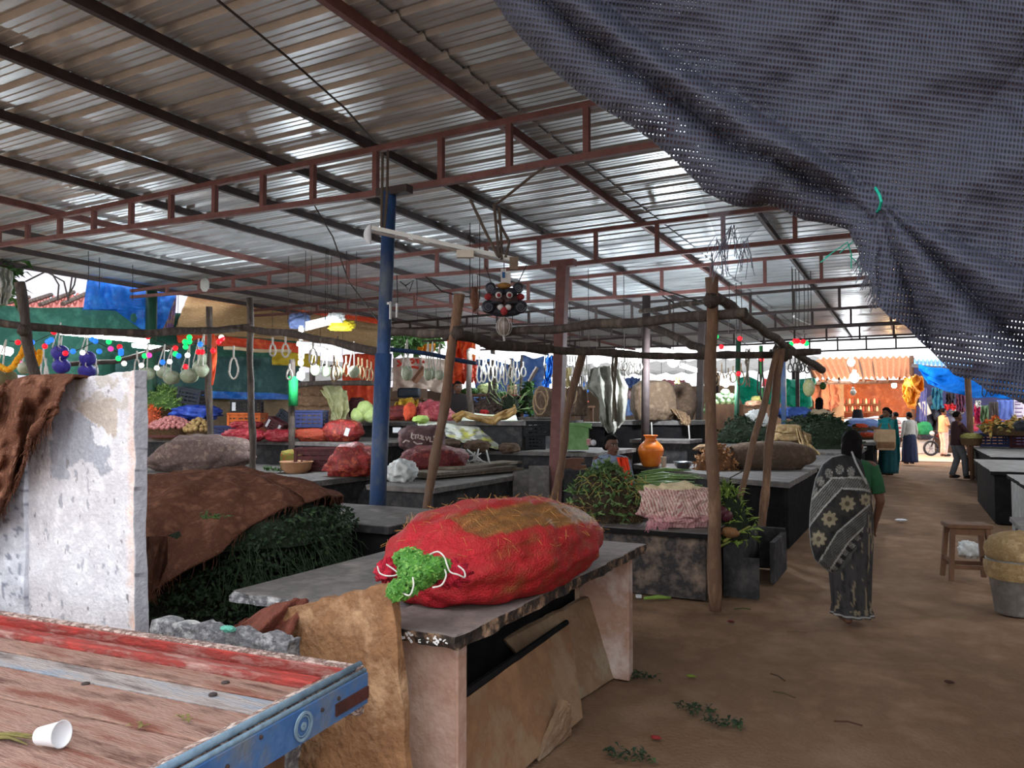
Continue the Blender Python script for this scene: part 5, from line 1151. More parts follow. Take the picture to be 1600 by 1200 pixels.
# orange pot, cup, bowl, ginger, gunny sacks
m_orpot=M('orange_pot_plastic',(236,130,34),(222,112,26),(242,150,56),sc=2,rough=.35,bump=.02,spec=.5)
c=P(1017,727,d=12.3); c.z=.82
pot=thing('water_pot','bright orange plastic water pot with flared neck on the slab table','water pot',c)
s=.205*12.3/12.3
prof=[(.55,0),(.60,.02),(.70,.16),(.82,.5),(.97,1.05),(1.0,1.25),(.97,1.42),(.86,1.62),(.62,1.86),(.47,2.0),(.43,2.08),(.43,2.22),(.50,2.34),(.52,2.38),(.48,2.37),(.41,2.24),(.40,2.05)]
a=MB(); a.lathe([(r*s,z*s*1.02) for r,z in prof],c,40,cap=False); a.lathe([(.55*s,0),(.001,0)],c,40,cap=False); a.build('pot_body',m_orpot,pot,smooth=True)
a=MB(); a.tube([c+Vector((.98*s*math.cos(t/40*6.2832),.98*s*math.sin(t/40*6.2832),1.30*s)) for t in range(41)],.006,6); a.build('shoulder_ring',m_orpot,pot,smooth=True)
a=MB(); a.tube([c+Vector((.52*s*math.cos(t/40*6.2832),.52*s*math.sin(t/40*6.2832),2.42*s)) for t in range(41)],.009,8); a.build('rolled_lip',m_orpot,pot,smooth=True)
a=MB(); c2=P(1037,727,d=12.0); c2.z=.82; a.lathe([(.035,0),(.045,.17),(.047,.172),(.042,.165),(.032,.01),(.001,.01)],c2,20,cap=False); tag(a.build('plastic_cup',M('cloudy_plastic',(200,180,160),(176,150,126),sc=6,rough=.3,bump=0),smooth=True),'cloudy plastic cup standing right beside the orange pot','cup')
a=MB(); c3=P(1067,729,d=11.8); c3.z=.82; a.lathe([(.08,0),(.125,.05),(.14,.10),(.15,.105),(.146,.112),(.135,.1),(.12,.055),(.075,.012),(.001,.012)],c3,28,cap=False); tag(a.build('steel_bowl',M('steel',(170,172,176),(140,142,146),sc=4,rough=.25,metal=.9,bump=0),smooth=True),'shiny steel bowl on the slab table, right of the orange pot','bowl')
leaf_heap('ginger_heap','heap of knobbly tan ginger spilling from the gunny sack mouth','ginger',(1084,695,1152,728),11.6,M('ginger',(176,124,78),(136,92,56),(196,150,104),sc=16,rough=.9,bump=.4),M('ginger_core',(128,86,54),(96,64,42),sc=20,bump=.9,bsc=40),dep=.5,n=420,ls=.09,lw=.045,droop=0,z=.82,kindp='ginger_roots')
sack_at('gunny_sack','long full gunny sack lying open on the aisle corner table','sack',(1132,684,1272,728),11.7,m_jutedark,dep=.6,lump=.05,freq=3,sq=.8,z=.82)
m_jl=M('light_gunny',(176,148,106),(140,114,78),(196,170,130),sc=7,rough=.95,bump=.6,bsc=60)
for k,(x0,y0,x1,y1,lb) in enumerate([(1206,674,1262,692,'folded light gunny sack, lower of the folded stack'),(1210,663,1248,678,'folded light gunny sack on top of the folded stack')]): sack_at('folded_sack',lb,'sack',(x0,y0,x1,y1),14.3,m_jl,dep=.6,lump=.18,freq=4,sq=.6)
sack_at('folded_sack','thick folded gunny pile under the light folded sacks','sack',(1200,690,1264,724),14.5,m_jutedark,dep=.7,lump=.08,sq=.5,z=.84)
wrap_cloth('gunny_flap','loose gunny flap trailing from the folded stack towards the aisle','cloth',[[(1244,668,13.9),(1252,672,13.9),(1258,678,13.9)],[(1250,690,13.6),(1262,692,13.6),(1266,696,13.6)],[(1262,708,13.4),(1272,708,13.3),(1282,710,13.3)]],m_jl,wob=.05,thick=.02)
sack_at('sack_end','brown pointed sack end behind the peeled post','sack',(1082,694,1120,704),12.3,m_jute,dep=.3,lump=.08,tail=-1)
leaf_heap('dark_greens','low heap of dark greens behind the peeled post','greens',(1118,658,1208,694),16.3,m_leafdark,m_core,dep=1.0,n=900,ls=.12,lw=.04,z=1.05)
leaf_heap('dark_greens','big heap of dark green leaves beside the aisle, behind the folded sacks','greens',(1206,651,1346,700),18.3,m_leafdark,m_core,dep=1.6,n=2200,ls=.13,lw=.045,z=.86)
stall('stone table under the big heap of dark leaves',-3.4,-.95,17.3,21.2,.86,th=.08,legs='box',legm=m_black)
stall('tall dark block under the low heap of dark greens',-3.5,-2.75,14.9,17.0,1.05,th=.08,legs='box',legm=m_black)
sack_at('plastic_sack','grey and white plastic sack standing behind the low dark greens','sack',(1166,641,1200,668),17.8,m_wplas,dep=.4,lump=.2,freq=5)
# watermelons on a plank crate
c,w,h=bx(1114,632,1152,656,19.3)
a=MB(); a.box(c+Vector((0,0,h/2-.5)),(w*1.2,.6,h+1.0),rotz(YAW)); tag(a.build('wooden_bin',m_wood),'brown wooden bin under the striped watermelons','bin')
m_melon=M('watermelon_rind',(150,176,126),(70,104,66),(180,200,154),sc=5,rough=.4,bump=.05,st=(1,1,1),contrast=.8)
mm_=[(1118,628),(1128,627),(1138,627),(1148,627),(1123,621),(1133,620),(1143,621),(1133,614),(1108,634),(1106,642),(1110,628)]
MN=['leftmost watermelon in the front row of the bin','second watermelon in the front row of the bin','third watermelon in the front row of the bin','watermelon at the right end of the bin','left watermelon in the second layer','middle watermelon in the second layer','right watermelon in the second layer','topmost watermelon on the pile','watermelon on the slope left of the bin','lowest watermelon left of the bin','upper watermelon hidden by the peeled post']
for i,(x,y) in enumerate(mm_):
    a=MB(); a.ball(P(x,y,d=19.2),(.12,.15,.11),14,9); tag(a.build('watermelon',m_melon,smooth=True),MN[i],'watermelon','watermelons piled in the wooden bin')
wrap_cloth('curtain','turquoise green curtain behind the watermelons and leaning logs','curtain',[[(1152,592,25),(1220,592,25.5),(1275,592,26)],[(1152,612,25),(1220,614,25.5),(1270,618,26)],[(1160,632,25),(1220,630,25.5),(1262,650,26)]],M('turquoise_cloth2',(20,186,150),(14,160,126),(50,206,176),sc=3,rough=.6,bump=.25,bsc=12),wob=.2,sd=3,nu=50)
for (x0,y0,x1,y1,d,mt_,lb) in [(1166,626,1190,636,20,M('peach_veg',(226,180,150),(200,140,110),sc=10,bump=.4),'heap of pinkish vegetables between the green pillars'),(1176,619,1188,630,20.5,M('pale_yellow_veg',(226,216,140),(200,190,100),bump=.4),'small pale yellow heap above the pinkish vegetables')]:
    sack_at('vegetable_heap',lb,'vegetables',(x0,y0,x1,y1),d,mt_,dep=.5,lump=.25,freq=8)
p=P(1180,638,d=20.2); a=MB(); a.box(p-Vector((0,0,.6)),(.8,.6,1.2)); tag(a.build('wooden_bin',m_wood),'wooden bin under the pinkish vegetables','bin')
sack_at('plastic_sheet','crumpled blue plastic sheet left of the woman in beige','plastic sheet',(1216,636,1262,654),20.5,M('mid_blue_plastic',(84,118,196),(60,90,166),sc=5,bump=.4),dep=.7,lump=.25)
# far stall gap backdrop: pink and blue cloths, white counters
for (x0,y0,x1,y1,d,c_,lb) in [(1034,594,1070,612,24,(226,140,150),'pink cloth hanging behind the covered heaps'),(976,590,1000,606,24,(96,120,176),'blue cloth panel between the grey sheet and the brown heap'),(974,624,1000,650,22,(130,156,206),'pale blue counter cloth between the grey sheet and the brown heap'),(978,612,996,624,22.4,(226,190,196),'pale pink cloth on the counter between grey sheet and heap')]:
    wrap_cloth('cloth_sheet',lb,'cloth',[[(x0,y0,d),(x1,y0,d)],[(x0,y1,d),(x1,y1,d)]],M('cl_%d'%x0,c_,bump=.2),wob=.12,nu=16,nv=8,sd=x0)
# ================================================================ RIGHT SIDE
m_rtop=M('pale_slab_top',(150,148,146),(122,120,118),(168,166,162),sc=3,rough=.7,bump=.2,bsc=40)
stall('nearest high slab on the right aisle, with its pale upright leg slab',1.22,3.2,11.0,13.05,.80,th=.05,legs='sides',mat=m_rtop,legm=m_rtop,edge=m_black)
stall('black-sided stone table on the right, second slab along the aisle',1.08,3.2,13.7,17.2,.80,th=.06,legs='box',mat=m_rtop,legm=m_black,edge=m_black)
stall('right-hand table with the dark crates, third along the aisle',1.42,3.4,17.9,23.5,.82,th=.06,legs='box',mat=m_rtop,legm=m_black,edge=m_black)
stall('low stone bench under the nearest high slab on the right',1.02,3.0,9.0,10.7,.46,th=.05,legs='sides',mat=m_slab,legm=m_slabdark)
a=MB(); p=[P(1546,724,d=13.4),P(1570,733,d=12.6),P(1572,800,d=12.9),P(1546,788,d=13.6)]; p[2].z=p[3].z=0
o=plate(p,.06,6,10,'stone_slab',m_rtop,None,.004,back=(1,0,0)); tag(o,'grey upright slab at the aisle end of the nearest right-hand table','stone slab')
# stool
c=P(1512,905,z=0); c.z=0; st=thing('wooden_stool','dark old wooden stool beside the bucket on the right','stool',c); ht=.56
ra=rotz(YAW*.5); T=lambda x,y,z: c+ra@Vector((x,y,z))
a=MB(); a.box(T(0,0,ht-.02),(.40,.27,.04),ra); a.build('seat',m_wood,st,bev=.006)
for sx in(-1,1):
    for sy in(-1,1):
        a=MB(); a.ring_loft([[T(sx*.19+dx,sy*.14+dy,0) for dx,dy in((-.02,-.02),(.02,-.02),(.02,.02),(-.02,.02))],[T(sx*.155+dx,sy*.10+dy,ht-.04) for dx,dy in((-.022,-.022),(.022,-.022),(.022,.022),(-.022,.022))]]); a.build('leg',m_wood,st)
for sy in(-1,1):
    a=MB(); a.box(T(0,sy*.13,.14),(.36,.02,.04),ra); a.build('stretcher',m_wood,st)
    a=MB(); a.box(T(0,sy*.105,ht-.075),(.30,.02,.06),ra); a.build('apron',m_wood,st)
for sx in(-1,1):
    a=MB(); a.box(T(sx*.18,0,.2),(.02,.26,.04),ra); a.build('stretcher',m_wood,st)
sack_at('plastic_bag','crumpled whitish bag seen behind the stool legs','bag',(1500,846,1528,872),8.4,m_wplas,dep=.2,lump=.3)
# bucket with gunny sack
c=P(1590,958,z=0); c.z=0
bk=thing('plastic_bucket','whitish plastic bucket with a gunny sack stuffed in it, right edge','bucket',c)
m_bk=M('dirty_white_plastic',(128,124,118),(104,98,92),(142,138,132),sc=5,rough=.6,bump=.1)
a=MB(); a.lathe([(.155,0),(.165,.02),(.215,.42),(.225,.43),(.225,.45),(.21,.45),(.205,.42),(.155,.02),(.001,.02)],c,32,cap=False); a.lathe([(.155,0),(.001,0)],c,32,cap=False); a.build('bucket_body',m_bk,bk,smooth=True)
a=MB(); a.tube([c+Vector((.228*math.cos(t/32*6.2832),.228*math.sin(t/32*6.2832),.40)) for t in range(33)],.007,6); a.build('rim_ring',m_bk,bk,smooth=True)
a=MB(); a.ball(c+Vector((0,0,.52)),(.235,.235,.16),40,20,fn=lambda q,d:Vector((q.x,q.y,max(q.z,-.13)))*(1+.08*fbm(d*3,1.3))); 
a.lathe([(.236,-.06),(.240,-.10),(.232,-.16),(.215,-.21)],c+Vector((0,0,.5)),40,cap=False)
tag(a.build('gunny_sack',m_jl,smooth=True),'folded gunny sack stuffed into the white bucket at the right edge','sack')
# crates and trays on the far right table
crate_at('plastic_crate','dark navy crate on the right-hand far table','' or (1531,677,1577,698),19.5,m_crateblue,dep=.5,yaw=YAW*.3)
crate_at('plastic_crate','dark maroon crate right of the navy crate on the far table',(1578,678,1625,699),19.2,m_cratemar,dep=.5,yaw=YAW*.3)
def tray(label,box,d,mat,name='wicker_tray',cat='tray'):
    c,w,h=bx(*box,d); a=MB(); a.lathe([(w*.40,0),(w*.46,h*.5),(w*.5,h),(w*.51,h*1.03),(w*.47,h*.9),(w*.40,.03),(.001,.03)],c,26,cap=False); a.lathe([(w*.4,0),(.001,0)],c,26,cap=False)
    return tag(a.build(name,mat,smooth=True),label,cat)
tray('wide wicker tray of vegetables on top of the far crates',(1537,669,1625,680),19.0,m_bask)
leaf_heap('mixed_vegetables','mixed orange and green vegetables in the wide wicker tray','vegetables',(1540,662,1622,672),18.9,M('mixed_veg',(206,130,60),(120,120,60),(220,180,110),sc=9,contrast=.8,bump=.2),m_core,dep=.7,n=260,ls=.22,lw=.09,droop=0,kindp='vegetables')
leaf_heap('orange_peppers','bright orange vegetables heaped at the back of the tray','vegetables',(1543,659,1570,667),19.6,M('bright_orange_veg',(236,120,50),(214,90,36),bump=.2),m_core,dep=.4,n=80,ls=.2,lw=.07,droop=0,kindp='vegetables')
tray('basket of yellowish vegetables by the man in dark maroon',(1502,685,1533,696),19.4,m_bask,'wicker_basket','basket')
sack_at('vegetable_heap','yellow-green vegetables in the basket by the man in dark maroon','vegetables',(1505,677,1532,688),19.4,M('yellow_veg',(190,180,110),(140,140,80),sc=10,bump=.4),dep=.4,lump=.3,freq=8)
a=MB(); c=P(1518,696,d=19.4); a.tube([Vector((c.x,c.y,0)),c],.05,8); tag(a.build('basket_stand',m_wood),'wooden stand under the basket by the man in dark maroon','stand')
sack_at('dark_sheet','dark sheet piled at the right edge above the tray','sheet',(1586,656,1640,674),17.6,M('dark_sheet',(56,58,62),(40,42,46),bump=.4),dep=.5,lump=.2)
# ================================================================ FAR END
m_shed=M('shed_tile_orange',(206,134,84),(176,104,62),(220,156,104),sc=6,rough=.8,bump=.3)
def quad_thick(name,label,cat,pts,mat,th=.06,parent=None):
    a=MB(); b=[q+Vector((0,0,-th)) for q in pts]; a.ring_loft([b,pts]); o=a.build(name,mat,parent)
    if label: tag(o,label,cat)
    return o
sh=thing('tiled_shed','orange-lit shed with a low tiled roof across the far end','shed',P(1345,690,d=33).xy.to_3d())
a=MB()
def roofpt(u,v): 
    xa,ya=lerp(1255,1428,u),lerp(560,557,u); xb,yb=lerp(1275,1424,u),lerp(592,590,u)
    return P(lerp(xa,xb,v),lerp(ya,yb,v),d=lerp(36,29.5,v))
a.grid(lambda u,v:roofpt(u,v)+Vector((0,0,.06*math.sin(u*110))),110,8); a.build('tile_roof',m_shed,sh,smooth=True)
for k in range(9): a=MB(); a.tube([roofpt(k/8,0)-Vector((0,0,.1)),roofpt(min(1,k/8),1)-Vector((0,0,.1))],.05,5); a.build('rafter',m_wood,sh)
for v in (.35,.65,.98): a=MB(); a.tube([roofpt(0,v)-Vector((0,0,.18)),roofpt(1,v)-Vector((0,0,.18))],.06,5); a.build('batten',m_wood,sh)
m_terra=M('terracotta_cloth',(184,112,78),(158,90,62),(200,130,96),sc=2.5,rough=.85,bump=.2,bsc=14)
wrap_cloth('cloth_wall','terracotta cloth wall of the orange-lit shed','cloth wall',[[(1285,594,35),(1310,600,35),(1345,592,35),(1380,594,35),(1432,592,35)],[(1285,625,34.6),(1310,625,34.6),(1345,625,34.6),(1380,625,34.6),(1432,625,34.6)],[(1285,652,34.5),(1310,652,34.5),(1345,652,34.5),(1380,652,34.5),(1432,652,34.5)]],m_terra,nu=60,wob=.12,sd=2)
wrap_cloth('cloth_curtain','brown sagging cloth curtain at the left of the shed','curtain',[[(1268,598,33),(1292,592,33),(1312,598,33)],[(1268,620,32.8),(1295,618,32.8),(1313,622,32.8)],[(1275,640,32.8),(1296,645,32.8),(1312,632,32.8)]],M('brown_pink_cloth',(160,112,98),(132,88,76),bump=.3),wob=.12,sd=7)
a=MB(); p,q=P(1270,640,d=36),P(1440,640,d=36); a.box((p+q)/2+Vector((0,.4,-.2)),((q-p).length,.3,2.8),rotz(YAW*.2)); 
a=MB(); p,q=P(1424,556,d=30),P(1426,640,d=30); q.z=0; a.tube([q,p],.08,8); tag(a.build('wooden_post',m_wood),'brown wooden post at the right end of the tiled shed','post')
rk=thing('jar_rack','rack of bottles and jars inside the orange-lit shed','rack',P(1345,650,d=33.8).xy.to_3d())
for yy in (632,644,654):
    a=MB(); p,q=P(1316,yy,d=33.8),P(1374,yy,d=33.8); a.box((p+q)/2,((q-p).length,.3,.05),rotz(YAW)); a.build('shelf_board',m_wood,rk)
for xx in (1316,1374):
    a=MB(); p=P(xx,626,d=33.8); a.bb((p.x-.04,p.y-.1,0),(p.x+.04,p.y+.1,p.z)); a.build('side_post',m_wood,rk)
m_jars=[M('jar_red',(176,90,80),(150,70,62),bump=0),M('jar_cream',(226,206,180),(200,180,156),bump=0),M('jar_brown',(120,84,70),(96,66,54),bump=0)]
for r_ in range(2):
    for k in range(13):
        c=P(1319+k*4.3,632.0 if r_==0 else 643.8,d=33.75)+Vector((0,0,.03)); a=MB(); a.lathe([(.045,0),(.05,.02),(.05,.15),(.03,.19),(.03,.23),(.001,.23)],c,8)
        tag(a.build('jar',m_jars[(k*5+r_)%3],smooth=True),'small jar standing in a row in the shed rack','jar','jars on the shed rack')
m_yplas=M('yellow_orange_plastic',(246,176,56),(232,140,30),(250,200,90),sc=5,rough=.4,bump=.4,bsc=12)
wrap_cloth('plastic_bag','big crumpled yellow-orange plastic bag hung on the shed post','bag',[[(1414,596,29),(1424,588,28.8),(1436,586,29),(1442,594,29.2)],[(1410,606,28.8),(1422,604,28.3),(1434,604,28.5),(1440,606,29)],[(1412,622,28.8),(1420,622,28.3),(1430,622,28.5),(1434,618,29)],[(1417,632,28.9),(1420,636,28.8),(1424,638,28.8),(1427,632,28.9)]],m_yplas,wob=.3,thick=.03,sd=9,freq=4)
# blue tarp over the shops on the right
wrap_cloth('tarpaulin','bright blue tarpaulin sagging over the shops at the far right','tarp',[[(1432,568,27),(1470,576,26),(1520,586,24.5),(1560,594,23),(1620,606,22)],[(1440,584,26.6),(1470,594,25.6),(1520,604,24),(1560,610,22.6),(1620,616,21.6)],[(1450,600,26.2),(1480,612,25),(1520,620,23.6),(1560,624,22.2),(1620,622,21.4)]],M('bright_blue_tarp',(16,132,236),(10,108,206),(40,150,246),sc=2,rough=.95,spec=.05,bump=.2,bsc=10),nu=60,wob=.12,sd=4)
a=MB()
a.grid(lambda u,v:P(lerp(1428,1520,u),lerp(lerp(562,563,u),lerp(570,575,u),v),d=lerp(32,28,v))+Vector((0,0,.06*math.sin(u*90))),90,4); tag(a.build('tin_awning',M('pale_blue_tin',(130,176,216),(106,150,196),sc=3,bump=.1),smooth=True),'pale blue corrugated awning above the bright blue tarpaulin','awning')
a=MB(); p,q=P(1426,571,d=28),P(1560,586,d=25); a.bar(p,q,.12); tag(a.build('beam',m_steel_d),'dark beam under the pale blue awning','beam')
a=MB(); p,q=P(1511,575,d=22.5),P(1516,672,d=22.5); q.z=0; a.tube([q,q.lerp(p,.5)+Vector((.02,0,0)),p],[.10,.09,.085],10); tag(a.build('wooden_post',m_loglight,smooth=True),'pale wooden post holding the bright blue tarpaulin, behind the man in maroon','post')
# shop wall behind
a=MB(); p,q=P(1425,640,d=43),P(1680,640,d=38); dr=(q-p).normalized(); a.ring_loft([[p+Vector((0,0,-3)),p+Vector((0,.3,-3)),p+Vector((0,.3,2.4)),p+Vector((0,0,2.4))],[q+Vector((0,0,-3)),q+Vector((0,.3,-3)),q+Vector((0,.3,2.4)),q+Vector((0,0,2.4))]]); struct(a.build('wall_far',M('dark_shop',(66,66,104),(50,50,80),sc=1,bump=.05)))
for (x0,y0,x1,y1,d,c_,lb,nm) in [(1558,625,1583,668,27,(104,128,206),'lilac-blue painted shop door panel at the far right','shop_panel'),(1545,628,1560,664,27,(80,74,70),'dark panel left of the lilac-blue shop door','shop_panel'),(1436,606,1448,660,33,(92,104,178),'blue-violet cloth behind the yellow plastic bag','cloth_panel_hanging'),(1456,606,1473,640,33,(52,130,170),'teal patterned cloth hung in the far shops','hanging_cloth'),(1476,632,1494,640,32,(206,50,62),'red cloth laid inside the dark shop','hanging_cloth'),(1478,612,1492,632,33,(52,50,64),'dark sheet standing in for the shaded shop opening under the tarpaulin','hanging_cloth'),(1494,612,1508,644,32,(92,56,84),'plum cloth hung under the tarpaulin','hanging_cloth'),(1522,632,1532,662,28.5,(206,50,110),'magenta cloth hanging right of the pale post','hanging_cloth'),(1532,634,1552,672,28.2,(104,132,96),'green sari cloth with red border hanging in the shop','hanging_cloth'),(1524,626,1532,636,28,(226,226,220),'white card hanging above the magenta cloth','card'),(1551,632,1556,650,27.6,(170,174,190),'pale strip of cloth beside the lilac-blue panel','hanging_cloth')]:  # one dark sheet here paints the shade inside a shop opening
    wrap_cloth(nm.replace('cloth_panel_hanging','hanging_cloth'),lb,'shop front' if 'panel' in nm and 'cloth' not in nm else ('card' if nm=='card' else 'cloth'),[[(x0,y0,d),(x1,y0,d)],[(x0,y1,d),(x1,y1,d)]],M('shop_%d'%x0,c_,bump=.2),wob=.04 if 'panel' in nm else .12,nu=18,nv=10,sd=x0)
po=wrap_cloth('poster','white poster with printed lines at the far right edge','poster',[[(1584,623,26),(1625,623,26)],[(1584,656,26),(1625,656,26)]],M('poster_white',(226,220,232),(210,204,220),bump=0),wob=.02,nu=6,nv=6)
scrib('printed_line',[[(1586,628),(1597,628)],[(1586,632),(1594,632)],[(1586,638),(1598,638)],[(1586,644),(1596,644)],[(1587,650),(1598,650)],[(1588,625),(1594,625)]],25.7,.022,M('printed_ink',(130,110,150),(110,90,130),bump=0),po)
bb=wrap_cloth('bag_pile','dark grey tarpaulin heap with bags behind the people','heap',[[(1436,626,34.5),(1450,618,34.5),(1464,624,34.5),(1468,640,34.5)],[(1434,650,34),(1450,646,33.6),(1466,648,33.7),(1472,655,34)],[(1434,688,33.6),(1450,688,33.4),(1466,686,33.4),(1474,686,33.6)]],M('dark_grey_tarp',(70,68,78),(50,48,58),sc=4,bump=.4),wob=.3,sd=3,thick=.03)
wrap_cloth('paper_sign','white paper sign with writing tilted on the dark heap','sign',[[(1434,630,33),(1447,626,33)],[(1445,651,33),(1456,646,33)]],m_white,wob=.02,nu=6,nv=6)
sack_at('backpack','green backpack with white trim in front of the dark heap','backpack',(1433,659,1456,679),32.2,M('green_bag',(36,140,96),(26,106,72),sc=6,bump=.3),dep=.4,lump=.15)
a=MB(); p=P(1441,700,d=33); a.box(Vector((p.x,p.y,.40)),(.8,.5,.8),rotz(YAW)); tag(a.build('stone_block',M('pale_block',(200,196,192),(176,170,166),bump=.2)),'pale block left of the parked motorbike','block')
sack_at('bag_pile','grey and dark bags heaped on the pale block','bags',(1428,674,1456,687),32.8,M('dark_bags',(80,82,96),(50,52,62),sc=6,bump=.4),dep=.5,lump=.3,freq=6)
for (x0,y0,x1,y1,c_,lb) in [(1484,648,1498,664,(120,130,160),'blue-grey cloth bundle behind the man in peach'),(1482,662,1496,672,(176,186,206),'pale blue cloth bundle, lower one behind the man in peach'),(1516,652,1528,664,(170,140,100),'tan bundle beside the pale post'),(1516,662,1526,674,(176,60,90),'pink-red bundle beside the pale post'),(1484,640,1504,648,(140,140,140),'grey sheet bundle under the red cloth')]:
    sack_at('cloth_bundle',lb,'bundle',(x0,y0,x1,y1),33.6,M('bun_%d_%d'%(x0,y0),c_,sc=6,bump=.4),dep=.5,lump=.2)
a=MB(); p=P(1506,690,d=34); a.box(Vector((p.x,p.y,.40)),(3.0,.6,.8),rotz(YAW*.4)); tag(a.build('wooden_counter',m_wood),'low counter under the cloth bundles of the far shops','counter')
# concrete road strip
a=MB(); a.bb((-1.5,31.5,-.05),(9,44,-.02)); struct(a.build('road_strip',M('pale_concrete',(206,184,166),(186,164,146),sc=2,bump=.1)))
# motorbike (side view, front wheel left)
mbk=thing('motorbike','parked dark motorbike behind the man in peach','motorbike',P(1478,712,z=0)); b0=P(1478,712,z=0)
u=RT; dpt=b0
def wheel(x,nm):
    c=dpt+u*x+Vector((0,0,.30)); a=MB(); a.tube([c+u*(.27*math.cos(t/24*6.2832))+Vector((0,0,.27*math.sin(t/24*6.2832))) for t in range(25)],.045,8); w=a.build('wheel',m_cratedark,mbk,smooth=True)
    a=MB(); a.tube([c-fx*.05,c+fx*.05],.06,10)
    for k in range(6): a.bar(c,c+u*(.25*math.cos(k*1.047))+Vector((0,0,.25*math.sin(k*1.047))),.015)
    a.build('spokes',M('steel',(170,172,176)),w)
wheel(-.60,'f'); wheel(.62,'r')
Z=Vector((0,0,1))
for nm,pts,r in [('fork',[-.60,.30,-.42,.85],.03),('frame_tube',[-.42,.80,.10,.55],.03),('frame_tube',[.10,.55,.62,.32],.03)]:
    a=MB(); a.tube([dpt+u*pts[0]+Z*pts[1],dpt+u*pts[2]+Z*pts[3]],r,8); a.build(nm,m_steel_d,mbk)
a=MB(); a.ball(dpt+u*(-.12)+Z*.80,(.30,.13,.13),16,10,rot=rotz(YAW)); a.build('fuel_tank',M('dark_red_tank',(96,30,34),(70,24,28),rough=.3,bump=0),mbk,smooth=True)
a=MB(); a.ball(dpt+u*.38+Z*.80,(.38,.13,.07),16,10,rot=rotz(YAW)); a.build('seat',m_crateblk,mbk,smooth=True)
a=MB(); a.ball(dpt+u*.0+Z*.42,(.20,.14,.17),12,8,rot=rotz(YAW)); a.build('engine',m_steel_d,mbk,smooth=True)
a=MB(); a.tube([dpt+u*(-.44)+Z*.98-fx*.3,dpt+u*(-.40)+Z*1.0,dpt+u*(-.44)+Z*.98+fx*.3],.018,6); a.build('handlebar',m_steel_d,mbk)
a=MB(); a.ball(dpt+u*(-.54)+Z*.90,.09,12,8); a.build('headlight',m_white,mbk,smooth=True)
# vegetable stalls around the woman in teal
stall('dark stall counter in front of the woman in teal',-1.75,-.78,21.6,24.6,.95,th=.08,legs='box',legm=m_black)
sack_at('plastic_sheet','pale blue plastic sheet spread behind the tomato trays','plastic sheet',(1322,654,1372,676),24.2,M('pale_blue_plastic',(140,166,220),(110,136,200),sc=4,bump=.3),dep=.8,lump=.2)
tray('upper tray of tomatoes in front of the pale blue sheet',(1332,668,1356,674),22.6,m_bask); tray('lower tray of tomatoes beside the woman in teal',(1338,683,1370,692),21.9,m_bask)
sack_at('tomato_heap','small heap of tomatoes in the upper tray','tomatoes',(1334,662,1354,671),22.6,M('tomato',(226,96,60),(190,66,46)),dep=.4,lump=.3,freq=9)
sack_at('tomato_heap','larger heap of orange tomatoes in the lower tray','tomatoes',(1340,676,1370,686),21.9,M('tomato',(226,96,60)),dep=.5,lump=.3,freq=9)
tray('brown wicker basket below the greens, near the woman in teal',(1330,690,1348,702),21.8,m_bask,'wicker_basket','basket')
# lean-to sheds and walls closing the far centre and left
sh2=thing('tin_shed','long low grey tin shed beyond the far end of the roof','shed',(-14,32,0))
a=MB(); a.grid(lambda u,v:Vector((lerp(-34,-3.4,u),lerp(28.5,36,v),lerp(3.2,4.2,v)+.05*math.sin(u*300))),220,6); a.build('tin_roof',M('old_tin',(120,118,114),(96,92,88),sc=2,metal=.2,rough=.6),sh2,smooth=True)
for k in range(12): a=MB(); x=lerp(-33,-3.6,k/11); a.bb((x-.06,28.6,0),(x+.06,28.72,3.2)); a.build('post',m_steel_d,sh2)
a=MB(); a.bb((-34,36,0),(-2.5,36.2,3.0)); struct(a.build('wall_back',M('back_wall',(150,136,120),(124,110,96),sc=.8,bump=.1)))
sh3=thing('tin_shed','low tin shed behind the stalls at the far left','shed',(-24,18,0))
a=MB(); a.grid(lambda u,v:Vector((lerp(-22,-15.2,v),lerp(17,28,u),lerp(3.9,3.1,v)+.05*math.sin(u*200))),120,6); a.build('tin_roof',M('old_tin',(120,118,114)),sh3,smooth=True)
a=MB(); a.bb((-22.9,15,0),(-22.6,34,3.0)); struct(a.build('wall_back_left',M('back_wall2',(140,120,104),(110,96,84),sc=.8,bump=.1)))
for k in range(5):
    y=lerp(17.2,27.6,k/4); a=MB(); a.bb((-15.5,y-.06,0),(-15.38,y+.06,3.2)); a.build('post',m_steel_d,sh3)
# ================================================================ LOGS, HANGING THINGS, LAMPS
def log(label,pts,r,mat=None,name='log_rail',cat='log',knobs=.25,group=None,ground=False):
    pts=[P(x,y,d=d) for x,y,d in pts]
    if ground:
        d=(pts[0]-pts[1]); pts[0]=pts[1]+d*((pts[1].z-0)/(pts[1].z-pts[0].z))
    fin=[];rr=[]
    n=14
    L=len(pts)-1
    for k in range(n*L+1):
        i=min(k//n,L-1); t=(k-i*n)/n; p=pts[i].lerp(pts[i+1],t)
        fin.append(p+Vector((nz((p.x*1.7,p.y*1.7,p.z*1.7+3)),nz((p.x*1.7+9,p.y*1.7,p.z*1.7)),nz((p.x*1.7,p.y*1.7+9,p.z*1.7))))*r*.7); q=k/(n*L)
        rr.append((lerp(r[0],r[1],q) if isinstance(r,tuple) else r)*(1+knobs*nz((p.x*5,p.y*5,p.z*5))) if True else 0)
    a=MB(); a.tube(fin,rr,10); return tag(a.build(name,mat or m_log,smooth=True),label,cat,group)
_r=log
def log(label,pts,r,*a,**k):
    return _r(label,pts,r,*a,**k)
log('tall peeled log post standing on the aisle ground beside the herb table',[(1118,955,6.45),(1110,435,6.45)],.052,m_loglight,'log_post','post',ground=True)
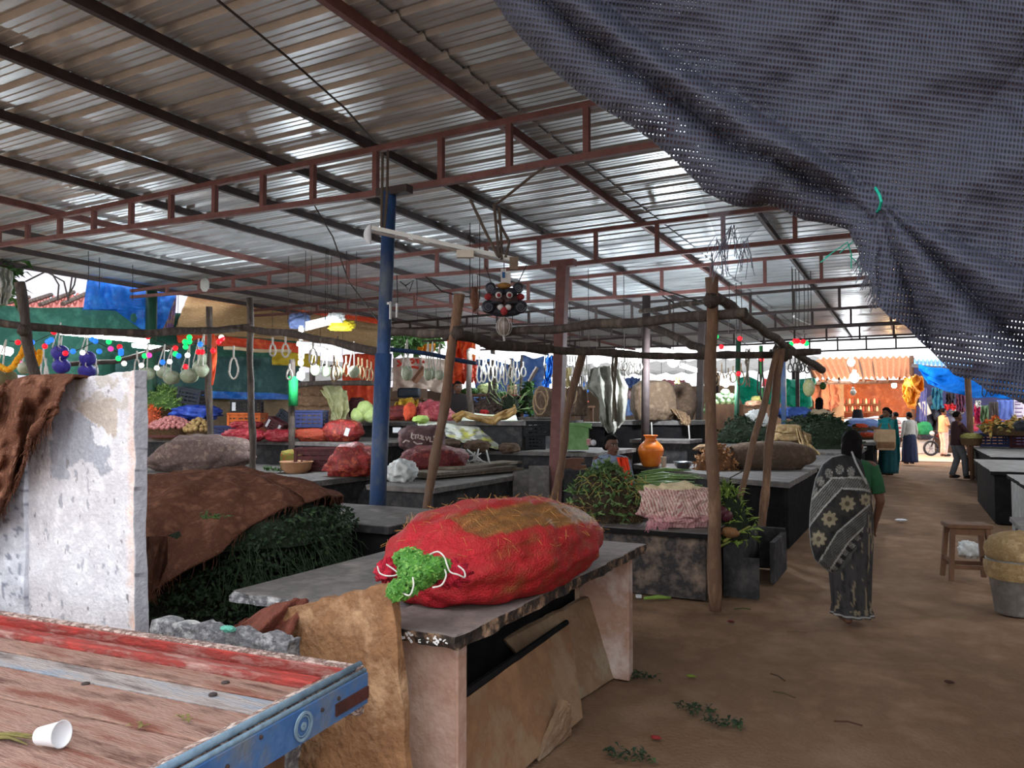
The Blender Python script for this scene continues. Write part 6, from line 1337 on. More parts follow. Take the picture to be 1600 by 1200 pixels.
log('weathered pole leaning behind the red net sack, in front of the onion net',[(668,797,6.95),(700,600,6.9),(716,462,6.85)],.045,m_loglight,'leaning_pole','pole',ground=True)
log('forked log post leaning at the aisle corner, knot of rope at its top',[(1189,830,9.15),(1206,680,9.25),(1222,545,9.35)],.05,m_loglight,'log_post','post',ground=True)
log('thinner log leaning against the forked log post',[(1178,690,9.1),(1195,625,9.2),(1216,548,9.3)],.036,m_loglight,'log_post','post',ground=True)
log('crooked pale branch propped against the brown pillar',[(872,745,9.6),(886,660,9.7),(897,608,9.8),(912,545,9.9)],.05,m_loglight,'branch_post','post',ground=True)
log('dark log post at the far left carrying the rails',[(57,600,8.4),(42,530,8.4),(30,440,8.4)],.05,m_log,'log_post','post',ground=True)
log('thin log post behind the orange pennant',[(328,690,11.8),(327,480,11.8)],.05,m_log,'log_post','post',ground=True)
log('straight dark log post left of the navy crate',[(394,694,10.8),(390,465,10.8)],.045,m_log,'log_post','post',ground=True)
log('dark log post with bright green cloth tied round its top',[(455,672,12.2),(456,560,12.2)],.05,m_log,'log_post','post',ground=True)
a=MB(); p,q=P(458,588,d=12.05),P(458,634,d=12.05); a.tube([p,q],.075,10); tag(a.build('green_cloth',M('bright_green_cloth',(16,130,66),(12,100,52),bump=.3),smooth=True),'bright green cloth wrapped on the log post above the navy crate','cloth')
log('log rail at the far left edge, lashed to the dark post',[(-30,496,8.3),(35,508,8.4),(120,518,8.9)],.045)
log('log rail running above the tube lamp and the tall white slab',[(95,515,8.9),(230,523,9.6),(392,512,10.8)],.05)
log('sagging log rail from the straight dark post to the blue pillar',[(380,513,10.7),(480,527,10.0),(600,549,9.0)],.05)
log('blue-painted rail beyond the blue pillar carrying gourd nets',[(606,545,9.2),(680,556,9.6),(745,567,10)],.028,m_bluepaint,knobs=.05)
log('short log rail from behind the blue pillar to the leaning pole',[(610,519,7.4),(660,520,7.1),(712,520,6.85)],.04)
log('log rail from the leaning pole sweeping right past the white gourd',[(696,521,6.9),(770,538,7.6),(860,545,8.4)],.05)
log('long log rail behind the square brown pillar',[(790,540,8.6),(875,548,9),(1007,555,9.2),(1107,555,9.3),(1235,556,9.6)],.045)
log('log rail reaching from the mask to the top of the peeled post',[(770,522,8.2),(880,512,7.6),(1000,503,7.0),(1165,490,6.3)],.045)
log('thick log running from the peeled post down to the forked post',[(1108,462,6.5),(1170,500,7.6),(1225,540,9.4),(1285,578,11)],.05)
log('short log end lashed across the forked post',[(1205,552,9.6),(1280,551,9.6)],.045)
log('silver-grey log behind the peeled post, running to the dark pillar',[(1010,505,9.2),(1060,530,8.4),(1106,548,7.2)],.04)
log('thin rail high behind the peeled post',[(1000,487,10),(1100,470,8),(1112,462,6.8)],.03)
log('dark rail across the far left stalls, behind the gourds',[(90,570,12.5),(180,565,12.9),(320,530,13.4)],.04)
log('dark shelf pole behind the gourd nets left of the blue pillar',[(455,603,13.8),(520,596,13.9),(592,598,14)],.05)
log('pale bamboo strip across the mat awning',[(350,544,14.8),(400,547,14.8),(455,549,14.8)],.035,M('pale_bamboo',(206,186,150),(176,156,120)))
for (x0,y0,x1,y1,d,r,lb) in [(733,545,735,660,13.5,.05,'brown post behind the hanging ropes, right of the saffron cloth'),(770,540,774,640,16,.05,'dark post in front of the washed-out blue tarpaulin'),(797,560,802,640,18,.05,'dark post left of the pink-scarf woman'),(815,556,813,640,18,.035,'slim dark post right of the pink-scarf woman'),(592,560,596,640,13.8,.03,'slanting thin pole just left of the blue pillar')]:
    log(lb,[(x1,y1,d),(x0,y0,d)],r,None,'wooden_post','post',ground=True)
log('slanting pole across the washed-out blue tarpaulin',[(822,605,19),(839,575,19)],.05,None,'slanting_pole','pole')
for (x,y,d,lb) in [(37,516,8.3,'lump of rope lashing on the dark left post'),(716,521,6.8,'lump of rope lashing on the leaning pole'),(1111,470,6.4,'lump of rope lashing near the top of the peeled post'),(1222,550,9.5,'thick knot of rope and sacking on the forked post')]:
    a=MB(); s=.062 if x!=1222 else .12; a.ball(P(x,y,d=d),(s,s,s*1.0),16,10,fn=lambda q,dd:q*(1+.35*nz(dd*3))); tag(a.build('rope_lashing',M('old_lashing',(84,72,64),(60,52,46),sc=30,bump=.9,bsc=60),smooth=True),lb,'rope')
# lamp tubes and bulbs
def emis(name,c,s): 
    if name in MATS: return MATS[name]
    m=bpy.data.materials.new(name); m.use_nodes=True; b=m.node_tree.nodes['Principled BSDF']; b.inputs['Base Color'].default_value=lin(c); b.inputs['Emission Color'].default_value=lin(c); b.inputs['Emission Strength'].default_value=s; MATS[name]=m; return m
m_tube=emis('lit_tube',(236,248,255),38); m_bulb=emis('lit_bulb',(236,246,255),130)
m_batten=M('lamp_batten',(206,206,200),(180,180,174),bump=0)
def tubelamp(label,p,q,lit=True,r=.018):
    p,q=P(*p[:2],d=p[2]),P(*q[:2],d=q[2]); t=thing('tube_lamp',label,'lamp',(p+q)/2,'fluorescent tube lamps' if lit else None)
    u=(q-p).normalized(); n=Vector((0,0,1)); n=(n-u*n.dot(u)); n=n.normalized() if n.length>.3 else Vector((0,1,0))
    a=MB(); a.tube([p,q],r,8); a.build('tube',m_tube if lit else m_white,t,smooth=True)
    a=MB(); a.bar(p+n*(.035),q+n*(.035),.035); a.build('batten',m_batten,t)
    for e in (p,q): a=MB(); a.box(e+n*.012,(.04,.04,.06)); a.build('end_cap',m_batten,t)
    return t
tubelamp('long lit tube lamp hung above the tall white slab',(95,520,12.6),(231,534,13.4),r=.03)
tubelamp('lit tube lamp just right of the long one, over the gourds',(208,540,13.0),(263,546,13.4),r=.03)
tubelamp('glaring lit tube lamp at the left edge above the marigolds',(-30,540,9.5),(17,550,9.8),r=.05)
tubelamp('lit vertical tube lamp under the blue-grey bundle',(470,512,11.9),(470,529,11.9),r=.03)
tubelamp('lit tube lamp along the sagging rail left of the blue pillar',(466,538,11.6),(513,550,11.2),r=.03)
tubelamp('lit vertical tube lamp below the sagging rail',(470,544,11.8),(470,560,11.8),r=.03)
tubelamp('lit tube lamp right of the leaning pole over the white ropes',(734,548,13.2),(796,566,13.6),r=.035)
tubelamp('lit tube lamp right of the brown pillar',(877,566,16),(903,570,16.4),r=.04)
tubelamp('lit tube lamp above the grey hanging sheet',(962,548,16),(1000,553,16.4),r=.05)
tubelamp('lit tube lamp behind the big bright bulb',(1064,571,17),(1090,579,17.3),r=.05)
m_bc=M('lamp_cap',(210,210,206),(180,180,176),bump=0)
def bulb(label,x,y,d,r,mat=None,cord=.5,holder=True):
    c=P(x,y,d=d); t=thing('bulb_lamp',label,'lamp',c)
    a=MB(); a.ball(c,(r,r,r*1.15),14,10); a.build('bulb',mat or m_bulb,t,smooth=True)
    a=MB(); a.lathe([(r*.5,r*1.0),(r*.45,r*1.7),(.012,r*1.9)],c,12); a.build('lamp_cap',m_bc,t)
    a=MB(); a.tube([c+Vector((0,0,r*1.9)),c+Vector((.01,0,r*1.9+cord))],.008,5); a.build('cord',m_twine,t)
bulb('big glaring bulb in the centre, over the covered heaps',1052,563,12.6,.10,emis('floodlit_bulb',(236,246,255),240),cord=.8)
bulb('small lit bulb, upper of two below the vertical tube',470,567,11.6,.04,cord=.1); bulb('lit bulb, lower of two below the vertical tube',470,587,11.6,.06,cord=.2)
bulb('small lit bulb at the right end of the sagging rail',527,551,11.2,.05,cord=.15)
bulb('lit bulb behind the grey hanging sheet, left side',932,567,17,.07,cord=.5)
bulb('lit bulb low beside the green pillar',1134,598,19,.10,cord=.8)
bulb('lit bulb under the reflector in the orange-lit shed',1335,590,28,.16,cord=.5); bulb('lit upper lamp in the orange-lit shed',1330,566,28.5,.13,cord=.6)
bulb('faint lower globe lamp in the orange-lit shed',1333,613,27.5,.10,M('unlit_globe',(206,206,196),(186,186,176),bump=0,rough=.3),cord=.3)
bulb('small warm bulb on the terracotta cloth wall',1397,602,31,.10,emis('warm_bulb',(255,214,160),150),cord=.3)
bulb('small lit bulb near the forked post',1257,561,16,.06,cord=.4)
bulb('lit bulb left of the brown pillar in the far stalls',808,558,19,.09,cord=.4)
# the shed's own orange glow comes from a tungsten lamp under its roof
lt=bpy.data.lights.new('shed_lamp','POINT'); lt.energy=120; lt.color=(1,.62,.30); lt.shadow_soft_size=.15; lo=bpy.data.objects.new('shed_lamp',lt); COL.objects.link(lo); lo.location=P(1397,606,d=30.6)
lt=bpy.data.lights.new('shed_lamp','POINT'); lt.energy=120; lt.color=(1,.66,.36); lt.shadow_soft_size=.15; lo=bpy.data.objects.new('shed_lamp',lt); COL.objects.link(lo); lo.location=P(1330,600,d=31)
# unlit batten lamp tied to the blue pillar
t=thing('unlit_tube_batten','long unlit lamp batten tied across the blue pillar by ropes','lamp',P(690,380,d=6.4)); p,q=P(582,356,d=6.5),P(806,406,d=6.2)
a=MB(); a.bar(p,q,.035); a.build('batten',m_batten,t)
a=MB(); a.bar(p+Vector((0,0,-.035)),q+Vector((0,0,-.035)),.02); a.build('grey_underside',M('grey_metal',(130,120,112),(104,96,90)),t)
a=MB(); a.box(P(727,397,d=6.25),(.14,.05,.06),rotz(YAW)); a.build('ballast_box',M('cream_box',(206,196,180),(180,170,154),bump=0),t)
a=MB(); c=P(574,367,d=6.5); a.ball(c+Vector((0,0,0)),(.035,.03,.085),14,10,fn=lambda q,d:q+Vector((.03*(q.z/.085)**2,0,0))); a.build('white_holder',m_white,t,smooth=True)
a=MB(); a.box(P(803,412,d=6.15),(.07,.05,.10),rotz(YAW)); a.build('end_holder',M('brown_cream',(130,110,92),(100,84,70)),t)
for i,pl in enumerate([[(598,240,6.9),(596,360,6.5)],[(606,236,6.95),(605,300,6.7),(600,362,6.5)],[(735,312,6.4),(760,365,6.3),(778,400,6.2)],[(772,320,6.4),(776,360,6.3),(780,402,6.2)],[(780,325,6.4),(783,370,6.3),(784,405,6.2)],[(778,345,6.4),(796,378,6.3),(790,402,6.2)],[(770,322,6.4),(785,312,6.4),(830,276,6.2),(850,262,6.0)]]):
    a=MB(); a.tube([P(*q_[:2],d=q_[2]) for q_ in pl],.012,6); tag(a.build('rope_tie',M('brown_rope',(98,84,72),(74,64,56),sc=40,bump=.4)),'brown rope holding up the unlit lamp batten','rope','ropes of the unlit lamp batten')
# demon mask and white gourd
m_mask=M('mask_dark',(58,60,68),(40,42,50),(76,76,82),sc=8,rough=.6,bump=.15); m_mred=M('mask_red',(176,60,62),(140,44,48),sc=12,bump=.1); m_mw=M('mask_white',(226,222,218),(200,196,192),bump=0); m_mb=M('mask_brown',(96,72,70),(76,56,56),sc=10,bump=.1); m_mo=M('mask_ochre',(176,126,66),(140,98,50),sc=12,bump=.2)
d0=7.9; k_=d0/FPX
def MK(x,y,o=0): return P(740+x/10.91,420+y/10.91,d=d0-o)
mk=thing('demon_mask','dark carved demon mask with staring white eyes hung to ward off evil','mask',MK(520,600))
fr_=Matrix((RT,-fx,Vector((0,0,1)))).transposed()  # local x right, y toward the camera, z up
def blob(nm,x,y,rx,ry,rz,mat,o=0,fn=None): a=MB(); a.ball(MK(x,y,o),(rx*k_/10.91,rz,ry*k_/10.91),24,14,rot=fr_,fn=fn); return a.build(nm,mat,mk,smooth=True)
blob('face',525,540,250,210,.07,m_mb); blob('jaw',525,730,300,90,.06,m_mask)
for sx in(-1,1):
    blob('curled_horn',525+sx*235,325,95,95,.06,m_mask,.02); blob('brow',525+sx*110,400,125,75,.07,m_mask,.05)
    blob('cheek_curl',525+sx*270,650,125,115,.07,m_mask,.03); blob('nostril',525+sx*80,545,75,42,.05,m_mb,.09)
    blob('ear',525+sx*270,480,75,60,.04,m_mred,.0); blob('eye_white',525+sx*92-5,448,56,56,.03,m_mw,.11); blob('pupil',525+sx*92-5,448,32,32,.02,m_mred,.135)
    blob('moustache',525+sx*130,580,110,30,.05,m_mask,.09)
    for cc,(x,y,r0) in ((0,(525+sx*275,650,85)),(1,(525+sx*240,325,65))):
        a=MB(); pts=[]
        for t in range(46): an=t/45*4.2*math.pi; r=r0*(1-t/50); pts.append(MK(x+sx*r*math.cos(an),y+r*math.sin(an),.09))
        a.tube(pts,.006,5); a.build('spiral_ridge',M('mask_grey',(110,110,116),(90,90,98),bump=0),mk)
    blob('tooth_row',525+sx*65,655,55,50,.03,m_mw,.10)
blob('mouth_red',520,720,60,75,.04,m_mred,.10); blob('crown',520,290,120,55,.05,m_mo,.03)
a=MB(); a.box(MK(510,130,.0),(.055,.012,.16),rotz(YAW)); a.build('paper_charm',m_mw,mk); a=MB(); a.box(MK(590,160,.0),(.05,.012,.12),rotz(YAW)); a.build('paper_charm',m_mw,mk)
a=MB(); a.box(MK(512,105,.012),(.03,.008,.06),rotz(YAW)); a.build('blue_print',M('charm_blue',(60,110,160),(50,90,140),bump=0),mk)
for (x0,y0,x1,y1) in [(300,240,200,-60),(520,240,520,-140),(760,240,900,-60)]: a=MB(); a.tube([MK(x0,y0),MK(x1,y1)],.005,5); a.build('hanging_cord',m_twine,mk)
wg=thing('net_gourd','white-grey ash gourd in a net hanging just below the demon mask','gourd',MK(520,980)); a=MB(); a.ball(MK(520,985),(118*k_/10.91,118*k_/10.91,140*k_/10.91),22,14); a.build('gourd',M('ash_gourd',(176,160,150),(146,130,122),(196,184,174),sc=8,bump=.2),wg,smooth=True)
for k in range(8):
    an=k/8*6.2832; a=MB(); a.tube([MK(520,985)+fr_@Vector((.081*math.sin(t/10*math.pi)*math.cos(an),.081*math.sin(t/10*math.pi)*math.sin(an),.096*math.cos(t/10*math.pi))) for t in range(11)],.004,4); a.build('net_cord',m_sky_rope,wg)
a=MB(); a.tube([MK(520,1110),MK(515,1150),MK(525,1230)],.012,5); a.build('net_tail',m_sky_rope,wg); a=MB(); a.tube([MK(520,850),MK(520,800)],.008,5); a.build('net_neck',m_sky_rope,wg)
# hanging gourds
m_ash=M('hanging_gourd',(190,198,172),(150,164,136),(210,214,194),sc=6,rough=.6,bump=.1); m_viol=M('violet_wrap',(70,62,170),(52,48,136),(96,88,190),sc=8,rough=.6,bump=.2)
def gourd(label,x,y,rx,ry,d,mat,group,nm='gourd',cord=None):
    c=P(x,y,d=d); t=thing('hanging_gourd',label,'gourd',c,group); sx=rx*d/FPX; sz=ry*d/FPX
    a=MB(); a.ball(c,(sx,sx,sz),18,12,fn=lambda q,dd:q*(1+.05*nz(dd*2))); a.build('gourd',mat,t,smooth=True)
    top=c+Vector((0,0,sz)); 
    for s in(-1,1): a=MB(); a.tube([c+Vector((s*sx*.85,-.0,0)),c+Vector((s*sx*.6,-sx*.6,sz*.75)),top+Vector((0,0,cord or .35))],.010,5); a.build('sling_cord',m_sky_rope,t)
for (lb,x,y,rx,ry,d) in [('upper of the left pair of violet-wrapped gourds',94,551,13,12,12.0),('lower of the left pair of violet-wrapped gourds',96,572,13,12,12.0),('upper of the right pair of violet-wrapped gourds',137,560,12,12,12.2),('lower of the right pair of violet-wrapped gourds',136,580,13,11,12.2)]: gourd(lb,x,y,rx,ry,d,m_viol,'violet-wrapped gourds')
for (lb,x,y,rx,ry,d) in [('grey gourd hanging right at the edge of the white slab',231,584,11,10,11.8),('pale gourd partly behind another, right of the white slab',257,582,12,10,12.3),('round pale gourd hanging above the green beans',268,590,13,11,11.9),('biggest pale gourd, left of the orange pennant post',296,587,14,12,11.9),('small gourd tucked behind the pair at the pennant post',310,574,9,11,12.4),('topmost pale gourd beside the orange pennant',319,562,10,10,12.2),('round greenish gourd hanging at the orange pennant post',318,579,11,11,11.8),('yellow-green gourd at the foot of the dark left post',38,575,10,10,9.2),('brownish round gourd at the left edge under the marigolds',8,590,17,14,9.2)]:
    gourd(lb,x,y,rx,ry,d,m_ash if 'brown' not in lb else M('brown_gourd',(120,112,80),(90,84,60),bump=.1),'pale hanging gourds')
for (lb,x,y,rx,ry,d) in [('grey-green gourd in a net left of the blue pillar',553,581,9,10,11.2),('faint gourd in a net under the sagging rail',528,582,8,11,11.6),('pale gourd in a net just below the sagging rail',493,578,8,9,12.2),('hazy grey gourd beside the lamp bulbs',510,580,8,9,12.4),('white-green gourd hanging right of the blue pillar',636,583,9,12,10.2),('pair gourd hanging before the cream banner',669,585,7,10,10.4),('grey-green gourd next to the pair gourd',676,583,6,10,10.7),('yellow-green gourd hanging at the leaning pole',687,586,7,8,10.2)]: gourd(lb,x,y,rx,ry,d,m_ash,'gourds in nets at the centre')
gourd('white and yellow gourd bag hanging before the turquoise curtain',1264,606,9,14,19,M('white_yellow_bag',(214,216,190),(190,190,120),(226,226,216),sc=10),None)
gourd('green gourd hanging right of the gourd bag',1286,603,5,6,24,m_leaf,None)
# white rope loops
def loopy(x,yt,yb,w,d,mat,label,group,th=.014):
    a=MB(); top=P(x,yt,d=d); cx,cy=x,(yb-(yb-yt)*.32); pts=[top]
    n=16; ph=R(-.3,.3)
    for t in range(n+1):
        an=math.pi*.5+2*math.pi*t/n; pts.append(P(cx+w*.5*math.cos(an)*(1.0 if math.sin(an)<0 else .8),cy-(yb-yt)*.32*math.sin(an),d=d+.03*math.sin(t+ph)))
    a.tube(pts,th,5); o=a.build('rope_loop',mat); return tag(o,label,'rope loop',group)
wl=[(365,540,592,14,10.6),(412,0,0,0,0)]
def row(spec,mat,label,group):
    for (x,yt,yb,w,d) in spec: loopy(x,yt,yb,w,d,mat,label,group)
row([(365,540,592,15,10.6),(426,527,556,10,10.3),(446,526,558,12,10.2),(452,568,593,9,11),(489,530,570,13,10.0)],m_sky_rope,'thick white rope loop hung on the sagging rail left of the blue pillar','rope loops left of the blue pillar')
row([(68,540,590,9,11.5),(72,560,592,6,11.8),(214,548,585,9,12.3),(150,560,590,6,12.6)],m_sky_rope,'thin white rope loop hung above the tall white slab','rope loops above the white slab')
row([(522,555,596,10,11.0),(527,560,592,9,11.2),(541,556,588,8,11.4),(560,558,590,8,11.6),(566,560,592,7,11.9),(574,562,594,6,12),(580,565,594,6,12.1)],M('tan_rope',(158,132,100)),'tan rope loop hung beside the net gourds','rope loops beside the net gourds')
row([(748+R(-2,2)+i*6.2,556+i*.8,590+R(-6,14),R(5,9),13+R(-.6,.6)) for i in range(12)],m_sky_rope,'white rope loop in the cluster under the tube lamp right of the leaning pole','rope loops right of the leaning pole')
row([(886+i*4.4,556,600+R(-10,10),R(4,7),15+R(-.6,.6)) for i in range(8)],m_sky_rope,'white rope loop hung right of the brown pillar','rope loops right of the brown pillar')
row([(972+i*4.6,556+R(-2,3),584+R(-6,4),R(6,10),13+R(-.5,.5)) for i in range(7)],m_sky_rope,'white rope loop in the bunch above the grey hanging sheet','rope loops above the grey sheet')
row([(1112+R(-3,3)+i*9,572+R(-5,5),600+R(-8,8),R(8,13),17+R(-1,1)) for i in range(6)],M('tan_rope',(158,132,100)),'tan rope ring hung between the peeled post and the green pillar','rope rings by the green pillar')
row([(1236+R(-2,2)+i*5,560+R(-4,4),582+R(-6,6),R(6,10),15+R(-1,1)) for i in range(8)],M('dark_ring',(80,76,72),(60,56,54)),'dark rope ring in the tangle right of the forked post','rope rings right of the forked post')
row([(1538,592,620,8,20),(1550,592,618,7,20),(1568,596,616,7,19.5),(1584,600,622,6,19.2)],M('dark_ring',(80,76,72)),'thin dark wire loop hanging under the bright blue tarpaulin','wire loops under the blue tarpaulin')
row([(1186+i*5,560,632+R(-20,4),R(5,8),15+R(-.5,.8)) for i in range(2)],m_twine,'long dark rope loop hanging before the turquoise curtain','long rope loops before the turquoise curtain')
# twisted rope hanks
for (x,y0,y1,d,r,mt_,lb) in [(960,548,660,11.5,.035,M('hank_rope',(120,108,92),(90,80,68),sc=30,bump=.8),'frayed rope hank hanging in front of the grey sheet'),(765,565,618,14.5,.03,m_twine,'dark knotted strap hanging before the pale gourds'),(1168,545,605,16,.03,M('hank_rope',(120,108,92)),'rope hank hanging left of the light green pillar'),(888,575,606,14,.05,M('yellow_flower_hank',(206,190,140),(170,150,100),sc=30,bump=.6),'pale yellow flower strings hanging right of the brown pillar'),(1058,590,602,13.6,.05,M('yellow_flower_hank',(206,190,140)),'small pale yellow bunch hanging under the big bulb')]:
    t=thing('rope_hank',lb,'rope',P(x,y1,d=d))
    for k in range(5):
        a=MB(); pts=[P(x+2.2*math.sin(k*1.3)+R(-1,1)+1.5*math.sin(j*.8+k),lerp(y0,y1-R(0,6),j/8),d=d+.02*k) for j in range(9)]; a.tube(pts,r*.45,5); a.build('strand',mt_,t)
# strings from the roof
m_string=m_twine
ST=[(138,392,440,12),(155,398,452,12.6),(207,400,470,13.2),(413,415,432,14),(508,455,500,9.8),(528,415,480,11),(620,430,500,8.4),(651,435,470,10),(738,428,530,10.5),(746,430,505,10.6),(800,450,520,11),(865,465,590,10.4),(890,470,540,12),(1112,395,430,7.5),(1139,440,520,12),(1150,442,525,12.5),(1158,440,530,13),(1238,420,505,12),(1243,420,510,12.2),(1248,422,515,12.4),(1256,430,520,12.6),(1262,430,515,12.9),(851,520,600,9.3)]
for x,y0,y1,d in ST:
    a=MB(); top=P(x,y0,d=d); k=(4.2-EYE)/(top.z-EYE) if top.z>EYE else 1
    bot=P(x,y1,d=d); a.tube([Vector((top.x,top.y,max(top.z,min(4.15,top.z)))),top.lerp(bot,.5)+Vector((.01,0,0)),bot],.006,4); tag(a.build('hanging_string',m_string),'thin dark string hanging down from the roof trusses','string','strings hanging from the roof')
for pts,lb in [([(340,0,4.5),(450,90,5.25),(540,170,6.1),(586,222,6.85)],'long dark cord running under the tin roof to the blue pillar'),([(485,310,9.5),(520,370,10),(545,440,10.5),(590,500,11)],'thin black cable sagging behind the blue pillar from the truss'),([(665,432,10),(690,455,10.2),(720,463,10.4),(742,464,10.6)],'dark cable looping to the rope knot left of the mask'),([(625,440,11),(633,446,11),(640,455,11),(646,438,11),(634,446,11)],'short dark wire knot right of the blue pillar'),([(1035,462,9.5),(1060,478,9),(1085,490,8.6)],'thin cord left of the peeled post top'),([(1000,440,9),(1040,455,9),(1090,470,8),(1106,478,7)],'pale cord from the truss to the peeled post')]:
    a=MB(); a.tube([P(x,y,d=d) for x,y,d in pts],.009,5); tag(a.build('cable',m_twine),lb,'cable')
a=MB(); a.ball(P(742,468,d=10.2),(.06,.06,.16),14,10,fn=lambda q,d:q*(1+.4*nz(d*3))); tag(a.build('rope_knot',M('rusty_knot',(140,96,76),(104,72,58),sc=20,bump=.8),smooth=True),'rusty brown knot of rags left of the demon mask','rags')
a=MB(); c=P(320,445,d=13.4); a.ball(c,(.09,.07,.12),12,8,fn=lambda q,d:q*(1+.2*nz(d*3))); tag(a.build('lamp_shade',M('dull_white',(186,186,180),(156,156,150)),smooth=True),'small whitish lamp fitting under the left eave','lamp')
a=MB(); p,q=P(1240,494,d=13.2),P(1266,506,d=13.6); a.bar(p,q,.04); tag(a.build('unlit_tube',m_batten),'unlit pale tube fixed below the roof right of the forked post','lamp')
# pennant, marigolds
t=thing('pennant','narrow orange pennant hanging on the thin log post','pennant',P(334,600,d=11.5)); a=MB()
a.grid(lambda u,v:P(lerp(331,poly_at([(334,),(339,),(339,),(338,),(336,),(333,)],v)[0],u),lerp(520,602,v),d=11.6+.04*math.sin(v*9+u*2)),8,24); a.build('pennant_cloth',m_orange,t,smooth=True).modifiers.new('thick','SOLIDIFY').thickness=.008
m_mari=M('marigold',(250,190,30),(236,150,16),(252,206,70),sc=20,rough=.8,bump=.5)
a=MB(); proto=None
gar=[(0,572),(5,576),(12,578),(18,575),(23,570),(28,562),(33,555),(36,547),(38,541)]
gar2=[(48,541),(50,548),(54,556),(56,564),(58,569),(61,563),(62,555),(62,548)]
k=0
gs=thing('marigold_garland','yellow marigold garland hung around the dark left post, long loop','garland',P(20,578,d=8.9))
gs2=thing('marigold_garland','shorter orange-yellow marigold loop right of the dark left post','garland',P(57,570,d=9.4))
for g_,par,d in ((gar,gs,8.8),(gar2,gs2,9.4)):
    for i in range(len(g_)-1):
        for s in range(4):
            x,y=lerp(g_[i][0],g_[i+1][0],s/4),lerp(g_[i][1],g_[i+1][1],s/4); c=P(x+R(-.6,.6),y+R(-.6,.6),d=d+R(-.02,.02)); a=MB(); a.ball(c,.034,10,7,fn=lambda q,dd:q*(1+.18*nz(dd*6))); a.build('marigold',m_mari,par,smooth=True)
# fairy lights
FC={'r':(255,20,36),'b':(30,110,255),'g':(10,255,110),'p':(255,60,160),'w':(255,250,240)}
FL={'r':[(84,519),(28,535),(70,541),(102,552),(274,544),(310,550),(316,550),(290,573),(333,548),(231,526),(342,534),(347,529),(187,542),(1242,533),(1246,533),(1255,534),(1156,529),(1127,542),(1253,550),(1190,561),(1154,584)],'b':[(50,535),(75,534),(80,531),(57,557),(114,549),(149,533),(144,530),(155,549),(189,548),(189,552),(313,538),(279,556),(254,566)],'g':[(170,534),(185,560),(296,527),(296,534),(289,534),(290,542),(226,556),(274,553),(1236,538),(1260,537),(1119,526)],'p':[(173,545),(233,555),(30,567)],'w':[(194,568),(221,571),(293,555),(265,565),(129,551),(346,527),(245,575)]}
CN={'r':'red','b':'blue','g':'green','p':'pink','w':'white'}
for kx,l in FL.items():
    m=emis('fairy_'+CN[kx],FC[kx],.45)
    for (x,y) in l:
        far=x>1000; a=MB(); a.ball(P(x,y,d=15 if far else 11.3),.050 if far else .040,10,7); tag(a.build('fairy_light',m,smooth=True),('%s fairy light hanging in the strings near the aisle end' if far else '%s fairy light strung over the left stalls')%CN[kx],'fairy light',('%s fairy lights near the aisle' if far else '%s fairy lights on the left')%CN[kx])
for pl,lb in [([(15,533),(50,536),(84,520),(90,548),(114,550),(150,534),(172,545),(189,552)],'fairy light cord strung across the purple gourds'),([(226,556),(233,526),(274,544),(290,534),(313,538),(333,548),(346,530)],'fairy light cord strung over the pale gourds'),([(1119,526),(1156,530),(1190,560),(1236,537),(1260,536)],'fairy light cord strung near the aisle end')]:
    a=MB(); a.tube([P(x,y,d=11.35 if x<1000 else 15.05) for x,y in pl],.006,4); tag(a.build('light_cord',m_twine),lb,'cord')
# aisle litter
a=MB(); c=P(1408,814,z=.0); a.ball(c+Vector((0,0,.015)),(.09,.05,.02),14,8,fn=lambda q,d:q*(1+.3*nz(d*3))); tag(a.build('paper_scrap',m_white,smooth=True),'white paper scrap on the aisle right of the woman','paper')
a=MB(); c=P(998,935,z=0); a.box(c+Vector((0,0,.02)),(.05,.04,.03),rotz(.5)); tag(a.build('foam_scrap',m_white,bev=.006),'small white scrap on the ground under the herb table','scrap')
a=MB(); a.tube([P(1006,935,z=.02),P(1028,933,z=.03),P(1048,934,z=.02)],[.012,.02,.012],7); tag(a.build('green_stalk',M('fresh_stalk',(140,170,80),(110,140,60)),smooth=True),'fresh pale green stalk on the ground under the herb table','stalk')
for (x,y,s,n_,lb) in [(1002,1062,.09,50,'green leaf tuft on the earth beside the leaning slabs'),(1085,1112,.10,60,'longer scatter of green leaves, left part, on the bare earth'),(1130,1135,.10,60,'scatter of green leaves, right part, on the bare earth'),(980,1185,.11,60,'green leaves at the bottom edge near the red petal'),(1018,915,.20,160,'heap of discarded greens on the ground by the herb table')]:
    a=MB(); c=P(x,y,z=0)
    for k in range(n_): a.leaf(c+Vector((R(-1,1)*s,R(-1,1)*s*.5,R(.004,.03 if n_<100 else .12))),Vector((R(-1,1),R(-1,1),R(-.1,.3))),Vector((R(-.3,.3),R(-.3,.3),1)),R(.03,.06),R(.012,.02))
    tag(a.build('leaf_litter',m_leafdark),lb,'leaves',None,'stuff')
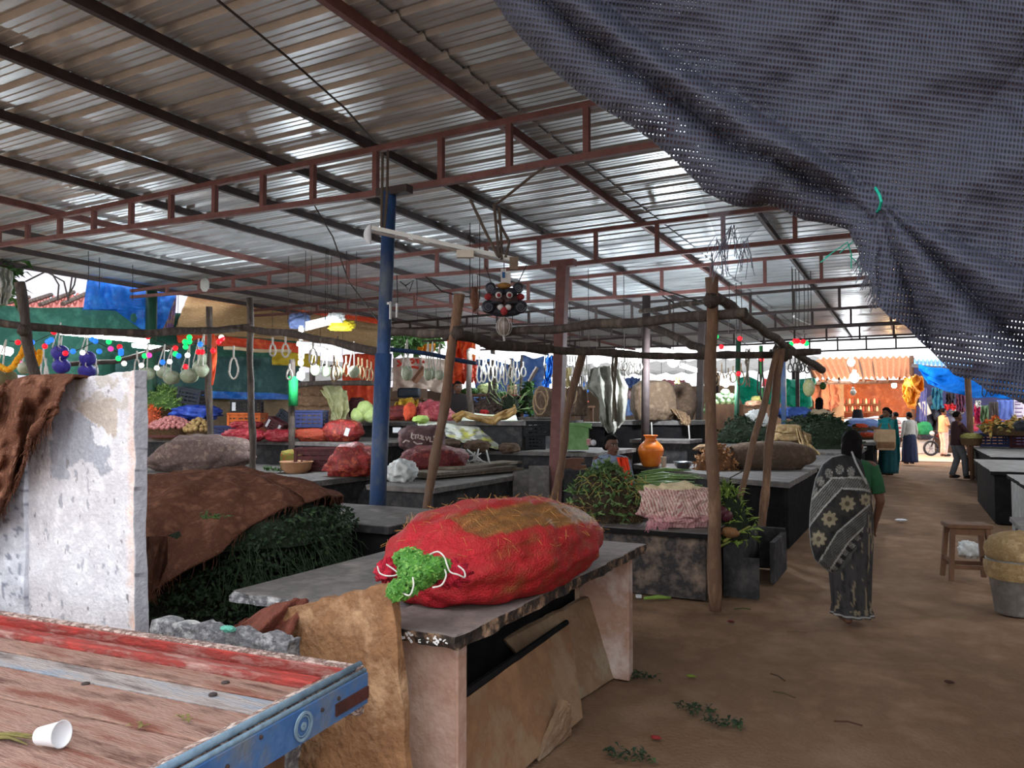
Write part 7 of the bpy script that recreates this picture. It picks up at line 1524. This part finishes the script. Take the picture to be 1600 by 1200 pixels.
for (x,y,c_,lb) in [(1025,1152,(150,50,46),'dark red petal on the earth at the bottom'),(1142,971,(96,30,34),'small dark red scrap near the peeled post foot'),(1483,1065,(70,44,34),'brown scrap on the earth near the right edge'),(1080,1056,(120,140,50),'tiny yellow-green leaf on the bare earth'),(1160,952,(60,70,40),'thin green sprig right of the peeled post foot'),(1215,1058,(80,62,46),'short twig lying on the aisle earth'),(1225,1085,(96,80,56),'longer dry twig on the aisle earth'),(1325,1130,(80,56,42),'brown dry twig near the bottom of the aisle'),(1245,988,(110,90,66),'dry stem across the aisle in front of the woman')]:
    a=MB(); c=P(x,y,z=.008); dr=Vector((R(-1,1),R(-.4,.4),0)).normalized()
    if 'twig' in lb or 'stem' in lb or 'sprig' in lb: a.tube([c-dr*.07,c+Vector((0,.01,.006)),c+dr*.07],.005,5)
    else:
        a.ball(c,(.03,.02,.008),10,6,fn=lambda q,d:q*(1+.3*nz(d*3)))
    tag(a.build('twig' if 'twig' in lb or 'stem' in lb or 'sprig' in lb else 'scrap',M('lit_%d'%x,c_,bump=.1)),lb,'litter')
# ================================================================ PEOPLE
m_skin=M('skin',(255,255,255),(232,226,222),sc=12,rough=.6,bump=.1,bsc=80,vcol=True)
m_hair=M('black_hair',(14,12,12),(22,19,18),sc=20,rough=.8,spec=.08,bump=.4,bsc=60,st=(3,3,.6))
def capsule(mb,p,q,r0,r1,n=12):
    p,q=Vector(p),Vector(q); L_=(q-p).length
    if L_<1e-6: mb.ball(p,r0,n,8); return
    u=(q-p)/L_; rings=[]; 
    a=u.orthogonal().normalized(); b=u.cross(a)
    K=[(-1+.02,0)]; seq=[]
    for k in range(5): an=-math.pi/2*(1-k/5*.98)*.98; seq.append((p+u*(r0*math.sin(an)),r0*math.cos(an)))
    for k in range(6): t=k/5; seq.append((p.lerp(q,t),lerp(r0,r1,t)))
    for k in range(1,6): an=math.pi/2*(k/5)*.98; seq.append((q+u*(r1*math.sin(an)),r1*math.cos(an)))
    for c,r in seq: rings.append([c+(a*math.cos(2*math.pi*i/n)+b*math.sin(2*math.pi*i/n))*r for i in range(n)])
    mb.ring_loft(rings)
def remeshed(mb,vox,smooth=4):
    me=bpy.data.meshes.new('tmp'); me.from_pydata(mb.v,[],mb.f); o=bpy.data.objects.new('tmp',me); COL.objects.link(o)
    bm=bmesh.new(); bm.from_mesh(me); bmesh.ops.recalc_face_normals(bm,faces=bm.faces); bm.to_mesh(me); bm.free()
    r=o.modifiers.new('r','REMESH'); r.mode='VOXEL'; r.voxel_size=vox
    s=o.modifiers.new('s','SMOOTH'); s.iterations=smooth; s.factor=.5
    dg=bpy.context.evaluated_depsgraph_get(); ev=o.evaluated_get(dg).to_mesh()
    out=MB(); out.v=[Vector(v.co) for v in ev.vertices]; out.f=[tuple(p.vertices) for p in ev.polygons]; out.mi=[0]*len(out.f)
    bpy.data.objects.remove(o); bpy.data.meshes.remove(me); return out
SK=(112,76,58)
class Person:
    """local frame: x = the person's right-to-left axis seen from the front reversed, y = facing direction, z up"""
    def __init__(s,label,loc,H,face,skin=SK,vox=.011,name='person',cat='person'):
        s.k=H/1.6; s.rot=rotz(face); s.loc=Vector(loc); s.skin=skin; s.vox=vox
        s.t=thing(name,label,cat,loc)
    def W(s,p): return s.loc+s.rot@(Vector(p)*s.k)
    def body(s,J,hands=True,headturn=0,nod=0):
        mb=MB(); cap=lambda a,b,r0,r1:capsule(mb,a,b,r0,r1)
        pz=J.get('pelvis',(0,0,.86)); pz=Vector(pz); ch=Vector(J.get('chest',(0,0,1.2))); nk=Vector(J.get('neck',(0,.0,1.33))); hd=Vector(J.get('head',(0,.025,1.475)))
        for sx in(-1,1):
            cap(pz+Vector((sx*.055,0,0)),ch+Vector((sx*.06,0,-.10)),.115,.105); cap(ch+Vector((sx*.06,0,-.1)),ch+Vector((sx*.085,0,.06)),.11,.075)
            sh=ch+Vector((sx*.165,-.005,.10)); cap(nk+Vector((0,0,-.02)),sh,.05,.052)
            nm='R' if sx>0 else 'L'
            el=Vector(J.get('elbow'+nm,(sx*.215,-.02,1.03))); wr=Vector(J.get('wrist'+nm,(sx*.225,.05,.82)))
            cap(sh,el,.048,.037); cap(el,wr,.037,.025)
            hdv=Vector(J.get('hand'+nm,tuple(wr+(wr-el).normalized()*.08)))
            d=(hdv-wr).normalized(); side=d.cross(Vector((sx,0,0))); side=side.normalized() if side.length>.2 else Vector((0,1,0)); nrm=d.cross(side).normalized()
            m=wr+d*.045; 
            for q in(-.5,.5): cap(wr+side*q*.02,wr+d*.085+side*q*.045,.018,.015)
            if hands:
                for i,(o_,ln) in enumerate([(-.034,.062),(-.012,.074),(.011,.070),(.033,.054)]):
                    b0=wr+d*.085+side*o_; c_=(d*.85+nrm*(-sx)*.0+Vector((0,0,-.1))); b1=b0+d*ln*.55; b2=b1+(d*.7-nrm*sx*.55).normalized()*ln*.5; cap(b0,b1,.0095,.0085); cap(b1,b2,.0085,.007)
                cap(wr+d*.03+side*(-.03),wr+d*.075+side*(-.062),.012,.010); cap(wr+d*.075+side*(-.062),wr+d*.105+side*(-.058),.010,.008)
            hip=pz+Vector((sx*.085,0,-.03)); kn=Vector(J.get('knee'+nm,(sx*.09,.03,.46))); an=Vector(J.get('ankle'+nm,(sx*.085,-.01,.075)))
            cap(hip,kn,.085,.055); cap(kn,an,.055,.034); ft=Vector(J.get('toe'+nm,tuple(an+Vector((sx*.015,.14,-.045))))); cap(an+Vector((0,-.03,-.04)),ft,.032,.026)
        cap(nk+Vector((0,-.01,-.05)),hd+Vector((0,-.012,-.07)),.05,.046)
        hr=rotz(headturn)@rotx(nod); h=lambda x,y,z:hd+hr@Vector((x,y,z))
        mb.ball(h(0,-.012,.03),(.074,.092,.088),20,14,rot=hr); mb.ball(h(0,.018,-.035),(.058,.068,.078),18,12,rot=hr); mb.ball(h(0,.05,-.085),(.032,.03,.024),12,8,rot=hr)
        cap(h(0,.078,.012),h(0,.098,-.028),.011,.015); mb.ball(h(0,.083,-.062),(.024,.012,.010),10,6,rot=hr)
        for sx in(-1,1):
            mb.ball(h(sx*.076,-.005,-.008),(.012,.02,.033),10,8,rot=hr); mb.ball(h(sx*.030,.070,.030),(.022,.012,.008),8,6,rot=hr); mb.ball(h(sx*.038,.052,-.03),(.026,.026,.022),8,6,rot=hr)
        o=remeshed(mb,s.vox/s.k); cols=[]
        for v in o.v:
            q=hr.transposed()@(v-hd); c=s.skin
            if q.y>.055 and abs(abs(q.x)-.030)<.014 and abs(q.z-.012)<.008: c=(150,140,134) if abs(abs(q.x)-.030)>.008 else (24,18,16)
            elif q.y>.05 and abs(abs(q.x)-.032)<.024 and abs(q.z-.033)<.006: c=(32,24,22)
            elif q.y>.065 and abs(q.x)<.024 and abs(q.z+.062)<.010: c=tuple(x*.72 for x in s.skin)
            cols.append(lin(c))
        o.v=[s.W(v) for v in o.v]; o.c=cols; s.hd=hd; s.hr=hr
        return o.build('body',m_skin,s.t,smooth=True)
    def hair(s,kind='short'):
        mb=MB(); h=lambda x,y,z:s.hd+s.hr@Vector((x,y,z))
        def cut(q,d):
            q=Vector((d.x*.083,d.y*.103,d.z*.100))
            if d.y>.25 and d.z<.45: q*=.80
            if d.z<-.45: q*=.84
            return q*(1+.03*nz(d*9))
        mb.ball(h(0,-.016,.036),1,24,16,rot=s.hr,fn=cut)
        if kind=='bun': mb.ball(h(0,-.112,-.005),(.052,.045,.052),16,10,rot=s.hr)
        if kind=='long':
            mb.ring_loft([[h(x*w,-.075+y*.045,z) for x,y in [(math.cos(t/14*6.283),math.sin(t/14*6.283)) for t in range(14)]] for z,w in [(.05,.06),(-.02,.082),(-.09,.08),(-.15,.066),(-.22,.045),(-.32,.02)]])
        if kind=='braid':
            mb.ball(h(0,-.095,-.04),(.05,.04,.06),14,10,rot=s.hr)
            for j in range(6): mb.ball(h(.006*(-1)**j,-.115+.004*j,-.09-.05*j),(.03-.002*j,.025,.034),10,7)
        mb.v=[s.W(v) for v in mb.v]; return mb.build('hair',m_hair,s.t,smooth=True)
    def loft(s,name,rings,mat,n=36,pleat=0,pk=14,colf=None,cap=True,sub=5):
        """rings: (z,cx,cy,rx,ry)"""
        out=[]; cs=[]
        for i in range(len(rings)-1):
            for j in range(sub if i<len(rings)-2 else sub+1):
                t=j/sub; z,cx,cy,rx,ry=[lerp(a,b,t) for a,b in zip(rings[i],rings[i+1])]; f=(i+t)/(len(rings)-1); ring=[]
                for k in range(n):
                    a=2*math.pi*k/n; w=1+pleat*f*math.sin(a*pk+3*nz((f*2,a,1)))+.03*nz((math.cos(a)*2,math.sin(a)*2,z*4)); ring.append(Vector((cx+rx*w*math.cos(a),cy+ry*w*math.sin(a),z)))
                    if colf: cs.append(lin(colf(k/n,f)))
                out.append(ring)
        mb=MB(); mb.ring_loft(out,cap); mb.v=[s.W(v) for v in mb.v]
        if colf: mb.c=cs
        return mb.build(name,mat,s.t,smooth=True)
    def tube(s,name,pts,r,mat,n=14,colf=None):
        mb=MB(); fin=[];rr=[]
        for i in range(len(pts)-1):
            for j in range(5 if i<len(pts)-2 else 6):
                t=j/5; fin.append(Vector(pts[i]).lerp(Vector(pts[i+1]),t)); rr.append(lerp(r[i],r[i+1],t)*(1+.05*nz((i*3+t*4,r[0]*50,2))))
        mb.tube(fin,rr,n); mb.v=[s.W(v) for v in mb.v]; return mb.build(name,mat,s.t,smooth=True)
    def patch(s,name,fn,nu,nv,mat,thick=.01,colf=None):
        mb=MB(); mb.grid(fn,nu,nv)
        if colf: mb.c=[lin(colf(i%(nu+1)/nu,i//(nu+1)/nv)) for i in range(len(mb.v))]
        mb.v=[s.W(v) for v in mb.v]; o=mb.build(name,mat,s.t,smooth=True); o.modifiers.new('thick','SOLIDIFY').thickness=thick; return o
m_vc=M('printed_cloth',(255,255,255),(236,232,228),sc=20,rough=.85,bump=.3,bsc=90,vcol=True)
FA=math.atan2(fx.y,fx.x)-math.pi/2   # facing straight away from the viewer
def cloth(n,c): return M('cloth_'+n,c,tuple(v*.8 for v in c),sc=8,rough=.85,bump=.3,bsc=60)
# ---- woman walking away along the aisle
f0=P(1332,972,z=0); W1=Person('woman in a dark sari with white bands and flowers walking away down the aisle',f0,1.52,FA-.12,vox=.008,skin=(104,70,54))
W1.body({'chest':(0,.0,1.2),'head':(.03,.03,1.475),'elbowR':(.235,-.02,1.02),'wristR':(.225,.07,.84),'elbowL':(-.235,-.05,1.03),'wristL':(-.15,.14,.97),'ankleL':(-.055,-.05,.075),'ankleR':(.05,.12,.075),'toeL':(-.07,.09,.03),'toeR':(.06,.26,.03)},headturn=-.35)
W1.hair('long')
W1.loft('blouse',[(1.365,.0,-.005,.075,.07),(1.345,.0,-.005,.15,.085),(1.315,.0,-.005,.20,.098),(1.22,.0,0,.19,.12),(1.08,0,0,.165,.115),(1.0,0,0,.155,.112)],cloth('green_blouse',(36,86,52)))
W1.tube('sleeve',[(.165,-.005,1.30),(.205,-.012,1.17),(.222,-.015,1.08)],[.066,.060,.056],cloth('green_blouse',(36,86,52)))
W1.tube('sleeve',[(-.165,-.005,1.30),(-.205,-.03,1.17),(-.222,-.04,1.08)],[.066,.060,.056],cloth('sari_dark',(48,48,50)))
def skc(u,f):
    c=(58,56,56); n=fbm((math.cos(u*6.28)*2.5,math.sin(u*6.28)*2.5,f*5),1.4)
    if n>.22: c=(124,112,92)
    if fbm((math.cos(u*6.28)*3,math.sin(u*6.28)*3+4,f*7),1.5)>.34: c=(40,40,42)
    if .955<f<.985: c=(150,150,148)
    return c
W1.loft('sari_skirt',[(1.05,0,0,.16,.12),(.92,-.01,0,.185,.15),(.7,-.02,0,.19,.165),(.4,-.01,0,.165,.16),(.15,0,.02,.15,.16),(.055,.01,.03,.165,.175)],m_vc,n=90,pleat=.07,pk=11,colf=skc,sub=14)
OUT=[(1337,709),(1318,709),(1300,713),(1285,724),(1274,747),(1268,775),(1265,800),(1264,825),(1266,852),(1272,874),(1285,887),(1302,897),(1320,901),(1333,890),(1344,872),(1353,850),(1359,825),(1362,800),(1363,775),(1360,752),(1354,733),(1346,716)]
CX,CY=1316,806
def sdl(x,y,pl): return segd(x,y,pl)
UA=[(1255,800),(1266.6,782),(1300,747),(1338,746),(1362,750)]; LA=[(1255,838),(1266,820),(1287,793),(1315,763),(1350,765),(1368,770)]; UB=[(1278,880),(1285.5,869),(1308,832),(1359,788),(1370,780)]; LB=[(1296,892),(1302,883),(1326,847),(1360,814),(1370,806)]
def yat(x,pl):
    for (a,b),(c,d) in zip(pl[:-1],pl[1:]):
        if a<=x<=c: return b+(d-b)*(x-a)/(c-a)
    return pl[0][1] if x<pl[0][0] else pl[-1][1]
def flower(x,y,cx,cy,r):
    dx,dy=x-cx,y-cy; q=math.hypot(dx,dy); an=math.atan2(dy,dx); return q<r*(.86+.14*math.cos(an*8)),q
def pal(x,y):
    c=(40,40,42)
    ua,la,ub,lb=yat(x,UA),yat(x,LA),yat(x,UB),yat(x,LB)
    if y<ua:
        for (bx_,by_) in [(1271,766),(1282,752),(1295,740),(1312,734),(1330,737)]:
            q=math.hypot((x-bx_)*1.0,(y-by_)*.8)
            if q<6: c=(150,148,142) if int(q*1.1)%2==0 else (84,82,80)
    elif y<la: 
        c=(120,120,116) if math.sin((x*.8+y*.6)*1.9)>.1 else (62,62,62)
    elif y<ub:
        for (cx,cy,r) in [(1324,787,13),(1296,811,13),(1279,842,13),(1353,781,10)]:
            i,q=flower(x,y,cx,cy,r)
            if i: c=(150,140,116) if q>r*.3 else (86,78,64)
            elif q<r*1.5: c=(54,52,50)
    elif y<lb:
        c=(104,104,102) if math.sin((x*.62+y*.78)*1.9)>.1 else (58,58,58)
    else:
        t=((x-1300)*.6-(y-890)*.8)
        if y-lb<17 and 3<y-lb and math.sin(t*.42)>-.2: c=(98,98,96) if nz((x*.4,y*.4,3))>-.1 else (140,138,134)
        elif y-lb>19: c=(92,96,96)
    for pl in (UA,LA,UB,LB):
        if segd(x,y,pl)<1.3: c=(170,170,165)
    return c
mb=MB(); NR,NT=70,220; mb.c=[]
dW=(f0-CAM).dot(FW)
for i in range(NR+1):
    r=i/NR
    for j in range(NT):
        t=j/NT; k=t*len(OUT); i0=int(k)%len(OUT); i1=(i0+1)%len(OUT); fr=k-int(k); ox,oy=lerp(OUT[i0][0],OUT[i1][0],fr),lerp(OUT[i0][1],OUT[i1][1],fr)
        x,y=lerp(CX,ox,r),lerp(CY,oy,r)
        bul=.27*max(0,1-r**2.4)**.5-.02; 
        bul+=.012*math.sin((x*.25-y*.22))*(1-r*.3)+.012*nz((x*.05,y*.05,2))
        if y<740: bul+=.05*(740-y)/28*0
        mb.v.append(P(x,y,d=dW+.03-bul)); mb.c.append(lin(pal(x,y) if r<.975 else (150,150,146)))
for i in range(NR):
    for j in range(NT): mb.f.append((i*NT+j,i*NT+(j+1)%NT,(i+1)*NT+(j+1)%NT,(i+1)*NT+j))
mb.mi=[0]*len(mb.f); o=mb.build('sari_drape',m_vc,W1.t,smooth=True); o.modifiers.new('thick','SOLIDIFY').thickness=.008
a=MB(); a.tube([P(1331,706,d=dW-.02),P(1337,722,d=dW-.14),P(1346,740,d=dW-.16),P(1354,756,d=dW-.12)],.008,6); a.build('sari_border',M('border_white',(170,170,166),(140,140,136)),W1.t)
# ---- seated seller
sl=P(955,760,d=8.7); sl.z=0
B=Person('seated woman seller in a grey-blue wrap with a bright orange scarf behind the herbs',sl,1.56,FA+math.pi+.12,vox=.009,skin=(104,72,58))
dz=-.14
B.body({'pelvis':(0,-.03,.62),'chest':(0,0,1.20+dz),'neck':(0,.01,1.33+dz),'head':(.0,.035,1.47+dz),'kneeL':(-.13,.40,.60),'kneeR':(.13,.40,.60),'ankleL':(-.1,.36,.09),'ankleR':(.1,.36,.09),'elbowL':(-.22,.02,.93),'elbowR':(.22,.02,.93),'wristL':(-.12,.24,.86),'wristR':(.12,.24,.86)},headturn=.38)
B.hair('bun')
def wrapc(u,f):
    return (52,54,66) if fbm((math.cos(u*6.28)*3,math.sin(u*6.28)*3,f*5),1.6)>.36 else (128,142,166)
B.loft('shawl',[(1.375+dz,0,.0,.068,.065),(1.352+dz,0,-.005,.15,.09),(1.31+dz,0,-.005,.215,.115),(1.18+dz,0,.0,.25,.15),(1.0+dz,0,.02,.275,.19),(.82+dz,0,.03,.29,.23),(.62+dz,0,.05,.29,.26)],m_vc,n=70,pleat=.035,pk=9,colf=wrapc,sub=10)
B.loft('skirt',[(.66,0,.0,.2,.18),(.62,0,.22,.22,.26),(.35,0,.33,.22,.16),(.06,0,.35,.22,.17)],cloth('seller_skirt',(84,92,120)),pleat=.05)
def scarf(u,v):
    x=lerp(.035,.115,u)+.03*v*(u-.3)+.05*v; z=lerp(1.345+dz,.86+dz,v); y=.115+.115*math.sin(min(1,v*1.6)*1.57)+.05*v+.02*math.sin(u*7+v*3); return Vector((-x,y,z))
B.patch('orange_scarf',scarf,12,30,cloth('orange_scarf',(248,72,36)),.014)
def scarf2(u,v):
    x=lerp(.085,.16,u)+.05*v; z=lerp(1.34+dz,.80+dz,v); y=.115+.115*math.sin(min(1,v*1.6)*1.57)+.07*v+.02*math.sin(u*7+v*5+1); return Vector((-x,y,z))
B.patch('orange_scarf',scarf2,10,30,cloth('orange_scarf',(248,72,36)),.014)
p=sl-Vector((0,-.05,0)); a=MB(); a.box(Vector((sl.x,sl.y+.05,.24)),(.42,.40,.48),rotz(YAW)); tag(a.build('box_seat',m_wood),'wooden box the seller sits on behind the herb table','box')
# ---- smaller figures further down
def standing(label,feet,ytop,d,face,shirt,lower,skin=SK,hair='short',arms=None,skirt=False,z=None,headturn=0,sleeve=.5,nod=0,stripe=None,pants=None,name='person'):
    loc=P(*feet,d=d); 
    if z is not None: loc.z=z
    else: loc.z=max(0,loc.z) if loc.z<.4 else loc.z
    top=P(feet[0],ytop,d=d).z; H=top-loc.z; p=Person(label,loc,H,face,skin=skin,vox=.013)
    J=dict(arms or {}); p.body(J,headturn=headturn,nod=nod); p.hair(hair)
    sm=cloth(*shirt) if not stripe else m_vc
    p.loft('shirt',[(1.37,0,-.005,.066,.063),(1.35,0,-.005,.14,.085),(1.315,0,-.005,.20,.098),(1.22,0,0,.195,.125),(1.05,0,0,.18,.125),(.9,0,0,.185,.135),(.80,0,0,.19,.14)],sm,pleat=.03,colf=stripe)
    for nm,sx in(('R',1),('L',-1)):
        el=Vector(J.get('elbow'+nm,(sx*.215,-.02,1.03))); sh=Vector((sx*.165,-.005,1.30)); wr=Vector(J.get('wrist'+nm,(sx*.225,.05,.82)))
        pts=[sh,sh.lerp(el,.6),el]; rr=[.064,.056,.052]
        if sleeve>.9: pts+= [wr]; rr+=[.04]
        p.tube('sleeve',pts,rr,sm if not stripe else cloth(*shirt))
    if skirt: p.loft('skirt',[(.95,0,0,.165,.125),(.85,0,0,.195,.155),(.5,0,0,.215,.19),(.06,0,.01,.235,.21)],cloth(*lower),pleat=.07,pk=10)
    else:
        for sx,nm in((1,'R'),(-1,'L')):
            kn=Vector(J.get('knee'+nm,(sx*.09,.03,.46))); an=Vector(J.get('ankle'+nm,(sx*.085,-.01,.075)))
            p.tube('trouser_leg',[(sx*.08,0,.88),(sx*.085,0,.80),tuple(kn),tuple(an)],[.098,.105,.075,.062],cloth(*lower))
            a=MB(); 
            t_=Vector(J.get('toe'+nm,tuple(an+Vector((sx*.015,.14,-.045))))); a.ball((an+t_)/2+Vector((0,0,-.0)),(.045,.13,.045),12,8); a.v=[p.W(v+Vector((0,0,0))) for v in a.v]
            for v in a.v: v.z=max(v.z,loc.z+.002)
            a.build('shoe',cloth('dark_shoe',(40,36,36)),p.t,smooth=True)
    return p
LEFT=FA+math.pi/2; RIGHT=FA-math.pi/2; TOW=FA+math.pi
# woman in teal, in profile, reaching to the stall
armL={'elbowR':(.2,.10,1.03),'wristR':(.13,.33,1.08),'elbowL':(-.2,.10,1.03),'wristL':(-.13,.33,1.10)}
T1=standing('woman in a teal sari in profile, reaching to the tomato stall',(1388,744),637,20.9,LEFT+.15,('teal_blouse',(44,140,140)),('teal_dark',(34,92,100)),hair='bun',arms=armL,skirt=True,nod=-.25)
T1.patch('sari_end',lambda u,v:Vector((lerp(-.19,.2,u),-.13-.05*math.sin(v*3)-.02*math.sin(u*12),lerp(1.33,.10,v))),16,24,cloth('teal_sari',(36,150,156)),.012)
T1.patch('sari_drape',lambda u,v:Vector((lerp(-.2,.2,u),.10+.05*math.sin(u*3.1)+.015*math.sin(v*20),lerp(1.33,1.02,v))),16,14,cloth('teal_sari',(36,150,156)),.012)
c,w,h=bx(1368,671,1397,703,20.3); hb=thing('shopping_bag','beige shopping bag hanging from the arm of the woman in teal','bag',c); rt=rotz(YAW*.6)
a=MB(); a.ring_loft([[c+rt@Vector((sx*w/2*k,sy*.12,zz)) for sx,sy in((-1,-1),(1,-1),(1,1),(-1,1))] for zz,k in ((0,.8),(h*.1,.95),(h*.6,1.0),(h,.96))]); a.build('bag_body',M('beige_bag',(206,176,140),(176,140,106),sc=5,bump=.2),hb)
a=MB(); a.box(c+rt@Vector((0,-.125,h*.25)),(w*.86,.01,h*.3),rt); a.build('brown_band',M('bag_brown',(150,110,80),(120,86,60)),hb)
for s_ in(-.3,.3): a=MB(); a.tube([c+rt@Vector((s_*w,-.1,h)),c+rt@Vector((s_*w*.6,-.05,h+.16)),c+rt@Vector((s_*w,.1,h))],.012,6); a.build('handle',M('bag_brown',(150,110,80)),hb)
standing('woman in a pale grey shirt and navy skirt seen from behind',(1422,727),644,25.7,FA+.1,('pale_grey_shirt',(206,206,200)),('navy_skirt',(44,54,84)),hair='bun',skirt=True,sleeve=1)
standing('person in a red and white striped shirt partly behind the woman in teal',(1401,724),644,26.5,FA+.5,('striped_base',(222,206,196)),('dark_lower',(52,54,66)),hair='short',stripe=lambda u,f:(186,48,48) if math.sin(f*44)>.1 else (236,226,220))
standing('man in a peach shirt and pale trousers in front of the motorbike',(1475,714),638,30.3,RIGHT,('peach_shirt',(236,176,136)),('pale_trousers',(236,206,196)),hair='short',sleeve=.6,arms={'elbowR':(.2,.06,1.04),'wristR':(.16,.24,1.0),'elbowL':(-.2,.06,1.04),'wristL':(-.16,.24,1.0)})
standing('man in a dark maroon shirt and grey jeans reaching across the basket',(1497,748),643,19.8,RIGHT-.1,('dark_maroon',(66,38,42)),('grey_jeans',(108,108,112)),hair='short',sleeve=1,arms={'elbowR':(.2,.18,1.06),'wristR':(.12,.40,.98),'elbowL':(-.2,.18,1.08),'wristL':(-.12,.42,1.0),'ankleR':(.09,.14,.075),'ankleL':(-.09,-.10,.075),'kneeR':(.09,.12,.46)})
def bust(label,x,ytop,d,face,shirt,low,hair='short',H=1.55,**k):
    top=P(x,ytop,d=d); z=top.z-H
    return standing(label,(x,0),ytop,d,face,shirt,low,hair=hair,z=max(0,z),**k)
bust('woman in beige with black hair seen from behind above the greens heap',1270,622,22.2,FA-.5,('beige_dress',(206,184,150)),('beige_dress',(206,184,150)),'long',H=2.1,skirt=True)
v=bust('woman in a dark veil facing right inside the far stalls',1329,640,26.5,RIGHT,('dark_veil',(44,42,48)),('dark_veil',(44,42,48)),'long',H=1.8,skirt=True)
v.patch('veil',lambda u,w:Vector((.10*math.cos(lerp(.6,5.7,u)+1.57)*(1+.9*w),-.012+.12*math.sin(lerp(.6,5.7,u)+1.57)*(1+.5*w),lerp(1.60,1.25,w))),20,12,cloth('dark_veil',(44,42,48)),.01)
bust('person with grey hair in pale blue between the stalls, far back',1366,648,28,RIGHT,('pale_blue_shirt',(176,196,220)),('dark_lower',(52,54,66)),H=1.75,skin=(120,86,70))
bust('person in a white shirt behind the woman in teal',1379,646,28.5,FA,('white_shirt',(236,236,236)),('dark_lower',(52,54,66)),H=1.75)
bust('man in a dark shirt seated behind the onion net near the leaning pole',717,597,16.2,TOW+.2,('dark_shirt',(52,44,44)),('dark_lower',(52,54,66)),H=1.75)
s_=bust('woman in black with a pink scarf behind the dark root heap',800,600,17.6,TOW-.3,('black_dress',(34,32,38)),('black_dress',(34,32,38)),'bun',H=1.75,skirt=True,skin=(206,160,130))
s_.patch('pink_scarf',lambda u,v:Vector((lerp(-.11,.11,u)*(1-.1*v),.085+.06*math.sin(min(1,v*2)*1.57)+.01*math.sin(u*9),lerp(1.36,1.06,v))),14,12,cloth('pink_scarf',(240,70,106)),.016)
s_.patch('head_scarf',lambda u,w:Vector((.095*math.cos(lerp(.7,5.58,u)+1.57)*(1+.3*w),-.012+.115*math.sin(lerp(.7,5.58,u)+1.57)*(1+.2*w),lerp(1.575,1.33,w))),22,12,cloth('peach_scarf',(240,190,170)),.014)
# cords that carry the cloths hung under the roof
for o in list(COL.objects):
    if o.type!='MESH' or o.parent or o.name.split('.')[0] not in ('saffron_cloth','banner','cloth_sheet','hanging_cloth','yellow_cloth','tarpaulin','grey_sheet','cloth_curtain','cloth_border','white_board','silver_wrap','yellow_plastic','blue_grey_bundle','bamboo_strip','rope_knot','unlit_tube'): continue
    vs_=[o.location+v.co for v in o.data.vertices]; zt=max(v.z for v in vs_)
    c=sum(vs_,Vector())/len(vs_)
    if not(-13.2<c.x<2.2 and 2.5<c.y<28 and zt<4.0 and zt>1.9): continue
    tops=[v for v in vs_ if v.z>zt-.25]; 
    for sgn in (-1,1):
        v=max(tops,key=lambda q:sgn*q.dot(RT)); a=MB(); a.tube([v,Vector((v.x,v.y,4.2))],.006,4); WL[o.name]=Vector(o.location); a.build('hanging_cord',m_twine,o)
# ================================================================ LIGHT
w=bpy.data.worlds.new('world'); S.world=w; w.use_nodes=True
bg=w.node_tree.nodes['Background']; bg.inputs['Color'].default_value=(.93,.96,1,1); bg.inputs['Strength'].default_value=1.0
vs=S.view_settings; vs.view_transform='Standard'; vs.look='None'; vs.gamma=1; vs.exposure=1.5; vs.use_curve_mapping=False
S.display_settings.display_device='sRGB'
